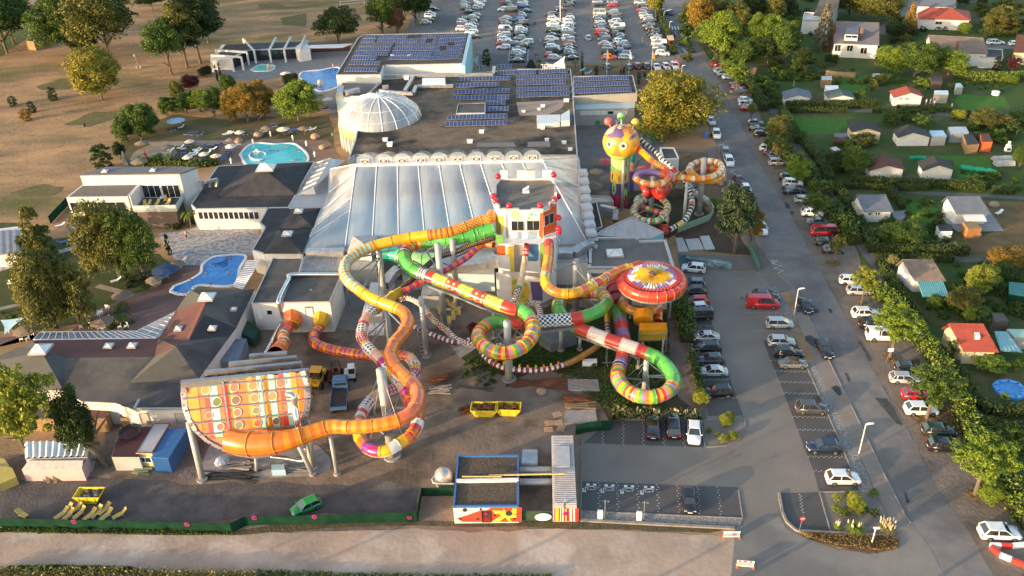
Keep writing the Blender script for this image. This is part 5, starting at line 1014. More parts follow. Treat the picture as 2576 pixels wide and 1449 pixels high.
for j in RG(24):
 a=[2*pi*(j+q/3)/24 for q in RG(4)]
 MB().add([(cx+r*cos(t_),cy+r*sin(t_),z)for r,z in pr for t_ in a],[(i*4+q,i*4+q+1,(i+1)*4+q+1,(i+1)*4+q)for i in RG(len(pr)-1)for q in RG(3)]).bd('rim_panel',pt('rim_red',(.72,.06,.03)),ut,True)
 MB().tu([(cx+(r+.04)*cos(a[0]),cy+(r+.04)*sin(a[0]),z)for r,z in pr],.06,5).bd('rim_rib',cO,ut)
MB().lz([(5.,8.),(2.4,6.8),(.8,5.6)],(cx,cy,0),32).bd('bowl_underside',c_mag,ut,True)
MB().lz([(.62,9.95),(.62,10.3),(.3,10.4),(.01,10.4)],(cx,cy,0),16).bd('cap',pt('port_dark',0),ut)
MB().lz([(5.,7.8),(5.15,7.8),(5.15,8.05),(5.,8.05)],(cx,cy,0),32).bd('ring_beam',mS,ut)
for x,y in((1120,300),(1345,330),(1510,290),(1100,200),(1250,180)):
 b=P('33',x,y,0);d=VV((b.x-cx,b.y-cy,0));d=d.normalized()*4.9 if d.length>4.9 else d
 MB().tu([(b.x,b.y,0),(cx+d.x,cy+d.y,7.85)],.2,10).bd('leg',m_pil,ut)
ob=Thg('landing_box','orange yellow open landing box on stilts beside the round bowl','platform',P('33',1350,560,0))
q=dp('33',4.1,1215,345,1480,342,1490,410,1210,420)
MB().pz(q,4.,4.15).bd('roof',cA,ob);MB().pz([q[3].lerp(q[0],.06),q[2].lerp(q[1],.06),q[1],q[0]],2.2,3.9).bd('tank',pt('tank_yellow',(.7,.4,.03)),ob)
mb=MB()
for p in q:mb.be((p.x,p.y,0),(p.x,p.y,4.1),.16,.16)
for a,b in((3,2),(0,1),(3,0),(2,1)):mb.be((q[a].x,q[a].y,2.2),(q[b].x,q[b].y,2.2),.12,.12);mb.be((q[a].x,q[a].y,3.2),(q[b].x,q[b].y,3.2),.08,.08)
mb.bd('frame',mS,ob)
MB().tu(Q('33',1250,330,3.6,1245,250,4.2),[1.5,1.6],10).bd('inlet',cA,ob)
ct=Thg('castle_tower','white painted castle tower with battlements where the slides start','tower',P('D',1340,735,0))
TH,TB=16.6,11.4
rf=[P('G',*v,TH)for v in((145,492),(245,575),(830,575),(1022,488),(1012,195),(960,120),(225,125),(150,215))]
m_tow=mat('tower_white',(.80,.78,.74),.90,.6,ro=.7)
MB().pz(rf,TB,TH-.5).bd('upper_body',m_tow,ct)
mb=MB();cc=sum(rf,VV())/8;mb.pz([cc+(p-cc)*.97 for p in rf],TH-.5,TH-.42,bottom=False);mb.bd('roof',mR,ct)
def merlon(p,q,f0,f1,h,th=.28):
 a=p.lerp(q,f0);b=p.lerp(q,f1);n=wn(p,q);inn=(cc-(a+b)/2);inn.z=0;inn.normalize();mb=MB();a=VV((a.x,a.y,TH-.5))+inn*th*.45;b=VV((b.x,b.y,TH-.5))+inn*th*.45
 mb.be(a+VV((0,0,h/2)),b+VV((0,0,h/2)),th,h);mb.bd('merlon',m_tow,ct)
 MB().be(a+VV((0,0,h+.04)),b+VV((0,0,h+.04)),th+.1,.08).bd('coping',mT,ct)
for i in RG(8):
 p,q=rf[i],rf[(i+1)%8];merlon(p,q,.002*i,1-.002*i,.35)
for i,f0,f1,h in((0,0,.6,.8),(1,.0,.42,.6),(1,.72,1.,.6),(2,0,.5,.6),(2,.5,1,1.1),(5,.0,.18,1.9),(5,.33,.67,1.9),(5,.86,1.,1.9),(3,.4,.6,.8),(4,.5,1,1.3),(7,.2,.6,.8)):
 merlon(rf[i],rf[(i+1)%8],f0,f1,h,.33)
lowr=[P('G',*v,TB)for v in((150,1055-60),(245,1060),(540,1060),(840,1055),(1030,960),(1020,700),(160,700))]
lw_=[]
for v in((175,1050),(310,1062),(790,1062),(845,1040),(1028,960),(1022,700),(175,700)):lw_.append(P('G',*v,TB))
mb=MB();cl=sum(lw_,VV())/7;mb.pz([cl+(p-cl)*.97 for p in lw_],0,TB);mb.bd('lower_body',m_tow,ct)
A_,B_=VV((rf[1].x,rf[1].y,0)),VV((rf[2].x,rf[2].y,0));C_,D_=B_,VV((rf[3].x,rf[3].y,0));L0,L1=VV((rf[0].x,rf[0].y,0)),A_
win(ct,A_,B_,'G',388,735,563,868,'window',mT,mG,1);win(ct,A_,B_,'G',603,728,782,862,'window',mT,mG,1);win(ct,C_,D_,'G',845,640,978,782,'window',mT,mG,1)
t_yel=pt('tower_yellow',(.85,.60,.06),.5);t_grn=pt('tower_green',(.20,.48,.06),.5);t_org=pt('tower_orange',(.72,.12,.02),.5);t_blu=pt('tower_blue',(.48,.62,.72),.5);t_dbl=pt('tower_deep_blue',(.12,.30,.52),.5);t_sal=pt('tower_salmon',(.82,.5,.36),.5);t_tea=pt('tower_teal',(.08,.36,.20),.5)
def tp(A,B,pts,m,o=.03):panel(ct,A,B,'G',[(pts[i],pts[i+1])for i in RG(0,len(pts),2)],m,off=o)
tp(A_,B_,[405,585,490,580,497,655,552,655,545,720,415,725,375,650],t_sal);tp(A_,B_,[560,655,660,655,665,585,750,600,765,650,750,720,555,715],t_blu)
tp(A_,B_,[470,885,745,880,775,1000,765,1050,530,1050,490,970],t_blu);tp(A_,B_,[785,625,828,615,828,1020,775,950,765,885,790,860],t_org);tp(A_,B_,[565,735,598,735,598,868,568,868],t_blu)
tp(C_,D_,[832,580,925,560,928,492,1020,492,1022,880,900,920,838,950],t_org,.02);tp(C_,D_,[842,985,890,950,1025,895,1025,960,930,1000,850,1025],t_tea)
for x,y,r in((665,643,22),(730,655,14),(635,700,18)):tp(A_,B_,[c for i in RG(10)for c in(x+r*cos(i*.628),y+r*sin(i*.628))],t_grn,.045)
tp(L0,L1,[150,665,240,665,240,1000-90,165,915],t_yel)
LA,LB=VV((lw_[1].x,lw_[1].y,0)),VV((lw_[2].x,lw_[2].y,0));d_=(LB-LA)
lc=cl+(lw_[1]-cl)*.97;ld=cl+(lw_[2]-cl)*.97;LA,LB=VV((lc.x,lc.y,0)),VV((ld.x,ld.y,0))
tp(LA,LB,[320,1095,415,1090,425,1449,375,1449,360,1240,315,1215],t_yel);tp(LA,LB,[640,1060,770,1062,765,1280,740,1300,620,1300,610,1200],t_dbl)
tp(LA,LB,[418,1068,545,1068,560,1449,430,1449],mat('mesh_door',(.27,.25,.23),.81,3,ro=.6));panel(ct,LA,LB,'C',[(705,245),(805,248),(810,480),(720,470),(700,400)],cW,off=.02);panel(ct,LA,LB,'C',[(725,330),(830,335),(835,500),(745,495)],pt('tower_violet',(.16,.12,.30),.5),off=.04)
panel(ct,LA,LB,'C',[(560,280),(620,310),(700,340),(725,420),(700,520),(560,500)],t_yel,off=.035)
for x,y,r in((585,330,22),(600,400,22),(680,360,12),(663,460,14),(580,440,18),(700,500,15)):panel(ct,LA,LB,'C',[(x+r*cos(i*.628),y+r*sin(i*.628))for i in RG(10)],pt('tower_leaf',(.3,.5,.18),.5),off=.05)
LC,LD=LB,VV(((cl+(lw_[3]-cl)*.97).x,(cl+(lw_[3]-cl)*.97).y,0))
tp(LA,LB,[795,1062,835,1062,838,1380,810,1395,795,1350],t_grn)
wl0=P('G',150,655,13.);wing=dp('G',9,150,1000,330,1010,330,860,150,860)
for q,m in(([172,935,265,930,270,1000,262,1060,180,1062],t_grn),([180,1080,292,1080,298,1215,185,1210],t_org)):tp(LA,LB,q,m,.06)
tp(A_,B_,[245,665,278,668,275,880,245,890],t_yel);tp(A_,B_,[298,640,328,630,342,760,345,970,310,970],mat('slot_grey',(.35,.32,.3),.88,2))
sk=P('G',590,330,TH-.4);skt=Thg('roof_hatch','small white tilted roof hatch on the castle tower','roof hatch',sk);mb=MB();mb.box(-.55,.55,-.45,.45,0,.35);mb.add([(-.5,.4,.4),(.5,.4,1.),(.5,-.3,.9),(-.5,-.4,.4)],[(0,1,2,3)]);mb.bd('hatch',mW,skt,lcl=True)
for i,(x,y,h)in EN(((200,108,18.6),(975,88,18.6),(135,387,16.6),(165,458,17),(355,525,17),(790,520,17),(988,435,17.2),(1042,390,16),(1046,688,14),(1048,842,13),(1050,884,12.6))):
 c=P('G',x,y,h);MB().sp(c,.52,16,10).bd('red_ball',pt('ball_red',(.72,.01,.03),.15),ct,True)
gb0=P('E',372,1068,0);gx,gy=gb0.x,gb0.y+1.75
gt_=Thg('creature_tower','tall painted round tower topped by a smiling ball head with antennae','tower',(gx,gy,0));GR=1.78
bands=((0,2.9,pt('gt_red',(.62,.03,.08),.5)),(2.9,5.5,pt('gt_purple',(.12,.07,.20),.5)),(5.5,8.,pt('gt_yellow',(.82,.5,.05),.5)),(8.,10.8,pt('gt_green',(.40,.66,.18),.5)))
for z0,z1,m in bands:
 MB().lz([(GR,z0),(GR,z1)],(gx,gy,0),28).bd('wall_band',m,gt_,True)
MB().lz([(GR,10.5),(GR+.9,11.4),(GR+1.,11.7)],(gx,gy,0),28).bd('collar',bands[3][2],gt_,True)
m_slot=mat('slot_dark',(.03,.02,.03),(.05,.03,.04),2)
for a,z in((-2.5,6.3),(-1.75,6.),(-1.,6.2),(-2.3,3.8),(-1.2,3.4),(-2.2,1.2),(-1.4,.8),(-.8,1.5),(-.8,4.),(-1.,9.2)):
 mb=MB();px,py=gx+(GR+.01)*cos(a),gy+(GR+.01)*sin(a);tx,ty=-sin(a),cos(a);mb.be((px,py,z),(px,py,z+1.1),.3,.08,upv=(tx,ty,0));mb.bd('slot_window',m_slot,gt_)
for a,z,m in((-2.3,4.6,bands[3][2]),(-.85,3.2,bands[3][2])):
 mb=MB();vs=[]
 for i in RG(12):
  th=i*pi/6;aa=a+.28*cos(th);vs.append((gx+(GR+.03)*cos(aa),gy+(GR+.03)*sin(aa),z+1.6*sin(th)))
 mb.add(vs,[tuple(RG(12))]);mb.bd('painted_patch',m,gt_)
hc=P('E',392,352,13.6);hr=(P('E',590,352,13.6)-P('E',195,352,13.6)).length/2
def ballmat():
 m=bpy.data.materials.new('head_paint');m.use_nodes=True;n=m.node_tree.nodes;l=m.node_tree.links;p=n['Principled BSDF'];g=n.new('ShaderNodeNewGeometry')
 t=n.new('ShaderNodeTexNoise');dv(t.inputs['Scale'],.30);dv(t.inputs['Detail'],.6);t.noise_dimensions='4D';dv(t.inputs['W'],2.3);l.new(g.outputs['Position'],t.inputs['Vector']);cr=n.new('ShaderNodeValToRGB');cr.color_ramp.interpolation='CONSTANT';e=cr.color_ramp.elements
 e[0].position=0;e[0].color=(.78,.22,.04,1);e[1].position=.46;e[1].color=(.80,.40,.03,1)
 l.new(t.outputs['Fac'],cr.inputs[0]);l.new(cr.outputs[0],p.inputs['Base Color']);dv(p.inputs['Roughness'],.35);return m
MB().sp(hc,hr,36,24,sz=.95).bd('ball_head',ballmat(),gt_,True)
def onball(x,y,o=.0):
 d=VV(ray(*T('E',x,y))).normalized();o3=VV(O)-hc;b=o3.dot(d);c=o3.dot(o3)-(hr*.975+o)**2;D=b*b-c
 t=-b-sqrt(max(D,0));return VV(O)+d*t
for nm,q in(('gt_purple',[205,330,215,285,300,255,335,185,400,225,420,290,400,318,330,300,260,330,215,355]),('gt_purple',[470,345,490,300,550,255,585,290,588,345,540,375,500,380]),('slide_cream',[225,260,270,205,325,185,295,250,220,280])):
 ins=lambda x,y:sum(((q[i+1]>y)!=(q[i-1]>y))and x<(q[i-2]-q[i])*(y-q[i+1])/(q[i-1]-q[i+1])+q[i]for i in RG(0,len(q),2))%2
 mb=MB()
 for x in RG(195,590,9):
  for y in RG(180,390,9):
   if ins(x+4,y+4):mb.add([tuple(onball(x+a,y+b,.04))for a,b in((0,0),(9,0),(9,9),(0,9))],[(0,1,2,3)])
 mb.bd('painted_patch',MATS[nm],gt_)
for ex,ey in((265,380),(410,397)):
 c=onball(ex,ey,.05);n=(c-hc).normalized();s=n.cross(VV((0,0,1))).normalized();u=s.cross(n)
 mb=MB()
 for i in RG(14):
  a=2*pi*i/14;d=s*cos(a)+u*sin(a);e=s*-sin(a)+u*cos(a);mb.add([c+n*.06+d*.3-e*.04,tuple(c+n*.06+d*.78-e*.12),tuple(c+n*.06+d*.78+e*.12),tuple(c+n*.06+d*.3+e*.04)],[(0,1,2,3)])
 mb.bd('eyelash_ring',cW,gt_);MB().sp(c,.32,12,8).bd('eye',cB,gt_,True)
MB().tu([onball(x,y,.05)for x,y in((232,470),(260,495),(300,510),(340,515),(378,525))],.05,5).bd('mouth_line',pt('port_rust',0),gt_)
for x0,y0,x1,y1,r,m in((285,185,252,135,.78,pt('ball_pink',(.8,.12,.12))),(345,170,350,142,.5,pt('ball_violet',(.35,.15,.35))),(398,160,390,83,.78,pt('ball_green',(.3,.62,.2))),(510,195,542,145,.78,pt('ball_amber',(.85,.5,.06))),(460,230,478,190,.5,pt('ball_orange',(.85,.35,.1)))):
 a=onball(x0,y0+20);dd=depth(a);kf=P('E',x1,y1,17. if r>.6 else 16.6);a2=a;MB().tu([a2,kf],.18,8).bd('antenna_stalk',m,gt_);MB().sp(kf,r,16,10).bd('antenna_ball',m,gt_,True)
c=onball(385,200,.2)
for i in RG(5):
 MB().lz([(.75-i*.15,.12*i),(.7-i*.15,.12*i+.12)],tuple(c-VV((0,0,.1))),14).bd('spiral_knob',cW if i%2 else cB,gt_)
mb=MB();b_=P('E',500,860,0)
pl_=P('E',498,870,0);t=Thg('painted_post','thinner green, pink and violet painted post right of the creature tower','post',(pl_.x,pl_.y,0))
for z0,z1,m in((0,4.5,pt('tower_violet',0)),(4.5,6.5,c_pink),(6.5,9.5,c_teal)):MB().lz([(.55,z0),(.55,z1)],(pl_.x,pl_.y,0),14).bd('post_band',m,t,True)
mb=MB();mb.tu(Q('E',520,655,3,610,515,8),.16,8);sm('strut',mb,mO,'inclined timber coloured strut behind the creature tower','strut')
# VEHICLES
m_car=tinted('car_paint',.28,.15,.8);m_tyre=mat('tyre',(.02,.02,.02),(.03,.03,.03),3,ro=.9);m_rim=mat('wheel_rim',(.45,.45,.46),.78,4,ro=.35,metal=.8)
m_cg=mat('car_glass',(.018,.022,.026),(.03,.034,.038),1,ro=.05,spec=1.,coat=1);m_hl=mat('headlamp_glass',(.75,.76,.78),.79,3,ro=.1);m_tl=mat('tail_lamp_red',(.45,.02,.02),(.35,.02,.02),3,ro=.2)
mX=mat('black_plastic',(.025,.025,.027),(.035,.035,.037),3,ro=.6)
KIND={
'hatch':(4.1,.87,1.48,.92,(-.93,-.70,.12,.50),.72),'sedan':(4.6,.90,1.43,.92,(-.72,-.36,.14,.48),.70),'estate':(4.7,.90,1.48,.93,(-.95,-.76,.14,.46),.70),
'suv':(4.5,.93,1.66,1.05,(-.94,-.74,.16,.50),.86),'van':(4.9,.95,1.95,1.10,(-.98,-.93,.42,.76),.90),'bus':(4.6,.90,1.98,1.12,(-.97,-.92,.84,.96),.95),'mpv':(4.5,.91,1.66,1.,(-.95,-.84,.16,.66),.82),'cabrio':(4.3,.90,1.45,.93,(-.62,-.34,.10,.46),.72)}
PROTO={}
def make_car(kind,lights=True):
 L,w,H,B,(g0,g1,g2,g3),nz=KIND[kind];h=L/2;t=Thg('car' if kind not in('van','bus')else 'van','car','car')
 xs=[-1,-.985,-.93,g0,(g0+g3)/2,g3,(g3+1)/2+.05,.93,.985,1];zs=[.62,B-.12,B-.02,B,B,B,(B+nz)/2+.06,nz,nz-.12,.5];ws=[.82,.90,.97,1,1.,1.,.98,.92,.84,.74]
 if g0>-.8:zs[2]=B-.04
 mb=MB();vs=[]
 for x,z,q in zip(xs,zs,ws):
  y=w*q;vs+=[(x*h,-y*.92,.22),(x*h,-y,.42),(x*h,-y,z*.8),(x*h,-y*.86,z),(x*h,0,z+.03),(x*h,y*.86,z),(x*h,y,z*.8),(x*h,y,.42),(x*h,y*.92,.22)]
 n=len(xs);mb.add(vs,[(i*9+j,i*9+j+1,(i+1)*9+j+1,(i+1)*9+j)[::-1]for i in RG(n-1)for j in RG(8)]+[tuple(RG(9)),tuple((n-1)*9+j for j in reversed(RG(9)))])
 for s in(1,-1):mb.box(g3*h-.18,g3*h-.02,s*(w+.02)-(.14 if s<0 else 0),s*(w+.02)+(.14 if s>0 else 0),B-.02,B+.14)
 mb.bd('body',m_car,t,True,lcl=True)
 rt=H-.05;yw=w*.92;yr=w*.74
 MB().add([(g0*h,-yw,B-.02),(g3*h,-yw,B-.02),(g3*h,yw,B-.02),(g0*h,yw,B-.02),(g1*h,-yr,rt),(g2*h,-yr,rt),(g2*h,yr,rt),(g1*h,yr,rt)],[(0,1,5,4),(1,2,6,5),(2,3,7,6),(3,0,4,7),(4,5,6,7)]).bd('windows',m_cg,t,lcl=True)
 mb=MB();c=.04;mb.add([(g1*h-c,-yr-c,rt),(g2*h+c,-yr-c,rt),(g2*h+c,yr+c,rt),(g1*h-c,yr+c,rt),(g1*h+.1,-yr+.1,H+.01),(g2*h-.15,-yr+.1,H),(g2*h-.15,yr-.1,H),(g1*h+.1,yr-.1,H+.01)],[(0,3,2,1),(0,1,5,4),(1,2,6,5),(2,3,7,6),(3,0,4,7),(4,5,6,7)])
 for s in(-1,1):
  mb.be((g0*h,s*yw,B-.02),(g1*h,s*yr,rt),.12,.07);mb.be((g3*h,s*yw,B-.02),(g2*h,s*yr,rt),.07,.07)
  xm=(g1+g2)/2*h*.9+.05;mb.be((xm,s*(yw+.01),B),(xm,s*(yr+.01),rt),.1,.04)
  if kind in('van',):mb.add([(g0*h,s*(yw+.015),B),(xm-.3,s*(yw+.015),B),(xm-.3,s*(yr+.015),rt),(g1*h,s*(yr+.015),rt)],[(0,1,2,3)])
  if kind in('estate','suv'):xq=g1*h+.35;mb.be((xq-.1,s*(yw+.005),B),(xq,s*(yr+.005),rt),.09,.04)
 mb.bd('roof',m_car if kind!='cabrio' else mat('cabrio_cloth',(.10,.05,.035),.82,3),t,True if 0 else False,lcl=True)
 wm_=MB();r=.33 if kind not in('suv','van')else .36;wm_.tu([(0,-.11,0),(0,.11,0)],r,14,0);wm_.tu([(0,-.13,0),(0,.13,0)],r*.62,10,1)
 wo=wm_.bd('wheel',[m_tyre,m_rim],t,lcl=True);wx=.595*h
 wo.location=(wx,w-.09,r)
 for x,y in((wx,-w+.09),(-wx,w-.09),(-wx,-w+.09)):OO(wo.data,'wheel',t,(x,y,r))
 if lights:
  for s in(1,-1):
   MB().box(h*.90,h*.965,s*w*.66-.16,s*w*.66+.16,nz-.16,nz-.015).bd('headlight',m_hl,t,lcl=True)
   MB().box(-h*.995,-h*.955,s*w*.74-.13,s*w*.74+.13,B-.34,B-.10).bd('tail_light',m_tl,t,lcl=True)
  mb=MB();mb.box(h*.975,h*1.005,-.3,.3,.42,.54);mb.box(-h*1.005,-h*.97,-.27,.27,.5,.62);mb.bd('number_plate',m_hl,t,lcl=True)
  MB().box(-h*.99,h*.985,-w*.8,w*.8,.16,.24).bd('underbody',mX,t,lcl=True)
 return t
for k in KIND:PROTO[k]=make_car(k);PROTO[k+'_far']=make_car(k,False)
CC={'white':(.78,.78,.77),'silver':(.42,.43,.45),'grey':(.16,.165,.175),'dark grey':(.06,.064,.07),'black':(.012,.012,.014),'navy':(.012,.022,.06),'blue':(.02,.09,.30),'red':(.48,.012,.02),'maroon':(.12,.01,.02),'brown':(.16,.12,.095),'cream':(.75,.62,.42),'orange':(.80,.12,.015),'dark green':(.015,.035,.025),'green':(.02,.30,.075),'teal grey':(.10,.14,.15),'beige':(.35,.30,.24)}
NM={'hatch':'hatchback','sedan':'saloon car','estate':'estate car','suv':'sport utility car','van':'van','bus':'camper van','mpv':'people carrier','cabrio':'soft top cabriolet'}
def put(kind,col,c,rz,label,far=False,group=None,sc=1.):
 o=copy_tree(PROTO[kind+('_far' if far else '')],loc=(c.x,c.y,.04),rz=rz,label=label,col=CC[col]);o['category']='van' if kind in('van','bus')else 'car'
 if group:o['group']=group
 o.scale=(sc,sc,sc);return o
def car(kind,col,k,xr,yr,xf,yf,where,group=None,ln=True):
 a=P(k,xr,yr,.55);b=P(k,xf,yf,.55);L=(b-a).length;c=(a+b)/2;rz=atan2(b.y-a.y,b.x-a.x)
 put(kind,col,c,rz,f'{col} {NM[kind]} {where}',False,group,max(.94,min(1.08,L/KIND[kind][0]))if ln else 1)
g1_='cars in the west stalls of the car lot'
for a in(('suv','white','23',1865,1240,1632,1215,'beside the welcome banner'),('suv','grey','23',1845,1385,1648,1375,'second from the banner in the west stalls'),('hatch','black','33',1875,32,1620,32,'third from the banner in the west stalls'),('estate','red','33',1888,122,1648,130,'pinkish, in the west stalls'),('hatch','white','33',1888,185,1655,200,'right below the red estate in the west stalls'),('van','black','33',1925,268,1665,275,'nose to the bushes at the middle of the west stalls'),
('sedan','silver','33',1998,475,1735,478,'upper of two silver saloons in the west stalls'),('estate','black','33',2018,585,1735,585,'between the silver saloon and another dark car'),('hatch','dark grey','33',2042,700,1780,705,'third dark car up from the lower end of the west stalls'),('sedan','silver','33',2085,820,1790,822,'lower of two silver saloons in the west stalls'),('suv','black','33',2132,1020,1838,1032,'with bright roof rails, lowest in the west stalls'),
('hatch','black','33',2320,75,2600,90,'half hidden above the red van in the east stalls'),('van','red','34',-222,150,160,160,'topmost van of the east stalls'),('mpv','silver','34',5,350,272,352,'delivery type below the red van'),('hatch','silver','34',20,525,292,530,'above the black estate in the east stalls'),('estate','black','34',75,635,372,640,'between silver hatchback and grey cabriolet'),('cabrio','grey','34',130,738,408,742,'with brown hood in the east stalls'),('suv','dark grey','J',993,468,1247,478,'alone in the middle of the east stalls'),('hatch','navy','J',1348,782,1082,775,'facing left in the lower east stalls'),('hatch','white','J',1233,1020,1500,1022,'beside the planted island in the east stalls'),
('sedan','black','43',1350,95,1335,-145,'left of three cars in the upper stall row'),('estate','black','43',1560,110,1535,-180,'middle of three cars in the upper stall row'),('hatch','white','33',1748,1325,1755,1530,'right of three cars in the upper stall row'),('hatch','black','43',1692,600,1714,815,'alone in the charging row'),
('sedan','black','34',365,112,420,225,'driving down the street, upper one'),('estate','black','34',540,540,620,665,'driving down the street, lower one'),('hatch','white','44',2100,1015,2512,1030,'at the right edge above the red and white barrier'),
('hatch','white','13',1912,1168,1935,1225,'parked at the kerb right of the big yellow tree'),('hatch','white','13',1962,1290,1982,1362,'beside the blue bin on the street'),('suv','grey','23',2048,52,2072,122,'parked behind a white one near the zigzag line'),('hatch','white','23',2080,132,2115,212,'with black roof glass near the zigzag line'),('sedan','maroon','23',2172,320,2215,385,'parked beside the group of walkers'),('hatch','white','23',2250,415,2285,475,'half hidden by the pine tree top'),('suv','white','23',2388,780,2440,888,'parked on the street below the pine tree'),
('hatch','grey','24',18,110,190,112,'first of the row under the young street trees'),('mpv','silver','24',38,182,208,178,'second of the row under the young street trees'),('hatch','black','24',130,325,325,335,'in the shade under a street tree'),('suv','white','24',172,382,365,390,'between two dark ones on the verge'),('estate','navy','24',163,465,382,458,'below the white sport utility car on the verge'),('hatch','silver','24',288,545,470,552,'with its bonnet under foliage'),('suv','white','24',352,675,562,680,'above the teal grey saloon on the verge'),('sedan','teal grey','24',415,768,635,765,'directly above the red van'),('bus','red','24',695,868,448,872,'classic box shape on the verge'),('hatch','black','24',490,965,700,970,'below the red classic van'),('hatch','navy','24',555,1040,768,1048,'lowest one before the gap in the verge row'),('hatch','white','24',735,1340,945,1345,'under the yellow green street tree'),('hatch','silver','34',800,20,1035,28,'beside the trunk of the yellow green street tree'),
('suv','white','34',882,250,1085,250,'partly below a big street tree'),('suv','black','34',948,352,1160,350,'between a white car and the white camper'),('van','white','34',990,465,1315,475,'high roofed camper under the street tree'),('hatch','black','34',1283,782,1530,790,'next to the parking sign and hedge'),('estate','silver','34',1262,885,1500,895,'white silver, half under the lower street tree'),('hatch','red','34',1362,1045,1605,1055,'hidden under the lower street tree'),('hatch','white','34',1370,1195,1695,1200,'behind the trunk of the lower street tree'),('suv','dark green','34',1545,1400,1870,1415,'long one near the bottom of the verge'),('suv','black','44',1620,158,1910,175,'last one on the verge before the leafy tree'),
('van','maroon','13',1935,642,2058,642,'at the upper end of the verge row'),('hatch','silver','13',1972,700,2050,690,'slanted under the first verge trees'),('hatch','silver','13',2002,728,2090,722,'second slanted one under the first verge trees'),('hatch','white','13',2045,762,2150,755,'poking out below the first verge trees'),('hatch','black','13',2098,830,2250,838,'above the half hidden red car'),('hatch','red','13',2110,862,2262,868,'half hidden between two dark ones'),('sedan','dark grey','13',2290,900,2105,905,'at the foot of the young verge trunk'),('hatch','white','13',2183,985,2335,992,'spotted by leaf shadow, upper'),('hatch','white','13',2195,1022,2335,1025,'squeezed above the bright red car'),('hatch','red','13',2198,1065,2368,1075,'bright, with a dark tailgate on the verge'),('hatch','grey','13',2308,1212,2410,1212,'small, above a black one near the trailer'),('hatch','black','13',2303,1268,2450,1275,'below the small grey one near the trailer'),('hatch','black','13',2368,1322,2470,1322,'with red lamps under the verge bushes'),
('hatch','white','23',2415,38,2549,42,'shaded, right edge of the verge row'),('hatch','maroon','23',2460,82,2580,82,'dark red under the verge bushes'),('estate','white','14',2180,422,2358,418,'on the residential street beside the flat garage'),('hatch','white','14',2408,432,2520,430,'partly behind the right edge house')):
 car(*a)
car('hatch','green','42',600,705,345,820,'parked alone inside the green fence')
S=dict(w='white',s='silver',g='grey',d='dark grey',b='black',n='navy',u='blue',r='red',m='maroon',o='brown',c='cream',O='orange',G='dark green',t='teal grey')
KD=dict(h='hatch',s='sedan',e='estate',v='van',u='suv',p='mpv',b='bus')
cols=[('H','far left column','60,60,hg 60,105,hd 60,130,hg 70,165,hb 150,230,hb'),('H','second column','370,30,vs 360,85,hw 330,112,hw 310,152,hs 250,310,eg 240,345,hw 235,380,hb 200,440,ho 230,500,hg 175,545,uw 160,590,hg 195,645,ew 250,745,hb'),('H','leftmost group','10,380,hb 10,430,hw 10,490,hm 5,580,uw'),
('H','third column','880,20,hr 905,60,hb 960,120,sb 840,180,hw 1000,200,vo 895,365,ss 900,405,eb 890,455,eb 900,500,hm 900,590,vw 850,640,uo 865,700,ew 850,750,hg 865,800,uw 900,850,hw 820,880,hr 855,955,ew'),('H','fourth column','1250,30,hw 1250,120,vu 1290,215,sb 1240,285,hb 1220,335,hu 1170,395,hu 1230,480,vb 1200,545,sb 1210,595,uw 1220,640,hg 1190,690,ub 1185,765,hs 1325,855,pw 1120,885,hu 1230,940,vb 1165,990,ss 1155,1060,ew 1140,1110,hn 1125,1165,hn 1125,1230,sb'),
('H','fifth column','2210,30,ub 2180,95,ud 2010,190,un 1820,285,eb 1850,335,hm 1875,385,uw 1860,465,sw 1880,530,sw 1880,580,sw 1870,625,vG 1860,712,sb 1845,785,ew 1790,885,hb 1860,945,ew 1890,990,hg 1880,1040,vn 1820,1112,hr 1900,1178,us'),('H','sixth column','2180,325,hb 2180,380,uw 2160,435,hw 2190,480,ss 2160,520,uw 2190,565,hs 2150,615,uw 2190,695,vg 2170,765,uw 2180,805,hs 2200,875,hr 2205,935,sb 2175,992,sb 2210,1045,hg 2230,1098,sn 2240,1178,sb'),
('I','seventh column','550,20,hs 560,88,hb 590,255,bc 590,335,uw 600,372,en 600,412,hg 600,470,hw 580,518,hb 640,565,un 650,605,hb 650,665,vr 690,715,hn 690,795,ug 710,880,ss 760,922,hr 775,972,ut 785,1062,vG 790,1170,uO'),('I','eighth column','850,30,hs 865,90,hr 860,245,us 910,300,vg 935,352,hb 900,420,ew 910,490,hs 960,545,vw 965,612,ub 950,672,hb 990,727,sb 1000,782,hb 1010,832,ew 1060,882,hs 1095,930,hu 1080,968,hm 1050,1032,hu 1090,1092,hb 1130,1160,es'),
('I','hedge column','1420,40,us 1450,112,hb 1470,190,hr 1500,245,ho 1520,300,hs 1560,345,es 1630,385,ss 1590,440,ud 1610,512,eg 1625,572,hb 1710,605,hb 1700,662,eb 1735,722,sb 1760,758,hs 1790,802,hw 1810,885,vw 1830,962,es 1850,1012,hn 1885,1085,uw'),('12','left edge','1730,90,hb 1698,130,hw 1695,152,hw 1680,190,hd 1655,215,hs')]
grp='cars in the big upper car park'
for k,nm,s in cols:
 it=s.split();n=len(it)
 for i,e in EN(it):
  x,y,q=e.split(',');col=S[q[1]];kd=KD[q[0]];c=P(k,float(x),float(y),.75)
  if nm=='hedge column':rz=R(-14)
  else:rz=R(-6)
  rr4=random.Random(i*31+n);rz+=R(rr4.uniform(-3,3))+(pi if rr4.random()<.5 else 0)
  j=n-i;o={1:'nearest',2:'second',3:'third'}.get(j,ordw[j-1])
  put(kd,col,c,rz,f'{col} {NM[kd]}, {o} in the {nm} of the upper car park',True,grp)
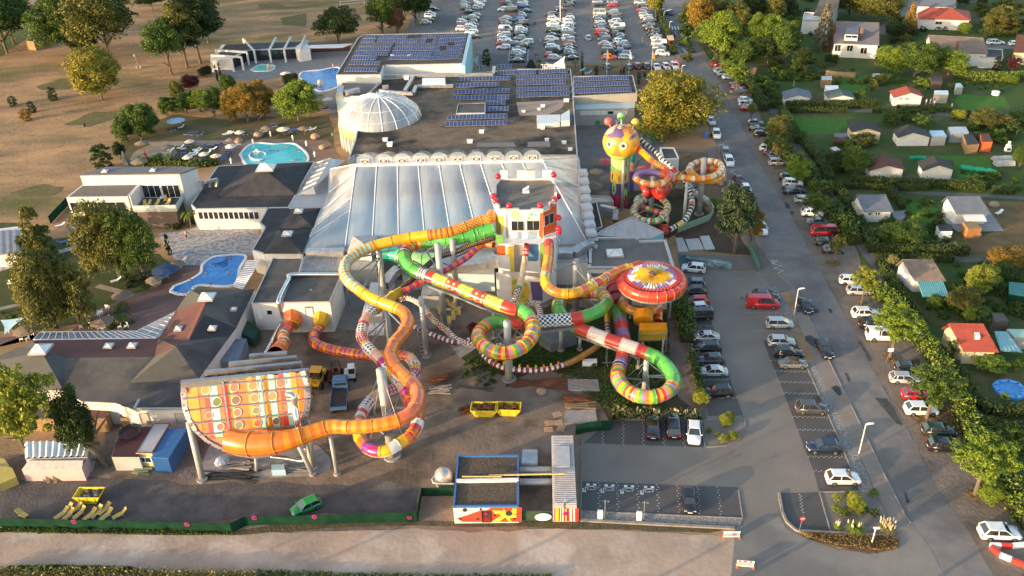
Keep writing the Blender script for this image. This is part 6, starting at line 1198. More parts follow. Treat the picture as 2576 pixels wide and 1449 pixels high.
for i,(x,y,kd,col)in EN(((735,1350,'hatch','teal grey'),(1180,1362,'hatch','dark grey'),(1350,1345,'suv','maroon'),(1540,1348,'suv','dark grey'),(1755,1362,'sedan','white'),(1957,1355,'hatch','white'),(2125,1348,'suv','white'))):
 put(kd,col,P('I',x,y,.7),R(-84 if i>3 else 100),f'{col} {NM[kd]}, {ordw[i] if i else "first"} from the left in the row behind the flag poles')
put('hatch','silver',P('I',352,765,.7),R(92),'silver hatchback driving along an aisle of the upper car park');put('sedan','navy',P('I',1890,232,.7),R(-80),'navy saloon car before the crosswalk, left of two');put('hatch','navy',P('I',2037,255,.7),R(-84),'navy hatchback approaching the crosswalk, right of two')
def mach(name,label,cat,k,x,y,rz,parts):
 t=Thg(name,label,cat,P(k,x,y,0),rz)
 for nm,m,f in parts:mb=MB();f(mb);mb.bd(nm,m,t,lcl=True)
 return t
def wheels(xs,y,r,w=.25):
 def f(mb):
  for x in xs:
   for s in(-1,1):mb.tu([(x,s*y-w/2,r),(x,s*y+w/2,r)],r,12)
 return f
m_jcb=mat('digger_yellow',(.72,.38,.02),(.6,.32,.02),2,ro=.5);mU=mat('rust',(.20,.075,.035),(.11,.05,.03),2.5,ro=.9,bu=.4);m_trk=mat('truck_blue',(.05,.13,.28),.78,1.5,ro=.45)
mach('backhoe','yellow backhoe excavator with black cab in the shaded yard','excavator','32',590,950,R(-97),[('chassis',m_jcb,lambda m:(m.box(-1.8,1.2,-.8,.8,.5,1.3),m.box(-1.8,-.9,-1.,1.,1.2,1.7))),('cab',m_cg,lambda m:m.box(-.8,.5,-.75,.75,1.3,2.6)),('cab_roof',m_jcb,lambda m:m.box(-.9,.6,-.85,.85,2.6,2.75)),('wheel',m_tyre,wheels((-1.2,1.1),.95,.6,.4)),('boom',m_jcb,lambda m:(m.be((1.1,0,1.2),(2.4,0,2.8),.3,.35),m.be((2.4,0,2.8),(3.2,0,1.),.25,.3))),('bucket',mU,lambda m:(m.box(2.9,3.5,-.4,.4,.3,.9),m.box(-2.6,-2.3,-1.1,1.1,.2,.8)))])
mach('flatbed_truck','blue flatbed truck parked nose up in the yard','truck','32',815,1110,R(95),[('cab',m_trk,lambda m:(m.box(1.4,3.,-1.05,1.05,.6,2.3),m.box(1.7,2.8,-.95,.95,2.3,2.55))),('windscreen',m_cg,lambda m:(m.box(2.98,3.04,-.9,.9,1.4,2.1),m.box(1.36,1.41,-.8,.8,1.4,2.1))),('load_bed',mat('bed_steel',(.08,.06,.055),(.12,.09,.075),2,ro=.8),lambda m:m.box(-3.2,1.3,-1.1,1.1,.9,1.05)),('side_board',m_trk,lambda m:(m.box(-3.2,1.3,-1.18,-1.1,.9,1.5),m.box(-3.2,1.3,1.1,1.18,.9,1.5),m.box(-3.28,-3.2,-1.18,1.18,.9,1.5),m.box(1.3,1.36,-1.18,1.18,.9,1.7))),('wheel',m_tyre,wheels((2.2,-1.9,-2.6),.95,.45,.3))])
mach('dumper','small site dumper with rusty brown hopper behind the blue truck','dumper','32',770,900,R(-88),[('chassis',mat('dull_orange',(.45,.16,.05),.78,2),lambda m:m.box(-1.6,.4,-.6,.6,.4,1.1)),('hopper',mU,lambda m:(m.add([(.2,-.9,1.6),(1.9,-.9,1.5),(1.9,.9,1.5),(.2,.9,1.6),(.5,-.6,.8),(1.5,-.6,.7),(1.5,.6,.7),(.5,.6,.8)],[(4,5,6,7),(0,1,5,4),(1,2,6,5),(2,3,7,6),(3,0,4,7)]))),('seat',m_tyre,lambda m:m.box(-.9,-.4,-.3,.3,1.1,1.5)),('roll_bar',mX,lambda m:(m.be((-1.2,-.6,1),(-1.2,-.6,2.4),.1,.1),m.be((-1.2,.6,1),(-1.2,.6,2.4),.1,.1),m.be((-1.2,-.6,2.4),(-1.2,.6,2.4),.1,.1))),('wheel',m_tyre,wheels((-1.1,.8),.75,.5,.35))])
mach('mini_excavator','white mini excavator with its arm folded toward the camera','excavator','32',912,890,R(-84),[('track',m_tyre,lambda m:(m.box(-1.,1.,-.85,-.5,0,.45),m.box(-1.,1.,.5,.85,0,.45))),('body',mW,lambda m:(m.box(-1.1,.7,-.8,.8,.5,1.2),)),('cab',m_cg,lambda m:m.box(-.5,.6,-.1,.75,1.2,2.2)),('cab_roof',mW,lambda m:m.box(-.6,.7,-.2,.82,2.2,2.32)),('boom',mS,lambda m:(m.be((.7,-.3,1.),(1.8,-.3,2.),.22,.26),m.be((1.8,-.3,2.),(2.3,-.3,.5),.18,.2))),('bucket',mU,lambda m:m.box(2.,2.5,-.6,0,.1,.5))])
m_skip=mat('skip_yellow',(.75,.58,.03),(.6,.45,.03),1.5,ro=.5)
def skip(label,k,x,y,rz,L=3.4,W=1.8,fill=None,m=None):
 t=Thg('skip_container',label,'skip',P(k,x,y,0),rz);mb=MB();a,b,c,d=L/2,W/2,L/2-.7,W/2-.15
 o=[(-a,-b,1.3),(a,-b,1.3),(a,b,1.3),(-a,b,1.3),(-c,-d,.1),(c,-d,.1),(c,d,.1),(-c,d,.1)];mb.add(o+[(x_*.95,y_*.93,z_+.02)for x_,y_,z_ in o],[(4,7,6,5),(0,4,5,1),(1,5,6,2),(2,6,7,3),(3,7,4,0),(8,9,13,12),(9,10,14,13),(10,11,15,14),(11,8,12,15),(12,13,14,15),(0,1,9,8),(1,2,10,9),(2,3,11,10),(3,0,8,11)]);mb.bd('bin',m or m_skip,t,lcl=True)
 mb=MB()
 for x0 in(-c,0,c):mb.be((x0,-b-.02,1.25),(x0,-d-.03,.2),.1,.06)
 mb.be((-a,-b,1.3),(a,-b,1.3),.1,.1);mb.be((-a,b,1.3),(a,b,1.3),.1,.1);mb.bd('rib',m or m_skip,t,lcl=True)
 if fill:
  mb=MB();rk=random.Random(int(x))
  for _ in RG(26):mb.sp((rk.uniform(-a*.75,a*.75),rk.uniform(-b*.7,b*.7),rk.uniform(.8,1.25)),rk.uniform(.2,.45),6,4,sz=.6)
  mb.bd('load',fill,t,lcl=True)
skip('yellow skip full of dark rubble in front of the green fence','41',905,700,R(-3),fill=mat('tarmac_rubble',(.07,.065,.06),(.13,.12,.11),4,ro=.95));skip('yellow skip with rusty inside, left of the pair','32',2235,1240,R(-4),3.8,2.,fill=mU);skip('yellow skip lying low, right of the pair','32',2470,1235,R(-6),3.6,1.8,fill=mU)
skip('small black and red skip near the rainbow loop','32',2135,440,R(-35),2.,1.5,m=mat('skip_dark',(.03,.02,.02),(.25,.02,.02),.6))
# VEGETATION
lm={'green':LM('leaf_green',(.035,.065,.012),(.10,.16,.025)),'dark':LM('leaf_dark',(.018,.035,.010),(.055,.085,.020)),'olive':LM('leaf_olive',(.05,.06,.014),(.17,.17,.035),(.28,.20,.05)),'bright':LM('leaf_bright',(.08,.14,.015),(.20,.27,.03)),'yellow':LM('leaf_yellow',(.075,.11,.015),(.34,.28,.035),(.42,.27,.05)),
'gold':LM('leaf_gold',(.12,.09,.015),(.34,.21,.035),(.4,.22,.05)),'brown':LM('leaf_brown',(.10,.06,.03),(.22,.11,.05)),'purple':LM('leaf_purple',(.05,.015,.018),(.12,.03,.03)),'conifer':LM('leaf_conifer',(.015,.035,.018),(.05,.075,.03),trans=.08),'spruce':LM('leaf_spruce',(.05,.06,.035),(.22,.19,.12),trans=.08),'hedge':LM('leaf_hedge',(.035,.06,.012),(.085,.12,.02),trans=.15),'fresh':LM('leaf_fresh',(.12,.16,.02),(.30,.32,.04)),'reed':LM('leaf_reed',(.14,.15,.04),(.30,.27,.10)),'plume':LM('leaf_plume',(.5,.4,.25),(.75,.62,.42)),'dry':LM('dry_grass',(.16,.11,.05),(.32,.22,.10))}
m_bark=mat('bark',(.10,.075,.055),(.16,.13,.10),3,ro=.95,ST=(1,1,.2),bu=.5)
def leaves(cen,nrm,size,rg,flat=.0):
 n=len(cen);a=rg.normal(size=(n,3));nn=nrm+rg.normal(size=(n,3))*.75;nn/=np.linalg.norm(nn,axis=1)[:,None]+1e-9
 u=np.cross(nn,a);u/=np.linalg.norm(u,axis=1)[:,None]+1e-9;v=np.cross(nn,u);s=(size*rg.uniform(.6,1.35,n))[:,None];u=u*s;v=v*s*.62
 q=np.stack([cen-u,cen-v*.9,cen+u,cen+v*.9],axis=1).reshape(-1,3);return q
def MQ(name,q):
 me=bpy.data.meshes.new(name);n=len(q);me.vertices.add(n);me.vertices.foreach_set('co',q.astype(np.float32).ravel());me.loops.add(n);me.loops.foreach_set('vertex_index',np.arange(n,dtype=np.int32));me.polygons.add(n//4)
 me.polygons.foreach_set('loop_start',np.arange(0,n,4,dtype=np.int32));me.polygons.foreach_set('loop_total',np.full(n//4,4,dtype=np.int32));me.update();me.materials.append(lm['green']);return me
def CM(SD,n,nc,shape='round',leaf=.06):
 rg=np.random.default_rng(SD);C=[];i=0
 while len(C)<nc:
  d=rg.normal(size=3);d/=np.linalg.norm(d);r=rg.uniform(.35,.95)**.6*.82
  if shape=='round':
   if d[2]<-.75:continue
   c=d*r*(1+.22*sin(3*d[0]+SD)+.15*cos(4*d[1]+2*SD));s=rg.uniform(.18,.30)
  elif shape=='cone':
   z=rg.uniform(-1,.92);w=(1-z)/2*rg.uniform(.55,1.)+.04;a=rg.uniform(0,6.283);c=np.array([w*cos(a),w*sin(a),z]);s=.08+.13*(1-z)/2
  elif shape=='column':
   z=rg.uniform(-1,.95);w=sqrt(max(0,1-((z+.15)/1.15)**2))*rg.uniform(.4,.85);a=rg.uniform(0,6.283);c=np.array([w*cos(a),w*sin(a),z]);s=.22
  else:
   c=d*rg.uniform(.25,1.)*np.array([1,1,.9]);s=rg.uniform(.12,.22)
  C.append((c,s))
 per=n//nc;cs=[];ns=[]
 for c,s in C:
  d=rg.normal(size=(per,3));d/=np.linalg.norm(d,axis=1)[:,None];d[:,2]=np.where(d[:,2]<-.3,-d[:,2]*.5,d[:,2]);rr=rg.uniform(.55,1.08,per)[:,None]**.6
  cs.append(c+d*s*rr*np.array([1,1,.75]));ns.append(d+np.array([0,0,.35]))
 return MQ('crown',leaves(np.concatenate(cs),np.concatenate(ns),leaf,rg))
CR={'r':[CM(s,20000,150,'round',.038)for s in(1,2,3,4)],'o':[CM(s,10000,120,'open',.042)for s in(11,12,13)],'c':[CM(s,5000,160,'cone',.05)for s in(21,22)],'k':[CM(s,4500,60,'column',.06)for s in(31,32)],'b':[CM(s,1700,30,'round',.082)for s in(41,42,43,44)],'x':[CM(51,34000,230,'round',.03)]}
def SM(o,m):
 if m is not None:o.material_slots[0].link='OBJECT';o.material_slots[0].material=m
 return o
def trunk_mesh(SD,H,r,z0,limbs=5,spread=.45,R_=3,dx=0):
 rk=random.Random(SD);mb=MB();top=(rk.uniform(-.3,.3)+dx*.8,rk.uniform(-.3,.3),H)
 mb.tu([(0,0,-.1),(0,0,.3),(top[0]*.4,top[1]*.4,H*.5),top],[r*1.35,r,r*.75,r*.15],8)
 for i in RG(limbs):
  a=rk.uniform(0,6.28);z=z0*rk.uniform(.7,1.1)+(H-z0)*.15*i/limbs;e=R_*spread*rk.uniform(.8,1.5);mb.tu([(0,0,z),(cos(a)*e*.5,sin(a)*e*.5,z+e*.5),(cos(a)*e,sin(a)*e,z+e*.9)],[r*.5,r*.33,r*.1],6)
 return mb
def TR(label,k,x,y,k2,x2,y2,hw,lf,sh='r',z0f=.22,cat='tree',name='tree',group=None,SD=0,tr=None,dx=.0,squash=1.,loc=None,Hh=None):
 b=loc or P(k,x,y,0);H=Hh or max(.6,hgt(b,(k2,x2,y2)));rr5=hw/((TL[k][2])*K)*depth((b.x,b.y,H*.5))/FPX
 t=Thg(name,label,cat,(b.x,b.y,0),random.Random(SD+int(x)).uniform(0,6.28)*0,group);z0=H*z0f
 ms=CR[sh];me=ms[(SD+int(x+y))%len(ms)];kk=(H-z0)/2
 e=.92 if sh=='o' else 1.13;o=OO(me,'crown',t,(dx,0,z0+kk),(0,0,(int(x)%63)/10),(rr5*e,rr5*squash*e,kk*1.06));SM(o,lm[lf])
 r=tr or max(.06,H*.022);trunk_mesh(int(x),H*.86,r,z0,6 if sh in 'rox' else 0,.4,rr5,dx).bd('trunk',m_bark,t,lcl=True)
 return t
TR('large dark tree at the upper left corner with a pale forked trunk','11',70,520,'11',60,-90,330,'green',z0f=.16,tr=.45)
TR('broad spreading tree behind the one in the upper left corner','11',140,435,'11',180,-60,260,'dark',z0f=.2)
TR('huge round green tree near the top of the meadow','11',1080,570,'11',960,-110,360,'olive',z0f=.12,tr=.5)
TR('huge tree left of the round one, with paler foliage','11',720,540,'11',700,-80,270,'green',z0f=.1);TR('lighter edge tree beside the sand track','11',560,330,'11',560,-40,130,'olive',z0f=.2)
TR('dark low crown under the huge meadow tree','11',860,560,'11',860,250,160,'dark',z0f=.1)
TR('small umbrella shaped tree at the top edge of the meadow','11',1512,110,'11',1470,-70,150,'dark',z0f=.3)
TR('leaning green tree with bare trunk, front of the meadow trio','11',1695,735,'11',1600,190,210,'green',z0f=.2);TR('tall olive tree in the middle of the meadow trio','11',1850,668,'11',1720,20,200,'olive',z0f=.25);TR('tall dark tree, rightmost of the meadow trio','11',1980,625,'11',1960,-60,250,'dark',z0f=.24)
TR('tree crown cut by the top edge behind the meadow trio','11',2060,420,'11',2080,-180,160,'dark',z0f=.3)
TR('golden green lone tree with rounded crown on the dry meadow','11',1012,985,'11',955,485,285,'yellow',z0f=.12)
TR('slim dark conifer bush on the meadow','11',530,990,'11',515,865,48,'conifer','k',.02,'shrub','conifer_shrub');TR('small dark conifer bush, leftmost on the meadow','11',130,1045,'11',110,955,46,'conifer','k',.02,'shrub','conifer_shrub');TR('small dark conifer bush beside a yellowing one','11',320,1110,'11',305,1010,48,'conifer','k',.02,'shrub','conifer_shrub');TR('yellowing bush beside the dark conifer on the meadow','11',265,1190,'11',260,1080,60,'gold','k',.02,'shrub','shrub')
TR('dark irregular tree behind the volleyball net','12',795,432,'12',745,65,200,'dark',z0f=.12);TR('tree with pale tips left of the upper car park','12',1230,345,'12',1260,-120,130,'green',z0f=.1);TR('brown dying tree beside the car park','12',1375,340,'12',1365,60,85,'brown',z0f=.05);TR('dark tree at the left edge of the car park','12',1560,250,'12',1540,-160,180,'dark',z0f=.1);TR('dark tree half behind the pale tipped one','12',1450,200,'12',1420,-160,170,'dark',z0f=.1)
TR('enormous golden green tree beside the street and the round headed tower','13',1560,1290,'13',1540,715,380,'yellow','x',z0f=-.12,tr=.6,dx=-.5)
for i,(x,y,x2,y2,hw,lf)in EN(((1770,1000,1740,800,75,'olive'),(1660,1150,1600,950,90,'green'),(1850,1130,1830,900,120,'green'),(1990,1120,1960,880,110,'bright'),(2120,1150,2100,860,120,'green'),(2280,950,2290,730,90,'green'),(2330,1190,2380,860,130,'gold'),(2450,1200,2480,830,130,'gold'),(2560,1190,2600,900,130,'gold'))):
 TR(f'dense garden shrub in the belt behind the loungers, {ordw[i] if i else "first"} from the left','11',x,y,'11',x2,y2,hw,lf,'r',.03,'shrub','garden_shrub','shrubs between meadow and pool garden')
TR('reddish dark purple shrub by the white pavilion fence','11',1900,890,'11',1910,740,95,'purple','r',.03,'shrub','garden_shrub');TR('dark shrub hugging the pavilion corner','11',2040,760,'11',2040,650,60,'dark','r',.03,'shrub','garden_shrub')
TR('golden shrub mass left of the bright willow','12',60,1150,'12',80,800,150,'gold','r',.05,'shrub','garden_shrub');TR('fresh green weeping tree beside the small blue pool','12',400,1195,'12',395,775,215,'bright','r',.02,'tree','weeping_tree');TR('dark shrub above the weeping tree','12',330,850,'12',330,720,70,'dark','r',.03,'shrub','garden_shrub')
for i,(x,y,x2,y2,hw)in EN(((1400,1380,1380,1010,150),(1260,1400,1250,1120,120),(1480,1300,1480,1080,110))):TR(f'bamboo like green thicket at the meadow fence, {["tall middle", "left", "right"][i]} clump','11',x,y,'11',x2,y2,hw,'green','r',.02,'shrub','thicket')
TR('round dark bush in front of the sandpit','21',1035,240,'21',1015,15,105,'dark','k',.03,'shrub','bush');TR('dark bush right of the bamboo thicket','21',1200,150,'21',1220,-20,60,'dark','r',.03,'shrub','bush')
TR('big leafy tree in front of the white modern building','21',1180,1300,'21',1080,585,290,'olive','x',.01,tr=.3);TR('second big tree right of the leafy one at the modern building','21',1430,1320,'21',1410,650,215,'green','x',.01,tr=.3);TR('golden brown tree on the spa lawn','31',560,400,'21',600,1050,280,'olive','x',.01);TR('dark half of the golden tree on the spa lawn','31',800,380,'21',830,1120,210,'olive','r',.01);TR('slim dark conifer by the small tiled house','21',420,1150,'21',385,640,120,'olive','k',.02);TR('lower dark conifer beside the small tiled house','21',480,1130,'21',460,820,125,'green','k',.02);TR('dark bush by the small tiled house wall','21',260,1120,'21',280,900,70,'dark','r',.02,'shrub','bush')
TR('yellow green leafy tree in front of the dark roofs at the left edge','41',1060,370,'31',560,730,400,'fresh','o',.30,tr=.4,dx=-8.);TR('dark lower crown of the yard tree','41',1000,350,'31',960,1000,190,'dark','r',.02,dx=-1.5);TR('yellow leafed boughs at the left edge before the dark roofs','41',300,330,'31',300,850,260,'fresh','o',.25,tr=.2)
TR('dark pine with golden side beside the street','23',2150,1080,'23',2190,400,210,'conifer','r',.16,tr=.35);TR('yellowing lower half of the pine beside the street','23',2300,1010,'23',2300,640,120,'gold','r',.2,tr=.2);TR('small leafy tree left of the pine','23',1960,640,'23',1970,540,60,'bright','r',.1)
st=[('24',115,235,'24',90,-60,90,'olive'),('24',292,480,'24',275,130,140,'bright'),('24',470,800,'24',480,470,150,'green'),('24',675,1180,'24',700,900,90,'olive'),('34',940,170,'24',980,1210,145,'fresh'),('34',1225,690,'34',1270,170,250,'bright'),('34',1585,1300,'34',1680,790,290,'green'),('44',2060,650,'44',2150,90,330,'bright'),('13',2170,930,'13',2150,620,120,'bright'),('13',2310,1190,'13',2320,1000,60,'bright')]
for i,(k,x,y,k2,x2,y2,hw,lf)in EN(st):
 o=['first','second','third','fourth','fifth','sixth','seventh','lowest, leafiest','uppermost','slender upper'][i]
 TR(f'{o} street tree with thin trunk on the parking verge',k,x,y,k2,x2,y2,hw,lf,'o' if i!=3 else 'o',.36,'tree','street_tree','trees along the parking verge',tr=.14 if i<5 else .26)
 c=P(k,x,y,0);s=1.6 if i in(5,6,3,7)else 1.1;bo=OO(CR['b'][i%4],'dry_tuft',None,(c.x,c.y,.1),(0,0,i),(s,s*.8,.35));SM(bo,lm['dry']);tag(bo,f'dry grass ring at the foot of the {o} street tree','grass','dry grass rings under the street trees')
for i,(x,y,x2,y2,hw,lf,sh)in EN(((1820,320,1800,-120,150,'gold','r'),(1980,590,1980,100,190,'bright','r'),(2250,620,2240,380,190,'green','r'),(2120,760,2150,560,150,'bright','o'),(2440,420,2420,120,150,'bright','r'),(2480,620,2450,330,130,'dark','r'),(1900,470,1880,200,140,'green','r'),(2120,300,2100,0,150,'olive','r'),(1700,180,1720,10,60,'olive','r'),(2330,240,2330,-60,120,'dark','r'),(1370,200,1370,-160,85,'yellow','r'),(2550,250,2560,-60,110,'olive','r'))):
 TR(f'broadleaf tree of the wood beside the upper street, {ordw[i] if i else "first"} counted','13',x,y,'13',x2,y2,hw,lf,sh,.06,'tree','tree','trees beside the upper street')
for i,(x,y,x2,y2,hw,lf,sh,lb)in EN(((550,480,575,40,110,'spruce','c','tall pale spruce beside the grey roofed house'),(640,510,655,240,40,'brown','c','narrow rust brown conifer beside the spruce'),(820,150,860,-120,190,'olive','r','wide golden green tree behind the grey roofed house'),(1080,220,1080,-120,210,'olive','r','broad tree right of the grey roofed house top'),(1400,330,1400,20,80,'gold','c','golden larch left of the red hipped roof'),(170,620,160,210,170,'green','r','round green tree left of the spruce'),(20,560,30,150,120,'bright','r','bright tree at the left of the gardens'),(370,700,370,480,120,'dark','r','dark tree in front of the spruce'),(1200,720,1200,450,150,'bright','r','light green tree, left of the three before the grey roof'),(1460,760,1480,400,180,'green','r','tall green tree, middle of the three before the grey roof'),(1800,740,1800,470,160,'bright','r','feathery green tree, right of the three before the grey roof'),(1950,330,1960,220,75,'bright','r','round bush before the red hipped roof'),(2360,320,2360,150,105,'purple','r','purple leafed tree by the upper right drive'),(2290,330,2290,60,150,'olive','r','olive tree behind the purple one'),(2270,700,2280,570,45,'dark','k','slim dark cypress beside the flat garage'),(2430,700,2450,550,80,'purple','o','thin purple shrub at the right edge house'),(2400,820,2420,740,70,'bright','r','round shrub behind the white barbecue'),(640,640,640,530,60,'dark','r','dark shrub beside the terrace steps'),(1260,380,1260,200,110,'dark','r','dark tree between two grey roofs'),(1900,60,1950,-100,90,'dark','r','dark tree at the top right of the red roof'),(130,130,130,-100,140,'dark','r','dark tree at the top edge behind the garden wall'))):
 TR(lb,'14',x,y,'14',x2,y2,hw,lf,sh,.05)
for i,(k,x,y,k2,x2,y2,hw,lf,lb)in EN((('24',880,310,'24',900,40,150,'green','bushy tree left of the brown roofed garden house'),('24',720,260,'24',720,80,110,'dark','dark tree behind the tall hedge'),('24',1480,800,'24',1485,680,65,'bright','round light green shrub on the garden lawn'),('24',1340,980,'24',1350,780,190,'green','wide green tree behind the garden hedge'),('24',1560,1000,'24',1550,900,80,'green','green shrub before the garden hedge'),('24',2380,1200,'24',2400,1020,190,'gold','golden tree at the right edge'),('24',2100,1449,'24',2110,1200,160,'fresh','yellow green tree beside the white greenhouse'),('24',2300,1330,'24',2330,1180,120,'green','green shrub behind the golden tree'),('24',1235,1220,'24',1255,1095,55,'reed','small pale leafed tree by the path'),('24',1680,860,'24',1690,720,60,'dark','narrow shrub beside the trellis house'),('24',2040,400,'24',2030,300,80,'green','shrub below the green netting'),('24',2500,230,'24',2500,20,90,'green','tree beside the small polytunnels'),
('34',1920,230,'34',1900,0,160,'olive','golden green tree below the teal awning'),('34',1990,340,'34',1990,190,60,'bright','small bright tree on the garden lawn'),('34',2100,330,'34',2130,180,130,'green','shrub beside the dark garden shed'),('34',2200,790,'34',2200,660,170,'bright','vine covered trellis before the red roofed house'),('34',2490,800,'34',2480,700,70,'bright','shrub at the right edge by the trellis'),('34',2340,1120,'34',2350,1020,50,'bright','small shrub beside the blue paddling pool'),('34',1650,200,'34',1660,60,80,'green','green tree under the teal awning'),('34',1780,700,'34',1770,500,70,'dark','rose shrub beside the red roofed house path'),
('14',950,1420,'14',960,1320,150,'olive','bushes in front of the yellow garden house'),('14',2200,1250,'14',2240,1090,180,'olive','golden green fruit tree, largest in the gardens'),('14',1900,1180,'14',1910,1080,60,'fresh','bright small tree beside the green lawn'),('14',1230,1230,'14',1220,1090,90,'green','fruit tree beside the side path'),('14',1560,1260,'14',1580,1130,100,'green','fruit bush in the middle plot'),('14',2470,1350,'14',2480,1130,100,'dark','dark bush at the right edge plot'),('14',110,1420,'14',100,1150,130,'olive','tree beside the shaded garden path'),('14',60,900,'14',60,780,80,'green','shrub beside the green bin garden'),('14',930,1000,'14',950,880,80,'green','shrub behind the red roofed garden house'),('14',1560,860,'14',1540,770,90,'bright','fresh bush right of the red roofed garden house'),('14',1830,900,'14',1830,810,50,'dark','slim shrub beside the white shed'),('14',1060,900,'14',1060,770,50,'olive','thin bush beside the small arch greenhouse'),('14',1170,800,'14',1180,720,70,'fresh','yellowish bush near the arch greenhouse'))):
 TR(lb,k,x,y,k2,x2,y2,hw,lf,'r' if 'tree' in lb else 'b',.05,'tree' if 'tree' in lb else 'shrub','tree' if 'tree' in lb else 'shrub')
def hedge(label,pts,w,h,lf='hedge',leaf=.17,dens=26,SD=1,ro=.12,bumpy=.0):
 pts=resample(SP(pts,1.)if len(pts)>2 else pts,1.2)[0];rg=np.random.default_rng(SD);cs,ns=[],[];t=Thg('hedge',label,'hedge',pts[0]);core=MB()
 for i,(a,b)in EN(zip(pts,pts[1:])):
  d=b-a;L=d.length;d.normalize();s=VV((-d.y,d.x,0));hh=h*(1+bumpy*rg.uniform(-1,1));ww=w*(1+bumpy*.6*rg.uniform(-1,1))
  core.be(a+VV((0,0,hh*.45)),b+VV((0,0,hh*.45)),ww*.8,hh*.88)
  for(cn,n)in((0,int(L*ww*dens*1.2)),(1,int(L*hh*dens)),(-1,int(L*hh*dens*.5))):
   if n<1:continue
   u=rg.uniform(0,L,n);v=rg.uniform(-.5,.5,n);z=rg.uniform(.02,1,n)
   A_=np.array(a)[None,:]+u[:,None]*np.array(d)[None,:]
   if cn==0:q=A_+(v*ww)[:,None]*np.array(s)+np.array([0,0,hh]);nn=np.tile([0,0,1.],(n,1))
   else:
    sg=cn if(s*cn).y<0 else cn;side=s if s.y<0 else-s;side=side*(1 if cn==1 else-1);q=A_+np.array(side)*ww/2+np.stack([0*z,0*z,z*hh],1);nn=np.tile(np.array(side),(n,1))
   cs.append(q+rg.normal(size=(n,3))*ro*(.5+h/4));ns.append(nn)
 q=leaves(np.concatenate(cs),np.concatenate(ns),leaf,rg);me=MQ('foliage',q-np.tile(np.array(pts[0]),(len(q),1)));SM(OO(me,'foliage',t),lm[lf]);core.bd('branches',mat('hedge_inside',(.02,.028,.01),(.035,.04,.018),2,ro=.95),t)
hedge('tall free growing hedge between the parking verge and the garden path, upper part',PL('24',[30,40,150,120,280,220,430,380,560,560]),3.,2.6,'green',.26,16,1,.3,.25);hedge('tall free growing hedge between the parking verge and the garden path, middle part',PL('24',[600,640,700,780,800,900,880,1000]),2.4,2.4,'green',.26,16,2,.3,.25)
hedge('sunlit hedge along the lower parking verge',PL('34',[950,30,1100,60,1250,190,1400,390,1530,560,1640,720,1740,880,1850,1080,1960,1300])+PL('44',[2000,60,2120,220,2290,480,2470,800,2600,1000]),2.2,1.9,'bright',.22,18,3,.25,.2)
hedge('hedge along the upper verge beside the allotments',PL('13',[2270,780,2330,900,2400,1020,2440,1100]),2.2,1.8,'hedge',.22,18,5,.2,.1);hedge('clipped hedge between car park and street',PL('13',[1380,110,1430,220,1480,340,1520,440,1550,540]),1.6,1.6,'hedge',.2,18,6,.2,.15)
for i,(lb,k,q,w,h)in EN((('clipped hedge right of the garden path, upper run','24',[330,-60,420,60,540,220,620,400],2.,1.8),('clipped hedge right of the garden path, lower run','24',[680,440,770,570,900,770,1000,950,1060,1080],1.8,1.7),('front hedge of the banana garden','24',[1040,1075,1400,1080,1700,1085,1990,1080],1.6,1.6),('long hedge below the two white garden houses','24',[840,385,1150,400,1450,415,1900,440,2150,450],1.7,1.6),('short low hedge left of the brown roofed garden house','24',[600,410,800,415],1.2,1.),('hedge corner above the dark tiled garden house','24',[1215,450,1240,540,1330,610,1340,650],1.2,1.4),('thin hedge behind the dark tiled garden house','24',[700,435,950,440,1200,450],1.,1.2),('small hedge along the path bend','24',[1310,460,1600,455],1.2,1.3),('hedge at the right of the path near the polytunnels','24',[2230,480,2450,485],1.4,1.2),
('long clipped hedge below the grey roofed garden houses','14',[190,1060,500,1060,900,1060,1090,1050],1.8,1.7),('short clipped hedge at the left end of the garden row','14',[-60,1050,150,1055],1.8,1.6),('hedge around the left side of the shaded lawn','14',[150,1110,230,1250,320,1420],1.8,1.8),('hedge behind the shaded lawn','14',[170,1105,500,1110,800,1110],1.2,1.3),('low hedge before the red roofed garden house','14',[1290,1075,1600,1085,1900,1105],1.2,.9),('hedge along the lane behind the fruit trees','14',[1050,1110,1530,1120],1.,1.),('yellowish hedge behind the big green lawn','14',[1900,770,2100,790,2360,800,2549,790],2.5,2.2),('tall hedge behind the residential street','14',[2150,360,2460,360],1.5,1.8),
('hedge right of the path below the brown tiled garden house','24',[1110,1160,1200,1330,1320,1449],1.3,1.4),('hedge behind the brown tiled garden house','24',[1120,1150,1330,1150,1850,1160],1.2,1.2),('hedge curving round the paddling pool garden','34',[1820,780,1930,930,2050,1120,2200,1230,2400,1250,2600,1260],1.6,1.4),('lower hedge along the path at the right edge','34',[2050,1340,2250,1390,2600,1420],1.6,1.2),('hedge left of the teal awning garden','34',[1230,0,1340,100,1400,180,1500,300,1540,380],1.,1.3),('planting strip behind the right edge garden lawn','34',[2300,20,2450,150,2600,330],1.6,.8))):
 hedge(lb,PL(k,q),w,h,'bright' if 'yellowish' in lb else 'hedge',.19,20,20+i,.12,.06)
hedge('hedge behind the white modern building',PL('21',[1350,215,1700,205,1950,225,2150,200]),1.8,1.6,'green',.25,16,60,.3,.25);hedge('dark shrubs along the west stalls fence',PL('33',[1600,120,1620,260,1660,420,1680,540]),2.,2.,'green',.25,16,61,.35,.35);hedge('creeper on the fence beside the west stalls',PL('33',[1720,700,1760,850,1800,1000,1810,1120]),.8,1.8,'green',.2,16,62,.2,.2)
hedge('grasses along the wire fence above the upper stalls',PL('33',[950,1260,1200,1265,1500,1265,1800,1270]),1.4,.7,'reed',.25,20,63,.25,.3)
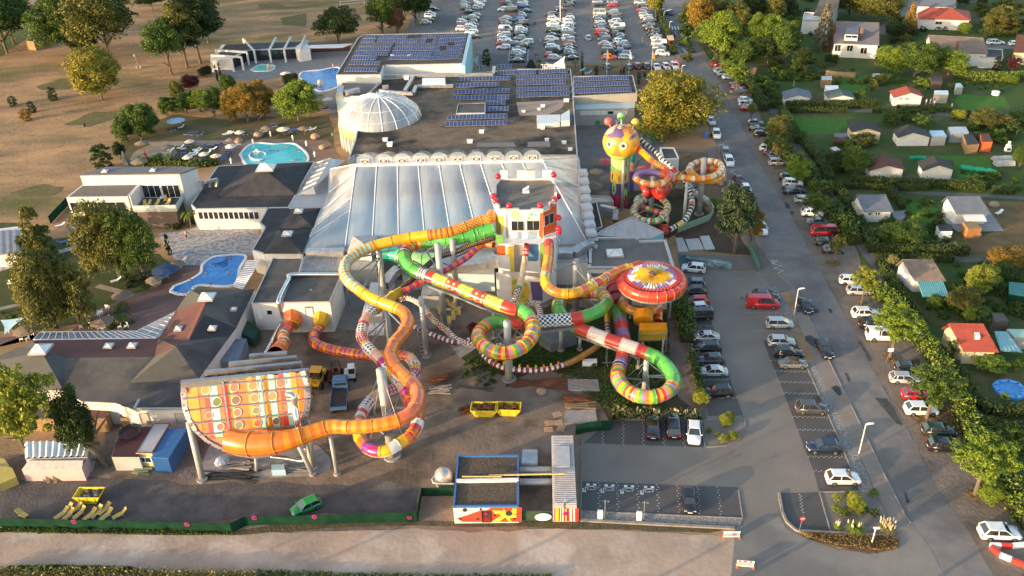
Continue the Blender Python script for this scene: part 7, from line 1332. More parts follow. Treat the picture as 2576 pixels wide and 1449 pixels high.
for i,(k,x,y,w,h,lf,lb)in EN((('33',1820,1150,80,140,'fresh','bright yellow green shrub at the fence corner'),('33',2070,1350,75,120,'fresh','rounded yellow shrub on the kidney shaped island'),('43',1895,30,35,40,'bright','small shrub at the left of the kidney shaped island'),('43',2030,120,55,60,'fresh','low yellow shrub at the lower edge of the island'),('43',2140,90,60,55,'fresh','yellow shrub at the right edge of the island'),('43',1975,65,25,40,'fresh','tiny yellow shrub in the island'),('J',1450,1270,75,110,'fresh','large yellow green shrub of the corner bed'),('J',1320,1200,40,55,'bright','round shrub at the upper left of the corner bed'),('J',1400,1160,35,45,'bright','round shrub at the top of the corner bed'),('J',1310,1280,38,50,'bright','left round shrub of the corner bed'),('J',1380,1320,45,60,'green','dark round shrub of the corner bed'),('J',1530,1290,35,50,'green','round shrub right of the large yellow one'),('J',1600,1170,35,70,'bright','hedge like shrub at the bed corner by the pavement'),('J',1600,1320,40,60,'green','dark shrub near the pampas grass'),('44',2200,680,130,150,'bright','leafy shrub under the lowest street tree'),('44',750,1320,1,1,'green','x'))):
 if lb=='x':continue
 TR(lb,k,x,y,k,x,y-h,w,lf,'b' if w<60 else 'r',.0,'shrub','shrub')
def pampas(label,k,x,y,w,h,nplume,SD):
 c=P(k,x,y,0);t=Thg('pampas_grass',label,'ornamental grass',c);rk=random.Random(SD);mb=MB()
 for _ in RG(260):
  a=rk.uniform(0,6.28);l=w*rk.uniform(.5,1.1);hh=h*rk.uniform(.5,.9);dx,dy=cos(a),sin(a);s=.03
  mb.add([(-dy*s,dx*s,0),(dy*s,-dx*s,0),(dx*l*.5+dy*s,dy*l*.5-dx*s,hh),(dx*l*.5-dy*s,dy*l*.5+dx*s,hh),(dx*l,dy*l,hh*.75)],[(0,1,2,3),(3,2,4)])
 mb.bd('blades',lm['reed']if nplume>14 else lm['bright'],t,lcl=True);mb=MB()
 for _ in RG(nplume):
  a=rk.uniform(0,6.28);l=w*rk.uniform(.1,.7);z=h*rk.uniform(.8,1.25);mb.tu([(cos(a)*l,sin(a)*l,z-.3),(cos(a)*l,sin(a)*l,z),(cos(a)*l*1.1,sin(a)*l*1.1,z+.35)],[.03,.1,.02],5)
 mb.bd('plumes',lm['plume'],t,lcl=True)
pampas('pampas grass with many cream plumes at the bed corner','44',1180,1020,1.3,1.5,34,1);pampas('broad green pampas grass in the corner bed','44',880,1020,1.4,1.3,9,2);pampas('small pampas grass at the left of the corner bed','44',700,980,.6,.8,9,3)
for i,(x,y)in EN(((1060,1250),(1200,1255),(1370,1255),(1570,1265),(1670,1270),(1750,1272))):pampas(f'feathery grass clump on the fence strip, {ordw[i] if i else "first"} from the left','33',x,y,.5,.8,7,10+i)
def scatter(k,box,n,smin,smax,lfs,label,group,SD,flat=.8):
 rk=random.Random(SD);tot=[];one=not any(w in label for w in('wood','upper right','large houses','top edge','upper left','hipped'))
 for i in RG(n):
  x,y=rk.uniform(box[0],box[2]),rk.uniform(box[1],box[3]);c=P(k,x,y,0);s=rk.uniform(smin,smax);me=rk.choice(CR['b']);a=rk.uniform(0,6);lf=rk.choice(lfs)
  if one:
   v=np.empty(len(me.vertices)*3,np.float32);me.vertices.foreach_get('co',v);v=v.reshape(-1,3);tot.append(np.stack([c.x+s*(v[:,0]*cos(a)-v[:,1]*sin(a)),c.y+s*(v[:,0]*sin(a)+v[:,1]*cos(a)),s*.45+v[:,2]*s*flat],1));continue
  o=OO(me,'shrub',None,(c.x,c.y,s*.45),(0,0,a),(s,s,s*flat));SM(o,lm[lf]);tag(o,label,'shrub',group)
 if one:o=OO(MQ('undergrowth',np.concatenate(tot)),'undergrowth');SM(o,lm[lfs[0]]);tag(o,'mass of '+label.replace('shrub','shrubs'),'undergrowth',None,'stuff')
for a in(('14',(60,620,500,800),26,1,2.2,['green','olive','dark'],'wild shrub in the overgrown strip below the spruce'),('14',(1000,780,1600,900),16,.6,1.3,['green','dark','olive'],'vegetable plot shrub behind the red roofed garden house'),('14',(1850,1150,2549,1420),34,.8,1.8,['green','olive','dark'],'shrub in the overgrown plots at the right edge'),('14',(1150,1110,1650,1230),20,.5,1.2,['green','bright'],'low shrub in the plot above the black roofed house'),('14',(1950,820,2350,900),12,.4,.9,['green','olive'],'plant of the beds behind the big lawn'),('24',(500,20,1000,280),30,.8,1.8,['green','dark','green'],'shrub in the dense plot beside the tall hedge'),('24',(1100,760,1800,1030),30,.7,1.5,['green','dark','bright'],'shrub in the banana garden'),('24',(900,700,1230,780),12,.5,.9,['green'],'low shrub before the dark tiled garden house'),('24',(1900,280,2500,460),22,.5,1.2,['green','olive','bright'],'garden shrub below the green netting'),('24',(1880,1200,2549,1449),20,.7,1.6,['green','olive'],'garden shrub at the right edge below the dry plot'),('34',(1700,20,2050,330),12,.5,1.1,['green','bright'],'shrub around the lawn below the teal awning'),('34',(2300,50,2549,300),12,.5,1.2,['green','dark'],'shrub beside the teal tarpaulin'),('24',(1380,520,1740,1000),20,.5,1.3,['green'],'shrub on the lawn of the blue tiled house'),('14',(480,640,1050,840),16,.5,1.2,['olive'],'shrub in the plot behind the grey roofs'),('34',(1500,150,2500,330),16,.5,1.3,['green'],'shrub along the lower garden lawns'),('44',(2150,0,2549,260),22,.8,1.8,['green','dark','olive'],'shrub in the dark garden at the lower right'),
('13',(1640,60,2549,640),46,1.5,3.2,['green','dark','olive','bright'],'understorey shrub of the wood beside the upper street'),('13',(2250,700,2549,1000),16,1,2,['green','olive'],'shrub at the hut behind the verge'),('14',(-20,100,500,400),20,1,2.4,['green','dark'],'shrub around the upper left garden houses'),('14',(1250,100,1500,600),18,1.2,2.4,['green','dark','olive'],'shrub between the large houses'),('14',(1450,250,2100,320),10,1,1.6,['dark','green'],'shrub before the red hipped roof house'),('14',(2100,0,2549,330),30,1.2,2.8,['green','dark','olive'],'shrub in the far upper right garden'),('14',(-20,0,480,130),14,1.2,2.5,['dark','green'],'shrub along the top edge gardens'),
('33',(700,400,1500,1150),26,.3,.7,['green','dark','olive'],'weed tuft in the slide garden'),('32',(2000,700,2549,980),18,.3,.6,['green','dark'],'weed tuft below the rainbow loop'),('41',(200,985,2300,1030),26,.3,.6,['green','olive','dry'],'weed tuft at the foot of the green fence'),('21',(1650,660,1960,860),12,.6,1.3,['dark','green'],'shrub beside the palm tree'),('31',(0,160,260,420),8,.5,1.,['green'],'shrub on the lawn at the left edge'),('31',(850,330,1320,420),12,.4,.8,['green','dark'],'shrub between the terrace tables'),('21',(1250,1280,1500,1440),8,.6,1.2,['dark','green'],'shrub in the shade beside the blue parasol'),('23',(1620,430,1900,560),5,.4,.8,['dark'],'weed on the lawn under the zebra slide')):
 scatter(*a[:6],a[6],'group of '+a[6],len(a[6]))
def SQ(name,label,k,poly,n,size,lf,h,SD):
 q=PL(k,poly);xs=[p.x for p in q];ys=[p.y for p in q];rg=np.random.default_rng(SD);m_=len(q)
 X=rg.uniform(min(xs),max(xs),n*3);Y=rg.uniform(min(ys),max(ys),n*3);ins=np.zeros(len(X),bool)
 for i in RG(m_):
  a,b=q[i],q[(i+1)%m_];c=(a.y>Y)!=(b.y>Y);xi=(b.x-a.x)*(Y-a.y)/(b.y-a.y+1e-9)+a.x;ins^=c&(X<xi)
 X,Y=X[ins][:n],Y[ins][:n];cs=np.stack([X,Y,rg.uniform(.02,h,len(X))],1);nn=rg.normal(size=cs.shape);nn[:,2]=np.abs(nn[:,2])*.4
 o=OO(MQ(name,leaves(cs,nn,size,rg)),name);SM(o,lm[lf]);tag(o,label,'grass',None,'stuff')
SQ('verge_plants','golden tall weeds along the bottom edge of the picture','41',[-150,1400,600,1390,1300,1400,2549,1420,2549,1700,-150,1700],9000,.16,'reed',.9,1);SQ('verge_plants','dark green weeds along the bottom edge of the dirt road','42',[0,1400,900,1430,1600,1440,2900,1445,2900,1560,0,1600],6000,.14,'green',.5,2)
SQ('verge_plants','green fringe along the dirt road','41',[100,1375,600,1360,1320,1380,1300,1410,100,1400],2600,.15,'green',.5,3);SQ('verge_grass','dry brown grass on the mound before the corner bed','44',[330,1020,1245,1062,1310,1110,1290,1190,1100,1200,700,1150,400,1070],4200,.12,'dry',.3,4)
SQ('verge_grass','weeds at the foot of the green fence','41',[-100,965,900,1000,2300,1020,2300,1050,900,1040,-100,1020],3000,.12,'green',.25,5);SQ('slide_garden_grass','patchy grass under the slides','33',[400,500,900,400,1500,500,1600,1100,900,1200,300,780,-200,800,-400,980,-480,700,0,640],9000,.16,'green',.15,6)
SQ('meadow_scrub','dry tufts spread over the meadow','D',[-100,-60,1060,-60,850,80,520,120,500,200,400,260,290,330,230,420,100,520,-100,560],26000,.15,'dry',.07,7);SQ('verge_grass','dry grass along the parking verge hedge','34',[1150,620,1330,760,1500,700,1800,1150,1950,1449,1750,1420,1500,1000,1300,800],3500,.14,'dry',.25,8)
def palm(label,k,x,y,h,r,n=16,lf='green',cat='palm'):
 c=P(k,x,y,0);t=Thg('palm_tree' if h>.8 else 'banana_plant',label,cat,c);MB().tu([(0,0,0),(.05,0,h*.6),(0,0,h)],[.16,.12,.1],7).bd('trunk',m_bark,t,lcl=True);rk=random.Random(int(x));mb=MB()
 for i in RG(n):
  a=6.283*i/n+rk.uniform(-.2,.2);e=rk.uniform(.1,.9);pts=[(cos(a)*r*f,sin(a)*r*f,h+r*(e*f*1.2-1.1*f*f))for f in(0,.35,.7,1)];w=(.05,.28,.24,.02);dx,dy=-sin(a),cos(a)
  vs=[(p[0]+dx*w_*sg*r*.5,p[1]+dy*w_*sg*r*.5,p[2]-abs(sg)*.05)for p,w_ in zip(pts,w)for sg in(-1,0,1)];mb.add(vs,[(i_*3+j,i_*3+j+1,i_*3+j+4,i_*3+j+3)for i_ in RG(3)for j in(0,1)])
 mb.bd('fronds',lm[lf],t,lcl=True)
for a in(('tall palm between modern building and stone terrace','21',1890,830,3.6,1.8),('palm on the upper car park planting bed, left','13',225,670,2.4,1.3),('palm in a dark pot on the planting bed','13',580,700,2.8,1.3),('palm on the sandpit edge, left','21',1550,185,1.6,1.1),('palm on the sandpit edge, right','21',1590,170,1.8,1.1),('palm beside the terrace tables','31',1230,350,1.6,1.5),('palm on the lawn beside the golden tree','31',370,330,2.6,1.6),('palm above the terrace tables','31',1200,230,1.2,1.6)):palm(*a)
for a in(('banana plant nearer the path','24',1100,870,.5,2.,9),('banana plant beside the blue tub','24',1210,990,.5,2.3,10),('banana plant behind the trellis','24',1290,860,.6,1.8,9)):palm(*a,lf='bright',cat='banana plant')
for i,(k,x,y,x2,y2,hw,lb)in EN((('13',648,680,648,515,14,'tall slim cypress behind the mossy roof'),('13',655,755,658,655,14,'short cypress left of the blue loungers'),('13',790,745,793,650,22,'bushy cypress right of the blue loungers'),('13',1030,745,1030,685,12,'small cypress left of a pair'),('13',1058,745,1060,665,14,'small cypress right of a pair'),('13',1262,760,1265,715,16,'small conifer beside the spiral topiary'),('13',1205,830,1210,715,20,'spiral topiary behind the east wing'),('11',2150,800,2130,650,14,'slim cypress at the white pavilion, left'),('11',2190,800,2170,620,16,'slim cypress at the white pavilion, right'),('21',1680,1090,1670,900,28,'slim dark cypress on the stone terrace'))):TR(lb,k,x,y,k,x2,y2,hw,'conifer','k',.02,'conifer','cypress')
TR('dark blue green conifer behind the entrance sign','13',145,680,'13',145,585,55,'conifer','c',.02);TR('tall leafy shrub beside the blue shade sail','12',2255,645,'12',2255,492,48,'hedge','k',.02,'shrub','shrub')
# YARD, POOLS, GARDENS, PEOPLE
ow=lambda i:ordw[i]if i else 'first'
br4=[P('42',1968,272,2.6),P('43',22,268,2.6),P('43',18,772,2.6),P('42',1925,778,2.6)]
bb=bld('blue_rim_building','low building with blue roof rim and painted red and yellow front wall','building',br4,2.6,mat('pink_white_render',(.72,.62,.58),.91,.8),m_barkroof,rim=.22,rimh=.28,rimm=m_blue)
A_,B_=[VV((p.x,p.y,0))for p in(br4[3],br4[2])]
def wp(par,A,B,k,pts,m,o=.03):panel(par,A,B,k,[(pts[i],pts[i+1])for i in RG(0,len(pts),2)],m,off=o)
wp(bb,A_,B_,'42',[2300,775,2600,775,2600,915,2200,915,2150,880,2250,850,2205,830],pt('mural_red',(.68,.06,.03),.6));wp(bb,A_,B_,'42',[2060,850,2200,800,2215,915,2020,915,1960,880],pt('mural_red',0),.028)
for q in([2420,780,2450,820,2549,850,2549,870,2480,880,2500,910,2470,912,2440,870,2380,912,2300,912,2400,850,2330,820,2420,830],[2310,800,2420,805,2440,830,2340,840],[2510,782,2549,782,2549,840,2490,830]):wp(bb,A_,B_,'42',q,pt('mural_yellow',(.8,.55,.05),.6),.045)
for x,y,r in((2038,800,23),(1995,888,13),(2165,887,16),(2335,850,16),(2475,832,34),(2530,886,14),(2195,792,12)):wp(bb,A_,B_,'42',[c for i in RG(12)for c in(x+r*cos(i*.5236),y+r*sin(i*.5236)*.75)],mX,.06)
win(bb,A_,B_,'42',2208,803,2298,912,'door',mX,mat('door_black',(.03,.025,.03),(.05,.04,.05),2),0,out=.06)
MB().be(P('42',1958,512,2.85),P('43',22,500,2.85),.45,.3).bd('roof_divider',mW,bb)
def nosign(k,x,y,A=None,B=None,c=None,r=.32,lb='',par=None):
 c=c if c is not None else onwall(A,B,k,x,y,.08);n=wn(A,B);s=(B-A).normalized();t=Thg('parking_ban_sign',lb,'sign',c)if par is None else par;u=VV((0,0,1))
 for rr6,m,o in((r,m_redp,0),(r*.78,pt('sign_blue',(.08,.04,.42),.4),.012)):
  MB().add([tuple(c+n*o+(s*cos(a*.314)+u*sin(a*.314))*rr6)for a in RG(20)],[tuple(RG(20))]).bd('disc',m,t)
 mb=MB()
 for sg in(1,-1):mb.be(c+n*.02+(s+u*sg)*-.5*r,c+n*.02+(s+u*sg)*.5*r,.015,.08,upv=n)
 mb.bd('cross',m_redp,t)
nosign('42',2250,835,A_,B_,r=.2,lb='round blue and red no stopping sign on the black door')
cr4=dp('43',2.9,345,62,558,62,594,742,358,745)
sc_=Thg('striped_container','long container with corrugated grey roof and colourful striped front','container',P('43',470,900,0))
MB().pz(cr4,0,2.8).bd('box',mT,sc_);mb=MB()
for i in RG(38):
 f=(i+.5)/38;a,b=cr4[0].lerp(cr4[3],f),cr4[1].lerp(cr4[2],f);mb.be(a,b,.16,.12)
mb.bd('corrugation',mat('ribbed_grey',(.52,.49,.50),.81,1,ro=.5),sc_)
MB().pz(dp('43',3.1,388,163,523,163,530,370,394,368),2.9,3.12).bd('roof_hatch',mT,sc_)
MB().tu(SP(Q('43',470,790,2.2,468,720,3.2,490,700,3.4),.2),.1,8).bd('vent_pipe',m_shiny,sc_)
SA,SB=[VV((p.x,p.y,0))for p in(cr4[3],cr4[2])];sx=374
for i,(w_,m)in EN(((10,c_mag),(32,pt('lime',(.5,.6,.03))),(14,cR),(10,cW),(12,cR),(12,cW),(16,cR),(14,pt('lime',0)),(14,c_mag),(14,cR),(26,cW),(12,cR),(18,cW),(34,cR))):wp(sc_,SA,SB,'43',[sx,783,sx+w_,783,sx+w_,908,sx,908],m);sx+=w_
nosign('43',482,835,SA,SB,lb='purple no parking sign on the striped container',r=.3)
mb=MB()
for i in RG(5):a=P('42',2275,453+i*5,3.)if i<4 else P('42',2012,483,3.);b=P('43',495-i*8,432+i*7,3.2)if i<4 else P('42',2400,484,3.);mb.be(a+VV((0,0,.07*i)),b+VV((0,0,.07*i)),.14,.1)
sm('timber_bundle',mb,mat('fresh_timber',(.72,.50,.18),.83,2),'yellow timber planks bridging the blue rimmed roof and the container','timber')
for y,l in((400,'upper'),(520,'lower')):pipe(f'{l} of two fat white pipes between blue building and striped container',[P('43',30,y,1.5),P('43',355,y,1.5)],.42,mT,step=2)
tkc=P('42',1835,540,0);mb=MB();mb.lz([(1.1,0),(1.15,1.4),(1.,2.),(.6,2.5),(.01,2.65)],tkc,20);sm('steel_tank',mb,m_duct,'round steel filter tank beside the blue rimmed building','tank',smooth=True)
pipe('square bent pipe hugging the round steel tank',Q('42',1760,470,1.5,1730,470,1.5,1730,530,1.3,1930,540,1.3),.12,mT)
mb=MB();mb.pz(dp('43',2.2,60,200,208,200,207,335,48,335),0,2.2);sm('water_tank',mb,m_duct,'cubic galvanised tank with dented lid behind the blue rimmed roof','tank')
m_mesh=mat('green_screen',(.004,.026,.016),(.009,.045,.022),.7,ro=.9,spec=.1)
def FE(label,pts,h,m,step=2.5,postm=None,name='fence',cat='fence'):
 t=Thg(name,label,cat,pts[0]);L=resample(pts,step)[0]if len(pts)>1 else pts;out=[]
 for a,b in zip(pts,pts[1:]):
  n=max(1,round((b-a).length/step));out+=[a.lerp(b,i/n)for i in RG(n)]
 out.append(pts[-1]);rk=random.Random(1)
 for a,b in zip(out,out[1:]):
  mb=MB();nn=VV((-(b-a).y,(b-a).x,0)).normalized();q=[a,a.lerp(b,.33)+nn*rk.uniform(-.06,.06),a.lerp(b,.66)+nn*rk.uniform(-.06,.06),b];mb.add([(p.x,p.y,z)for z in(.05,h)for p in q]+[(p.x+nn.x*.02,p.y+nn.y*.02,z)for z in(.05,h)for p in q],[(0,1,5,4),(1,2,6,5),(2,3,7,6),(8,12,13,9),(9,13,14,10),(10,14,15,11),(4,5,13,12),(5,6,14,13),(6,7,15,14)]);mb.bd('panel',m,t,True)
 for p in out:MB().be((p.x,p.y+.04,0),(p.x,p.y+.04,h+.08),.07,.07).bd('post',postm or m,t)
 return t
GF=[P('41',-90,968),P('41',900,985),P('41',1400,998),P('41',2290,1022),P('41',2430,955),P('42',30,948),P('42',500,940),P('42',1160,925)]
FE('long green screened fence along the dirt road',GF,1.55,m_mesh);FE('green double gate at the end of the screened fence',[P('42',1165,927),P('42',1570,918)],1.7,m_mesh,1.6,name='gate',cat='gate');FE('green screened fence running back from the gate',[P('42',1575,915),P('42',1618,665),P('42',1925,662)],1.5,m_mesh)
for i,(k,x,y,a,b)in EN((('41',728,915,0,1),('41',1842,940,2,3),('41',2508,875,4,5),('42',553,867,5,7))):nosign(k,x,y,GF[a],GF[b],lb=f'round no stopping sign on the green fence, {ow(i)} from the left')
nosign('42',1492,874,P('42',1165,927),P('42',1570,918),lb='round no stopping sign on the green gate')
FE('green fence with oval sign between blue building and container',[P('43',35,905),P('43',360,905)],1.6,mat('dark_green_mesh',(.02,.05,.02),(.03,.07,.03),2));cc=P('43',262,862,.9);mb=MB();mb.add([(cc.x+1.*cos(i*.314),cc.y-.15,.95+.62*sin(i*.314))for i in RG(20)],[tuple(RG(20))]);sm('oval_sign',mb,mat('oval_blue_white',(.45,.62,.68),(.8,.82,.8),1.5),'white and light blue oval information sign on the fence','sign')
FE('dark green fence with advert behind the upper stalls',[P('33',585,1449),P('33',740,1420),P('33',935,1400),P('33',940,1300)],1.8,m_mesh);FE('pale green wire fence around the zebra slide lawn',[P('23',1590,880),P('23',1900,760),P('23',1940,700)],1.5,mat('wire_green',(.18,.25,.17),(.22,.28,.2),2));FE('grey board fence right of the zebra slide',[P('23',1700,430),P('23',1760,520),P('23',1890,600),P('23',1945,690)],1.6,mT);FE('dark screened wall left of the slide lawn',[P('23',1110,610),P('23',1480,545),P('23',1690,520)],1.7,mK);FE('short green mesh fence beside the pine bed',[P('23',2290,1030),P('23',2390,1260)],1.6,mat('wire_teal',(.05,.16,.13),(.07,.2,.15),2));FE('dark green screen on the meadow edge beside the modern building',[P('21',680,600),P('21',500,790)],1.8,m_mesh);FE('wood slat fence behind the allotments',[P('14',590,745),P('14',700,760),P('14',880,770)],1.5,mO,1.2)
b0,b1=P('23',1590,1165),P('23',2120,1250);bn=Thg('welcome_banner','blue printed banner reading WILLKOMMEN IN WEINHEIM behind the white car','banner',b0);d=(b1-b0).normalized();nn=wn(b0,b1)
MB().add([tuple(p+VV((0,0,z))-nn*o)for o in(0,.05)for z in(.1,1.75)for p in(b0,b1)],[(0,1,3,2),(4,6,7,5),(2,3,7,6),(0,2,6,4),(1,5,7,3)]).bd('sheet',mat('banner_print',(.03,.09,.13),(.20,.32,.38),.55,ro=.6),bn)
def wtext(par,body,c,size,nrm,m,name='lettering',sx=1):
 o=painted_word(body,VV((0,0,.001)),0,size,sx,name,m);q=VV((nrm.x,nrm.y,0)).normalized();s=VV((-q.y,q.x,0));o.matrix_world=Matrix(((s.x*sx,0,q.x,c.x),(s.y*sx,0,q.y,c.y),(0,1,0,c.z),(0,0,0,1)))
 if par is not None:mwm=o.matrix_world.copy();mwm.translation-=VV(par.location);o.parent=par;o.matrix_world=mwm;o.matrix_basis=mwm
 return o
L_=(b1-b0).length
for tx,f,z,sz in(('WILLKOMMEN IN WEINHEIM',.5,1.15,.52),('HEIMAT DER',.52,.72,.34),('LONGHORNS',.54,.3,.42)):c=b0.lerp(b1,f)+nn*.03;c.z=z;wtext(bn,tx,c,sz,nn,m_white)
c=b0.lerp(b1,.76);mb=MB()
for a,b in(((0,.25),(0,.8)),((-.05,.75),(-.45,.85)),((-.45,.85),(-.6,1.05)),((.05,.75),(.45,.85)),((.45,.85),(.6,1.05))):mb.be(c+d*a[0]+nn*.03+VV((0,0,a[1])),c+d*b[0]+nn*.03+VV((0,0,b[1])),.03,.16,upv=nn)
mb.bd('bull_emblem',m_white,bn)
sg0=P('13',245,672,7.);sg1=P('13',478,662,7.);n_=VV((.1,1,0));sgn=Thg('roof_sign','big white roof letters seen from behind under the white sail','sign',tuple((sg0+sg1)/2));o=wtext(sgn,'miramar',(sg0+sg1)/2+VV((0,0,-.2)),2.6,n_,m_white,sx=(sg1-sg0).length/8.6)
MB().be(sg0-VV((0,0,.3)),sg1-VV((0,0,.3)),.15,.15).bd('rail',mW,sgn)
def sail(label,pts,m,par=None):
 mb=MB();a,b,c=pts;n=6;vs=[];idx={}
 for i in RG(n+1):
  for j in RG(n+1-i):
   u,v=i/n,j/n;w=1-u-v;p=a*w+b*u+c*v;p=p+((a+b+c)/3-p)*(.9*(u*v+v*w+w*u)*(0 if min(u,v,w)>.1 else 1)*.9);p=p-VV((0,0,1.5*u*v*w));idx[i,j]=len(vs);vs.append(p)
 mb.add(vs,[(idx[i,j],idx[i+1,j],idx[i,j+1])for i in RG(n)for j in RG(n-i)]+[(idx[i+1,j],idx[i+1,j+1],idx[i,j+1])for i in RG(n)for j in RG(n-i-1)]);o=sm('shade_sail',mb,m,label,'shade sail',smooth=True);return o
m_sail=mat('sail_blue',(.36,.55,.68),.86,.6,ro=.7);sail('white pointed sail over the entrance letters',Q('13',480,550,9,300,665,7.2,485,672,7),mW);sail('small white sail tip left of the entrance letters',Q('13',285,615,8.5,300,665,7.1,400,650,7),mW)
sail('light blue shade sail by the end wall of the tall hall',Q('12',2180,545,5,2090,590,4,2170,645,2),m_sail);sail('light blue shade sail at the left edge of the terrace',Q('31',265,275,3.5,5,315,3.2,42,460,2.4),m_sail)
for i,(x0,y0,y1,fx,col)in EN(((890,750,488,40,'orange'),(1108,750,488,45,'grey'),(1330,740,485,38,'yellow'))):
 b=P('13',x0,y0);h=hgt(b,('13',x0,y1));t=Thg('flag_pole',f'pale blue pole with a limp {col} flag behind the east wing','flag',b);MB().tu([(0,0,0),(0,0,h)],[.09,.05],8).bd('pole',m_sail,t,lcl=True)
 MB().add([(.05,0,h-.1),(.25,.05,h-.5),(1.,.1,h-2.6),(.7,-.15,h-2.9),(.3,.1,h-2.7),(.05,0,h-2.3)],[(0,1,2,3,4,5)]).bd('flag',{'orange':cO,'grey':mat('flag_grey',(.4,.42,.55),(.6,.6,.62),1),'yellow':cA}[col],t,lcl=True)
t=Thg('red_sculpture','curved dark red pole sculpture with a red pennant above the yellow tree','sculpture',P('13',1465,722));mb=MB();q=Q('13',1465,722,3,1475,685,4,1520,645,5,1560,600,6.5,1575,575,7.4);mb.tu(SP([VV((q[0].x,q[0].y,0))]+q,.5),.12,6);mb.bd('pole',c_mar,t);MB().add([P('13',x,y,h)for x,y,h in((1576,578,7.3),(1612,640,5.5),(1605,672,4.8),(1590,620,6))],[(0,1,2,3)]).bd('pennant',cR,t)
m_lampw=mat('lamp_post_paint',(.72,.66,.60),.85,1,ro=.5)
def lamp(label,k,x,y,k2,x2,y2,arm,curved=0):
 b=P(k,x,y);h=hgt(b,(k2,x2,y2));t=Thg('street_lamp',label,'street lamp',b);MB().tu([(0,0,0),(0,0,h)],[.09,.06],8).bd('post',m_lampw,t,lcl=True);mb=MB();mb.be((0,0,h),(arm,0,h+.12),.22,.12)if not curved else mb.tu([(0,0,h),(.3,0,h+.6),(arm,0,h+.8)],.05,6);mb.box(arm-.35,arm+.35,-.13,.13,h+.1+.6*curved,h+.2+.6*curved);mb.bd('lamp_head',mW,t,lcl=True)
for a in(('lamp post beside the lower street and the chippings strip','44',920,240,'34',1000,1345,.6),('lamp post beside the black saloon on the street','34',280,260,'34',335,10,.6),('lamp post behind the flag pole parking row','13',1628,755,'13',1642,650,.5),('lamp post beside the crosswalk','13',1508,325,'13',1515,215,.5),('curved lamp post above the crosswalk hedge','13',1452,200,'13',1465,125,1.6,1),('small lamp post at the corner bed','44',1045,1130,'44',1085,985,.1),('lamp beside the crosswalk on the wood side','13',1745,225,'13',1740,130,-1.)):lamp(*a)
b=P('13',433,215);t=Thg('tall_mast','tall pale pole rising from the car park columns','mast',b);MB().tu([(0,0,0),(0,0,11)],.16,8).bd('pole',m_lampw,t,lcl=True)
def person_mesh(pose):
 me=bpy.data.meshes.new('body');J=dict(stand=[(0,0,.93),(0,0,1.2),(0,0,1.42),(0,0,1.52),(0,0,1.66),(.1,0,.9),(.12,.03,.5),(.12,0,.06),(-.1,0,.9),(-.12,-.06,.5),(-.12,-.12,.06),(.19,0,1.38),(.25,.02,1.1),(.24,.08,.88),(-.19,0,1.38),(-.26,.02,1.12),(-.22,.14,.92)],
 lie=[(0,0,.42),(0,.28,.48),(0,.5,.62),(0,.6,.7),(0,.7,.78),(.1,-.05,.42),(.12,-.45,.5),(.12,-.85,.42),(-.1,-.05,.42),(-.12,-.45,.42),(-.12,-.9,.4),(.19,.45,.6),(.26,.25,.5),(.25,.02,.48),(-.19,.45,.6),(-.28,.25,.5),(-.2,.0,.5)],swim=[(0,0,-.3),(0,0,-.05),(0,0,.1),(0,0,.18),(0,0,.3),(.1,0,-.35),(.1,0,-.6),(.1,0,-.7),(-.1,0,-.35),(-.1,0,-.6),(-.1,0,-.7),(.19,0,.08),(.4,.1,.05),(.6,.2,.08),(-.19,0,.08),(-.4,.1,.05),(-.6,.15,.08)])[pose]
 E_=[(0,1),(1,2),(2,3),(3,4),(0,5),(5,6),(6,7),(0,8),(8,9),(9,10),(2,11),(11,12),(12,13),(2,14),(14,15),(15,16)];me.from_pydata(J,E_,[]);o=bpy.data.objects.new('tmp',me);COL.objects.link(o);o.modifiers.new('s','SKIN');rd=[.15,.14,.16,.06,.11,.10,.07,.05,.10,.07,.05,.07,.045,.035,.07,.045,.035]
 for v,r in zip(me.skin_vertices[0].data,rd):v.radius=(r,r*.85)
 me.skin_vertices[0].data[0].use_root=True;sb_=o.modifiers.new('d','SUBSURF');sb_.levels=1;dg=bpy.context.evaluated_depsgraph_get();r=bpy.data.meshes.new_from_object(o.evaluated_get(dg));bpy.data.objects.remove(o);r.materials.clear();r.materials.append(mat('skin',(.45,.24,.15),.83,3,ro=.6));r.polygons.foreach_set('use_smooth',[True]*len(r.polygons));return r
PM={p:person_mesh(p)for p in('stand','lie','swim')};m_cloth=tinted('clothing',.85,0,0)
def person(pose,c,rz,label,top=None,low=(.02,.02,.03),group=None):
 t=Thg('person',label,'person',c,rz,group);OO(PM[pose],'body',t)
 off={'stand':(0,0,0),'lie':(0,.3,.1),'swim':(0,0,0)}[pose];mb=MB();z0,y0,mb2=1,0,MB()
 if pose=='stand':
  mb.lz([(.19,.78),(.19,1.),(.17,1.15),(.2,1.36),(.1,1.47)],seg=10,sy=.75)if top else mb.lz([(.17,.74),(.18,.98)],seg=10,sy=.75);mb2.sp((0,-.02,1.7),.12,8,6)
  if top and low:m3=MB();[m3.lz([(.085,.1),(.1,.5),(.12,.85)],(s*.115,-.01,0),8)for s in(1,-1)];o=m3.bd('trousers',m_cloth,t,True,lcl=True);o.color=(*low,1)
 elif pose=='lie':mb.sp((0,0,.43),.17,8,6,sz=.75);mb2.sp((0,.73,.8),.12,8,6)
 else:mb.sp((0,0,-.3),.17,8,6);mb2.sp((0,-.02,.33),.12,8,6)
 o=mb.bd('clothing',m_cloth,t,True,lcl=True);o.color=(*(top or low),1);mb2.bd('hair',mat('hair',(.05,.03,.02),(.1,.06,.03),3),t,True,lcl=True)
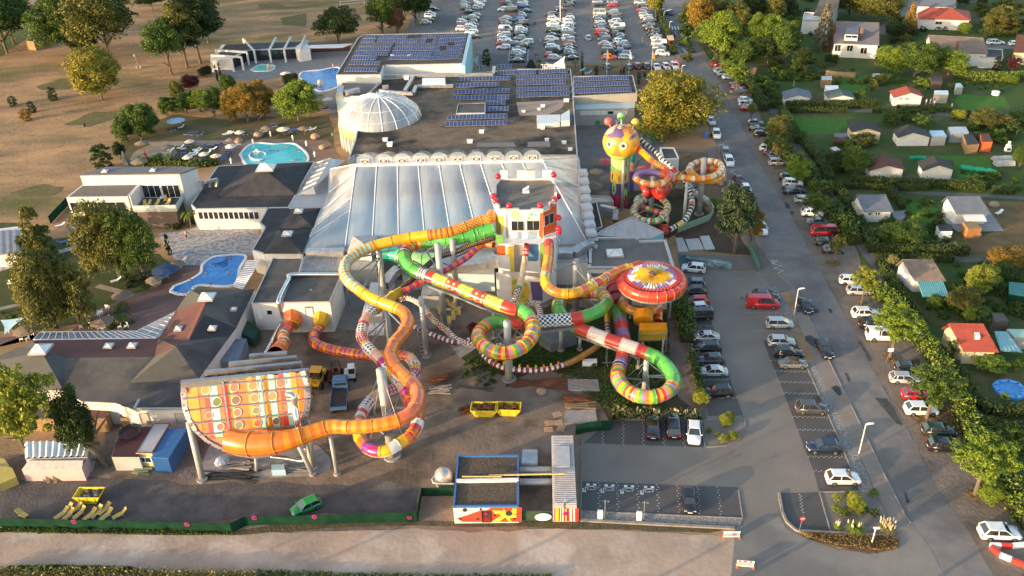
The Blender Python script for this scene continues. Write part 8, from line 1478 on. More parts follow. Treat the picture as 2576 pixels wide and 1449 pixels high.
for lb,k,x,y,tp_,lo2 in(('person in a pink top on the pavement, left of three','23',2058,400,(.7,.2,.3),(.05,.05,.1)),('person in a pink top walking, middle of three','23',2100,420,(.6,.25,.3),(.6,.6,.6)),('person in white walking beside the maroon car','23',2128,428,(.6,.6,.65),(.05,.05,.08)),('person in dark clothes at the kerb near the blue bin','13',1915,1365,(.02,.02,.02),(.02,.02,.02)),('person in red walking in the car park aisle','13',182,245,(.4,.05,.03),(.03,.03,.04)),('person in grey standing by the fifth car column','13',240,430,(.4,.4,.4),(.3,.3,.3)),('person in a black top, left of a pair in the car park','13',190,575,(.02,.02,.02),(.35,.1,.08)),('person in a black top, right of a pair in the car park','13',208,575,(.02,.02,.03),(.5,.3,.25)),('person crossing the wide aisle of the car park','13',1243,425,(.08,.08,.08),(.3,.3,.3)),('person in dark clothes behind the red shelter on the street','13',1562,375,(.02,.02,.03),(.02,.02,.02)),('gardener in white beside the bicycle','14',1578,1035,(.7,.7,.7),(.1,.1,.2)),('person in grey in the red roofed house garden','14',1620,1030,(.3,.35,.4),(.2,.2,.25)),('person in a white shirt in the red roofed house garden','14',1658,1045,(.75,.75,.75),(.3,.1,.1)),('child on the hedge side of the allotment lawn','14',1830,1078,(.5,.5,.6),(.1,.1,.1)),('gardener in green in the plot above the grey roofs','14',275,855,(.05,.25,.15),(.3,.3,.3)),('person with neon top on the stone terrace','21',1665,985,(.25,.8,.1),(.5,.3,.2)),('bather with a white towel on the stone terrace','21',1842,925,(.75,.7,.65),(.4,.03,.03)),('bather at the wall bench under the glass bows','21',2305,790,None,(.4,.05,.03)),('bather at the edge of the dome pool deck','12',738,1370,(.05,.4,.4),(.05,.05,.05)),('person in orange on the pool bridge','12',740,680,None,(.7,.2,.03))):person('stand',P(k,x,y),rnd.uniform(0,6),lb,tp_,lo2)
def pool(label,pts,m,rimw=.5,z=.25,name='pool',rm=None):
 t=Thg(name,label,'pool',tuple(sum(pts,VV())/len(pts)));pts=SP(pts+[pts[0]],.7)[:-1];MB().pz(pts,.02,z-.12).bd('water',m,t);mb=MB();n=len(pts);c=sum(pts,VV())/n
 for i in RG(n):a,b=pts[i],pts[(i+1)%n];mb.be(VV((a.x,a.y,z/2)),VV((b.x,b.y,z/2))+(b-a)*.1,rimw,z)
 mb.bd('pool_rim',rm or mW,t);return t
w_turq=mat('turquoise_water',(.05,.45,.52),(.08,.52,.58),.7,ro=.08,bu=.15,bscale=3);w_blue=mat('blue_water',(.02,.17,.50),(.035,.24,.58),.8,ro=.08,bu=.15,bscale=3);w_mint=mat('mint_water',(.10,.55,.45),(.15,.6,.5),.8,ro=.08)
pool('round turquoise pool with white rim behind the black roof',PL('11',[2380,1500])[:0]+PL('21',[2370,110,2440,30])+PL('12',[0,1415,150,1425,330,1420,400,1449])+PL('22',[480,100,490,170,420,200,100,215,-100,215]),w_turq)
wc=P('21',2540,110);mb=MB();mb.tu([P('21',2545+85*cos(a*.35),115+42*sin(a*.35),.3)for a in RG(2,18)],.2,6);sm('whirl_ring',mb,mW,'white curved wall ring inside the round turquoise pool','pool wall');mb=MB();rk=random.Random(2)
for _ in RG(40):a=rk.uniform(0,6.28);r=rk.uniform(0,.8);mb.sp((wc.x+r*cos(a),wc.y+r*sin(a),rk.uniform(.2,1.8-r)),rk.uniform(.06,.2),5,4)
sm('water_jet',mb,mat('foam',(.8,.85,.87),.89,3),'white water fountain spraying in the round turquoise pool','fountain')
pool('large blue pool beside the stone terrace',PL('21',[1690,1449,1720,1410,1850,1360,1980,1280,2000,1200,2090,1130,2200,1108,2420,1108,2370,1230,2300,1400,1960,1400,1900,1449])+PL('31',[1850,65,1760,65,1690,40]),w_blue)
for i in RG(3):mb=MB();mb.tu(SP([P('21',2060+18*i,1180-6*i,.2),P('21',2120+16*i,1205-14*i,.2),P('21',2230+4*i,1195-26*i,.2),P('21',2245,1130,.2)],.5),.09,5);sm('pool_step',mb,mat('step_blue',(.04,.12,.3),(.05,.15,.35),1),f'curved step in the large blue pool, {ow(i)} from the outside','pool step')
pool('mint coloured whirlpool before the white frame pavilion',PL('11',[2480,690,2549,650])+PL('12',[60,642,150,650,160,680,100,705,0,708])+PL('11',[2520,708]),w_mint,.4);pool('blue upper pool between solar hall and willow',PL('12',[400,770,440,715,620,695,790,670,830,760,830,830,740,880,600,905,500,830]),w_blue)
pool('blue inflatable paddling pool on the garden lawn',PL('34',[2250,980,2290,945,2380,935,2480,960,2530,1010,2530,1080,2470,1105,2370,1090,2290,1040]),w_blue,.55,.5,rm=mat('inflatable_blue',(.05,.26,.62),(.08,.32,.68),1,ro=.3))
for i,(k,x,y)in EN((('12',435,750),('12',520,730),('12',540,742),('12',565,728),('12',655,760),('12',760,765),('12',570,830),('12',590,826),('12',655,826),('12',650,875),('12',715,870),('12',645,715),('21',2420,130),('21',2480,100),('22',120,60),('22',150,78),('22',200,70),('22',380,65),('22',400,70),('22',345,160),('22',390,158),('22',455,140),('22',280,30),('21',2240,1125),('21',2280,1125),('21',2255,1265),('21',2010,1240),('21',2040,1275),('21',1880,1350),('21',2085,1395),('22',20,170),('31',1820,30))):
 person('swim',P(k,x,y,.12),i,f'bather up to the chest in the {"upper blue" if k == "12" else "large blue" if (k == "21" and y > 900) or k == "31" else "round turquoise"} pool',None,(.4,.05,.05),"bathers in the pools")
for k,x,y,lb in(('12',112,690,'egg shaped pale boulder beside the mint whirlpool'),('12',612,850,'egg shaped pale boulder in the upper blue pool')):c=P(k,x,y);mb=MB();mb.sp((c.x,c.y,.8),.75,12,8,sz=1.5);sm('boulder',mb,mat('pale_boulder',(.55,.45,.33),.80,1),lb,'boulder',smooth=True)
for i,(k,x,y,s)in EN((('12',565,1365,1.2),('22',640,45,1.),('11',2360,1410,1.2),('12',5,1350,1.3),('33',250,1040,.8),('24',2250,615,1.),('23',2020,405,.6),('23',2045,465,.6))):c=P(k,x,y);mb=MB();mb.sp((c.x,c.y,s*.4),s,9,6,sz=.65);sm('rock',mb,mat('sandstone',(.36,.25,.17),.80,1,bu=.4),f'sandstone rock lying free, {ow(i)} listed, {["right of the round pool", "at the pool corner", "by the parasols", "above the round pool", "in the slide garden", "on the dry plot", "by the walkers", "below the walkers"][i]}','rock',smooth=True)
for i,(k,x,y)in EN((('12',125,1345),('12',345,1385),('12',478,1440),('22',560,125),('11',2502,1420),('21',2285,190))):c=P(k,x,y);mb=MB();mb.lz([(.22,0),(.2,.15),(.12,.3),(.22,.6),(.28,.9),(.12,1.1),(.16,1.25),(.01,1.42)],c,10);sm('statue',mb,mW,f'white bust statue on the pool terrace, {["left of two boulders", "before the round pool", "third from the left", "right of the round pool", "leftmost by the parasols", "by the front loungers"][i]}','statue',smooth=True)
def lounger_proto():
 t=Thg('sun_lounger','x','lounger');mb=MB();mb.be((-.3,-.95,.3),(-.3,.3,.3),.05,.06);mb.be((.3,-.95,.3),(.3,.3,.3),.05,.06);mb.be((-.3,-.8,0),(-.3,-.8,.3),.05,.05);mb.be((.3,-.8,0),(.3,-.8,.3),.05,.05);mb.be((-.3,.3,0),(-.3,.3,.3),.05,.05);mb.be((.3,.3,0),(.3,.3,.3),.05,.05);mb.bd('frame',mW,t,lcl=True)
 MB().box(-.3,.3,-.95,.3,.33,.4).bd('seat',m_cloth,t,lcl=True);MB().be((0,.3,.37),(0,.95,.75),.6,.07).bd('backrest',m_cloth,t,lcl=True);return t
LP=lounger_proto();nv=(.03,.05,.16);wt=(.75,.75,.75);ye=(.55,.38,.10);bl3=(.05,.2,.5)
for gi,(k,area,col,s)in EN((('21','pool lawn',nv,'1870,20 1890,5 1850,120,w 1800,60,w 1785,45,w 1820,90 1790,130 1770,145 2010,30 2040,45 2160,20 2130,35 2105,60,w 1940,65,w 1960,75,w 1910,100,w 1925,115,w 2050,100,w 2030,130 2010,145 2000,165 1985,180 2260,90 2250,110 2230,130 2215,155 2290,60 2340,20,w 1690,70,w 1650,105,w 1665,100,w 2275,75,B'),('11','upper pool lawn',nv,'1850,1330 1875,1330 1900,1332 1925,1332 1950,1335 1980,1338 2235,1330,w 2255,1330,w 2275,1330,w 2390,1330 2410,1335 2450,1330 1690,1290 1720,1290 1790,1265,w 1880,1415 1870,1430 2160,1440'),('12','lawn before the dome',nv,'115,1250 145,1250 175,1250 330,1290,B 360,1300 395,1305 290,1330 60,1310,w 465,1290,w 490,1290,w 515,1285,w 545,1285,w 635,1085 665,1085 695,1085 735,1085'),('21','spa lawn',bl3,'620,980,B 695,965,B 600,815,w 710,840 915,1140 265,1250,B 290,1270,w 1870,1090,B 1800,1165,w 1640,1320 1680,1280 1150,1360,w 150,1380,w'),('21','roof terrace of the modern building',ye,'1432,600 1472,600 1560,590 1665,590 1635,555 1600,535,w'),('13','planting bed behind the mossy roof',(.1,.45,.5),'650,700 710,728'),('24','dry plot',wt,'2300,690,w'))):
 for i,e in EN(s.split()):
  f=e.split(',');c=P(k,float(f[0]),float(f[1]),4.33 if 'roof' in area else 0);cl3={'w':wt,'B':bl3}.get(f[2],col)if len(f)>2 else col;cn={wt:'white',bl3:'blue',nv:'navy',ye:'yellow beige'}.get(cl3,'turquoise')
  copy_tree(LP,loc=c,rz=R(rnd.choice([-70,-60,120,-50])if gi!=4 else rnd.uniform(-20,20)),label=f'{cn} sun lounger on the {area}, {ow(i % 24)} in reading order'+('' if i<24 else ' of the last ones'),col=cl3)['group']='sun loungers of the bath'
def parasol(label,k,x,y,r,h,m,x2=0):
 c=P(k,x,y,h);t=Thg('parasol',label,'parasol',(c.x,c.y,0));MB().tu([(0,0,0),(0,0,h+.1)],.04,6).bd('pole',mO,t,lcl=True);MB().lz([(r,h-.45),(r*.5,h-.12),(.02,h+.1)],seg=8).bd('canopy',m,t,lcl=True)
m_cr=mat('cream_canvas',(.72,.60,.45),.92,2);m_str=mat('straw',(.26,.19,.13),.69,3,bu=.8)
for i,(k,x,y,r,m)in EN((('21',1845,115,1.3,0),('21',2005,82,1.3,0),('21',2125,100,1.3,0),('21',2270,8,1.3,0),('11',1865,1380,1.3,0),('11',2360,1290,1.3,0),('11',2270,1425,1.3,0),('12',242,1258,1.7,0),('12',268,710,1.7,0),('12',682,962,1.5,0),('21',172,1320,1.9,0),('11',1395,1395,1.8,1),('21',1640,15,1.8,1),('21',1368,155,2.,1),('11',2270,1365,1.3,1),('12',80,1245,1.6,1),('12',445,1250,1.6,1),('21',1735,1160,1.5,1),('21',1512,1318,1.5,1),('31',1195,50,1.8,1),('31',995,308,1.9,1),('31',240,395,2.,1),('23',775,160,1.7,1),('23',792,250,1.7,1),('23',895,325,1.7,1),('23',768,390,1.8,1),('23',885,485,1.8,1),('13',1240,1375,2.2,1),('21',1630,1215,2.6,2),('11',1730,1175,2.4,3),('23',880,150,1.9,4),('23',1280,225,2.,4))):
 parasol(f'{["cream canvas", "brown straw", "dark blue", "light blue", "red"][m]} parasol, {ow(i % 24)}{" of the right group" if i > 23 else ""} {"on the beach terrace" if k == "23" else "by the pools and lawns"}',k,x,y,r,2.3,[m_cr,m_str,mat('navy_canvas',(.02,.05,.13),(.03,.06,.15),1),m_sail,m_redp][m])
for i,(k,x,y)in EN((('21',1745,1222),('21',1540,1382))):c=P(k,x,y);mb=MB();mb.lz([(.9,0),(1.1,.5),(1.,.55),(.01,.5)],c,14);sm('round_daybed',mb,mat('daybed_white',(.7,.69,.66),.12,.4),f'round wicker daybed with white pad, {["upper", "lower"][i]} one beside the pool','daybed')
for i,(x,y)in EN(((900,300),(880,350),(895,390),(1000,250),(985,270),(1100,310),(1095,360),(1065,200),(805,405),(985,410),(1030,412),(1185,400),(1250,390),(110,440),(335,460),(265,460),(215,525),(275,515),(1150,1290))):
 c=P('31',x,y);t=Thg('garden_chair',f'white plastic garden chair on the restaurant terrace, {ow(i)} counted','chair',c,rnd.uniform(0,6),'white chairs on the restaurant terrace');MB().box(-.27,.27,-.27,.27,.4,.46).bd('seat',mW,t,lcl=True);MB().box(-.27,.27,.24,.3,.46,.95).bd('backrest',mW,t,lcl=True)
 for lx in(-.24,.24):
  for ly in(-.24,.24):MB().box(lx-.03,lx+.03,ly-.03,ly+.03,0,.4).bd('leg',mW,t,lcl=True)
for i,(k,x,y,r)in EN((('41',620,860,-35),('41',675,820,-35),('41',755,810,-35),('41',690,870,-35),('41',900,870,-30),('41',970,840,-30),('41',1040,815,-30),('41',1200,860,-60),('41',230,860,60),('41',800,850,-35),('41',1060,870,-30),('A',1400,1150,20),('A',1450,1060,100),('A',1540,1110,40),('A',1490,1180,90),('A',1600,1140,10),('A',1660,1210,0),('A',1590,1270,0),('A',1530,1340,0),('A',1420,1220,30))):
 c=P(k,x,y);o=copy_tree(LP,loc=c,rz=R(r),label=f'discarded yellow lounger {"behind the green fence" if k == "41" else "in the heap under the flowered slide"}, {ow(i)} counted from the left',col=ye);o.rotation_euler[0]=R(10 if i%2 else 0);o.location.z=.1;o['group']='discarded yellow loungers'
pv=Thg('frame_pavilion','white pavilion with a row of concrete portal frames above the upper terrace','pavilion',P('11',2300,680))
fr2=[((2085,545,2370,530),2410,690),((2130,490,2420,485),2455,640),((2180,445,2560,440),2565,620)]
MB().pz([P('11',2190,440,3.6),P('12',500,400,3.6),P('12',400,470,3.6),P('11',2440,490,3.6),P('11',2280,575,3.6),P('11',2085,575,3.6)],3.2,3.6).bd('roof_edge',mL,pv)
pc=[P('11',2200,440,3.4),P('12',495,405,3.4),P('12',410,470,3.4),P('11',2420,500,3.4),P('11',2280,570,3.4),P('11',2100,570,3.4)];cpv=sum(pc,VV())/6;MB().pz([cpv+(p-cpv)*.93 for p in pc],0,3.3).bd('glass_wall',mG,pv);MB().pz([cpv+(p-cpv)*.9 for p in pc],3.6,3.66).bd('roof',mD,pv)
for i,(xf,yf,xb,yb,gx2,gy2,kf,kb)in EN(((2285,585,2080,580,2310,705,'11','11'),(2375,540,2085,545,2405,692,'11','11'),(2420,492,2130,495,2460,640,'11','11'),(2500,462,2400,385,2530,625,'11','11'),(100,460,175,372,130,620,'12','12'),(250,455,320,368,275,615,'12','12'),(400,448,465,355,425,610,'12','12'))):
 f=P(kf,xf,yf,4.3);f2_=P(kf,gx2,gy2,0);f=VV((f2_.x,f2_.y,4.));bk=P(kb,xb,yb,4.);mb=MB();mb.be((f.x,f.y,0),f,.5,.5,upv=(0,1,0));mb.be(f,bk,.5,.55);mb.be((bk.x,bk.y,0),bk,.5,.5,upv=(0,1,0));mb.bd('portal_frame',mL,pv)
mb=MB();q=dp('11',3.5,2080,580,2290,580,2200,500);mb.be(q[0]-VV((0,0,1.7)),q[1]-VV((0,0,1.7)),.3,3.4);mb.bd('end_wall',mL,pv)
MB().pz(dp('12',3.6,365,480,490,430,510,480,400,500),0,3.6).bd('side_room',mL,pv)
CO('walkway_canopy','flat white canopy between pavilion and solar hall','canopy',dp('12',3.2,490,475,830,468,935,430,510,445),mW,.15,10,.02);FE('dark red board wall under the flat white canopy',[P('12',530,520),P('12',910,500)],2.,mat('dark_red_wood',(.12,.03,.02),(.09,.025,.02),2),2)
def container(label,quad,m,h,cat='container',ribs=True):
 t=Thg('container',label,cat,tuple((quad[2]+quad[3])/2));MB().pz(quad,.1,h-.05).bd('box',m,t);mb=MB()
 for i in RG(26):f=(i+.5)/26;a,b=quad[0].lerp(quad[3],f),quad[1].lerp(quad[2],f);mb.be(a,b,.12,.08)
 mb.bd('roof_ribs',m,t);mb=MB()
 for i in RG(12):p=quad[3].lerp(quad[2],(i+.5)/12);mb.be((p.x,p.y-.02,.15),(p.x,p.y-.02,h-.1),.1,.06,upv=(0,1,0))
 mb.bd('wall_ribs',m,t);return t
container('bright blue shipping container in the yard',[P('31',1645,1385,2.5),P('31',1852,1385,2.5),P('41',1660,292,2.5),P('41',1492,280,2.5)],m_blue,2.5);container('grey blue shipping container beside the dark hipped roof',dp('31',2.5,2270,498,2435,498,2350,730,2160,715),mat('container_grey_blue',(.22,.26,.34),.78,1,ro=.5),2.5);container('dark green container under the machine house wall',dp('31',1.8,2440,318,2560,400,2500,500,2360,430),mat('container_green',(.02,.07,.05),(.03,.09,.06),1),1.8)
so_=bld('site_office','small yellow site office with white framed window beside the blue container','hut',[P('31',1520,1340,2.6),P('31',1680,1340,2.6),P('41',1500,238,2.6),P('41',1342,235,2.6)],2.6,mat('office_yellow',(.62,.45,.2),.80,1),mT,rim=.1,rimh=.1,rimm=mU)
win(so_,VV((P('41',1342,235,2.6).x,P('41',1342,235,2.6).y,0)),VV((P('41',1500,238,2.6).x,P('41',1500,238,2.6).y,0)),'41',1375,275,1495,325)
CO('maroon_shed','maroon corrugated shed roof with a coil of black hose','shed',dp('31',2.4,1190,1370,1510,1370,1370,1665,1100,1665),mat('maroon_sheet',(.13,.05,.05),.82,1),2.4,20,.08);mb=MB();c=P('31',1290,1430,2.6)
for i in RG(5):mb.tu([(c.x+(1.1+.1*i)*cos(a*.4),c.y+(1.1+.1*i)*sin(a*.4),2.6+.08*i)for a in RG(17)],.06,5)
sm('hose_coil',mb,mX,'coiled black hose on the maroon shed roof','hose')
ps=Thg('foam_shed','long pink insulated shed with grey and white roof behind leaning planks','shed',P('41',540,500));A4=dp('41',2.,215,400,810,395,860,290,370,290);MB().pz(A4,0,2.).bd('wall',mat('pink_foam',(.62,.42,.42),.86,3,bu=.5),ps);mb=MB()
for i in RG(9):a,b=A4[0].lerp(A4[1],i/9),A4[0].lerp(A4[1],(i+.97)/9);d,c=A4[3].lerp(A4[2],i/9),A4[3].lerp(A4[2],(i+.97)/9);mb.add([p for p in(a,b,a.lerp(d,.5)+VV((0,0,.6)),b.lerp(c,.5)+VV((0,0,.6)),d,c)],[(0,1,3,2),(2,3,5,4)])
mb.bd('roof',mat('stained_white',(.5,.46,.44),.74,1.5),ps)
CO('white_barrel_hall','low white barrel roofed hall behind the pink shed','hall',dp('41',2.6,240,130,900,120,860,270,250,290),mW,2.6,10,.25)
for i in RG(5):a=P('41',445+i*35,520+(i%2)*15);mb=MB();mb.be(a,a+VV((-.3,.8,1.3)),.4,.06);sm('plank',mb,mO,f'wooden board leaning on the pink shed, {ow(i)} from the left','board')
for i,q in EN(([-60,350,120,380,160,470,0,540],[-80,280,40,290,100,370,-60,380])):mb=MB();mb.pz(dp('41',1.3-.2*i,*q),0,1.3-.2*i);sm('wooden_stall',mb,mat('stall_yellow',(.5,.4,.1),.78,1),f'yellow wooden stall at the left edge, {["lower", "upper"][i]}','stall')
for i,(k,q,h,m,lb)in EN((('31',[800,1120,1130,1112,1040,1285,880,1285],2.4,m_redroof,'dark red shed between tree and white door wall'),('31',[1210,1180,1330,1175,1290,1285,1180,1280],1.8,mD,'small brown hut beside the white door wall'),('31',[0,1100,160,1060,140,1240,-60,1290],2.4,mD,'dark roofed shed with orange wall at the left edge'),('31',[150,1110,700,1120,650,1290,100,1290],2.2,mK,'long brown roofed shed hidden behind the yellow green tree'))):bld('shed',lb,'shed',[P(k,q[j],q[j+1],h)for j in RG(0,8,2)],h,m_org if 'orange' in lb else mO,m,rim=0)
CO('tiled_house','small white house with grey tiled roof at the left edge','house',dp('21',3.2,-80,860,185,845,195,1060,-80,1100),mat('grey_tiles',(.22,.24,.28),.78,1),.2,4,.05);mb=MB();mb.pz(dp('21',3.,-80,840,225,800,205,1065,-80,1080),0,2.9);sm('garden_house',mb,mL,'white walls of the little tiled house at the left edge','house')
def pile(name,label,cat,k,x,y,n,L,m,rz=0,w=.2,SD=1,dx=1.2,dy=.8):
 c=P(k,x,y);t=Thg(name,label,cat,c,rz);rk=random.Random(SD)
 for i in RG(n):a=rk.uniform(-.15,.15);l=L*rk.uniform(.6,1);z=.08+.12*(i//4)+.004*i;y0=rk.uniform(-dy,dy);x0=rk.uniform(-dx,dx)*.3;MB().be((x0-l/2,y0-l*a,z),(x0+l/2,y0+l*a,z),w,.1).bd('plank' if 'pipe' not in name else 'pipe',m,t,lcl=True)
for a in(('timber_pile','pile of weathered planks on the concrete slab near the lower loop','timber','33',640,960,12,3.4,mat('grey_wood',(.36,.31,.26),.74,2)),('beam_pile','stack of rusty red brown steel beams in the yard','beams','33',600,1095,12,4.4,mU),('timber_pile','stack of pale long planks below the rusty beams','timber','33',620,1190,14,4.6,mO),('pipe_pile','black pipes lying under the striped funnel, front','pipes','41',2280,460,9,8.5,mX),('timber_pile','scrap boards under the striped funnel','timber','41',2330,370,16,5,mat('grey_wood',(0,0,0))),('beam_pile','scrap metal rails under the funnel near the tarpaulin','beams','42',380,400,12,4.4,mS),('beam_pile','long rusty sheet pile beam behind the skips','beams','33',240,930,2,9.5,mU,0,1.3),('scrap_frame','rusty frame machine parts beside the skip pair','scrap','32',1800,900,16,3.2,mU,.3),('timber_pile','grey pallets and slats before the rusty frame','timber','32',1800,1010,12,3.2,mat('grey_wood',(0,0,0))),('steel_scrap','small rusty bundles left of the yellow skips','scrap','32',2050,1210,14,1.6,mU,.5),('long_beam','long dark beam lying diagonally toward the skips','beams','32',2150,1010,2,8,mK,-.35),('green_boards','stack of mossy green boards below the site office','timber','41',1420,410,12,2.6,mat('mossy',(.16,.2,.1),(.25,.23,.14),2))):pile(*a,SD=len(a[1]))
mb=MB();mb.pz(dp('33',.2,505,895,805,900,820,1010,510,1005),.02,.2);sm('concrete_plate',mb,m_conc,'concrete slab carrying weathered planks','slab');mb=MB();mb.pz(dp('33',.4,480,1200,780,1190,800,1310,470,1330),.02,.3);sm('concrete_plate',mb,m_conc,'concrete slab with engine parts next to the pallets','slab')
mb=MB();mb.pz(dp('33',.9,650,700,795,695,795,730,650,725),0,.9);sm('concrete_block',mb,mW,'white concrete block near the trailer under the slides','block')
for i,(x,y,r,h)in EN(((315,1400,0,.1),(400,1290,.3,.8),(410,1350,.1,.4),(440,1400,1.3,.3),(320,1340,.1,.15))):
 t=Thg('pallet',f'wooden pallet in the yard corner, {ow(i)} counted','pallet',P('33',x,y),r,'wooden pallets in the yard corner')
 for j in RG(6):MB().box(-.6,.6,-.5+j*.18,-.5+j*.18+.1,h,h+.03).bd('slat',mat('pallet_wood',(.45,.30,.17),.81,3),t,lcl=True)
mb=MB();mb.sp(P('41',2190,320,.4),1.,9,6,sz=.5);sm('covered_boat',mb,mat('boat_tarp',(.55,.58,.62),(.2,.3,.45),1.2),'small boat under white and blue tarpaulin below the funnel','boat');mb=MB();mb.pz(dp('42',1.,130,350,250,345,265,400,130,405),0,1.);sm('tarpaulin_crate',mb,m_sail,'crate wrapped in light blue tarpaulin under the funnel','crate')
tr_=Thg('trailer','small silver boat trailer with mast under the dotted slide','trailer',P('33',890,760));mb=MB();mb.be((-.9,0,.5),(.9,0,.5),.15,.1);mb.be((0,-1,.5),(0,1.6,.5),.12,.1);mb.be((0,0,.5),(0,0,3.2),.12,.12);mb.bd('frame',mS,tr_,lcl=True)
for s in(-1,1):MB().tu([(s*.9-.1,0,.35),(s*.9+.1,0,.35)],.35,12).bd('wheel',m_tyre,tr_,lcl=True)
wd=Thg('wedge_block','big grey wedge shaped steel shelter under the chequered slide','shelter',P('33',340,560));q=Q('33',225,480,1.6,340,555,1.6,600,430,2.4,560,370,2.4,240,400,2.4);MB().add([p for p in q]+[(p.x,p.y,0)for p in q],[(0,1,2,3,4)]+[(i,5+i,5+(i+1)%5,(i+1)%5)for i in RG(5)]).bd('body',mat('wedge_grey',(.16,.18,.19),.74,.8),wd)
for i,(k,x,y)in EN((('43',825,890),('43',1208,905))):
 t=Thg('charging_station',f'white car charging box with lamp mast, {["left", "right"][i]} of two','charging station',P(k,x,y));MB().box(-.3,.3,-.15,.15,0,1.45).bd('cabinet',mW,t,lcl=True);mb=MB();mb.tu([(.55,0,0),(.55,0,3.2)],.05,6);mb.be((.2,0,3.),(.95,0,3.),.05,.05);mb.box(.85,1.,-.08,.08,2.85,3.);mb.bd('lamp_mast',mS,t,lcl=True)
t=Thg('no_entry_sign','round red no entry sign on a post in the corner stalls','sign',P('44',325,1020));MB().tu([(0,0,0),(.12,0,2.4)],.035,6).bd('post',mS,t,lcl=True);MB().tu([(.12,-.03,2.3),(.12,-.05,2.3)],.33,18).bd('disc',m_redp,t,lcl=True);MB().box(-.1,.34,-.07,-.055,2.25,2.36).bd('bar',mW,t,lcl=True)
t=Thg('parking_sign','white parking sign on a post under the street tree','sign',P('34',1187,740));MB().tu([(0,0,0),(.2,0,2.4)],.03,6).bd('post',mS,t,lcl=True);MB().box(-.15,.65,-.04,0,2.1,2.7).bd('board',mW,t,lcl=True)
def barrier(label,k,x,y,rz,red):
 t=Thg('road_barrier',label,'barrier',P(k,x,y),rz);mb=MB();mb.be((-.95,0,.9),(.95,0,.9),.06,.22);mb.be((-.95,0,.15),(.95,0,.15),.06,.12)
 for i in RG(15):mb.be((-.9+i*.128,0,.15),(-.9+i*.128,0,.85),.04,.05)
 mb.bd('fence_panel',mW,t,lcl=True)
 for s in(-.9,.9):MB().box(s-.12,s+.12,-.35,.35,0,.12).bd('foot',cO,t,lcl=True)
 if red:
  for i in RG(3):MB().box(-.8+i*.6,-.5+i*.6,-.045,-.035,.82,1.).bd('red_stripe',m_redp,t,lcl=True)
barrier('white plastic road barrier beside the kerb end','43',2120,1070,-.05,0);barrier('white barrier with red stripes near the bottom edge','43',2255,1360,-.15,1)
for i,(k,x0,y0,x1,y1)in EN((('44',2215,1145,2320,1150),('44',2320,1150,2430,1152),('44',2430,1152,2560,1140),('44',2225,1160,2310,1235),('44',2310,1240,2425,1285),('44',2425,1290,2560,1340))):a,b=P(k,x0,y0,.3),P(k,x1,y1,.3);mb=MB();mb.be(a,b,.4,.6);sm('plastic_barrier',mb,cR if i%2 else mW,f'{"red" if i % 2 else "white"} water filled barrier block at the right bottom corner, {ow(i)}','barrier')
t=Thg('volleyball_net','white volleyball net on the dry meadow','sports net',P('12',930,70));a,b=P('12',815,80),P('12',1050,60);mb=MB();mb.be(a,a+VV((0,0,2.5)),.1,.1);mb.be(b,b+VV((0,0,2.5)),.1,.1);mb.be(a+VV((0,0,2.4)),b+VV((0,0,2.4)),.08,.1);mb.be(a+VV((0,0,1.4)),b+VV((0,0,1.4)),.08,.08);mb.bd('net',mW,t)
t=Thg('speaker_mast','leaning mast with sign and bins on the meadow','mast',P('11',1375,670));h=hgt(P('11',1375,670),('11',1335,545));mb=MB();mb.tu([(0,0,0),(-.6,0,h)],.08,6);mb.box(-.9,-.3,-.05,.05,h-.4,h+.3);mb.box(-.8,-.3,-.6,-.1,0,.8);mb.box(.3,.8,-.6,-.1,0,.8);mb.bd('mast',mS,t,lcl=True)
c=P('11',835,1250);mb=MB();mb.lz([(.3,0),(.33,.9),(.01,.95)],c,10);sm('bin',mb,mX,'small dark bin standing alone on the meadow','bin')
t=Thg('playground_slide','red chute playground slide in the sandpit','playground slide',P('21',1440,130));MB().be(P('21',1450,130,.2),P('21',1425,90,1.6),.6,.15).bd('chute',m_redp,t);MB().be(P('21',1425,100,0),P('21',1425,60,1.8),.1,.1).bd('ladder',mS,t)
mb=MB();mb.tu(Q('21',1260,200,0,1230,130,2,1205,75,4),[1.2,.6,.15],6);sm('slate_rock',mb,mat('slate_rock',(.18,.19,.2),.68,1,bu=.6),'pointed grey rock beside the sandpit','rock')
hu=bld('kiosk_hut','brown wooden kiosk with dark roof at the upper left lawn','hut',dp('11',3,290,400,400,325,465,335,460,380,330,410,240,400),3,mO,mD,rim=0)
t=Thg('bus_shelter','small red framed bus shelter with pale roof beside the hedge','shelter',P('13',1520,410));mb=MB();q=dp('13',2.6,1485,352,1548,350,1555,392,1500,395);mb.pz(q,2.5,2.65);mb.bd('roof',mat('shelter_roof',(.7,.5,.35),.85,1),t);mb=MB();[mb.be((p.x,p.y,0),p,.1,.1)for p in q];mb.bd('frame',m_redp,t)
mb=MB();mb.pz(dp('33',1.2,745,1330,905,1320,905,1325,745,1335),.3,1.2);sm('advert_board',mb,mat('advert_print',(.55,.6,.6),.31,2),'pale advert board with a car picture on the dark fence','sign')
for i,(x0,y0,x1,y1,y2)in EN(((1570,925,1645,1065,1065),(1670,940,1800,1045,1045),(1810,912,1900,1040,1040))):q=(dp('23',.15,1568,925,1640,922,1700,1060,1600,1065),dp('23',.15,1665,940,1800,932,1850,1040,1705,1050),dp('23',.15,1808,912,1900,908,1960,1040,1860,1045))[i];mb=MB();mb.pz(q,.02,.16+.05*i);sm('concrete_plate',mb,mT,f'{["left", "middle", "right"][i]} of three pale slabs lying beside the pine','slab')
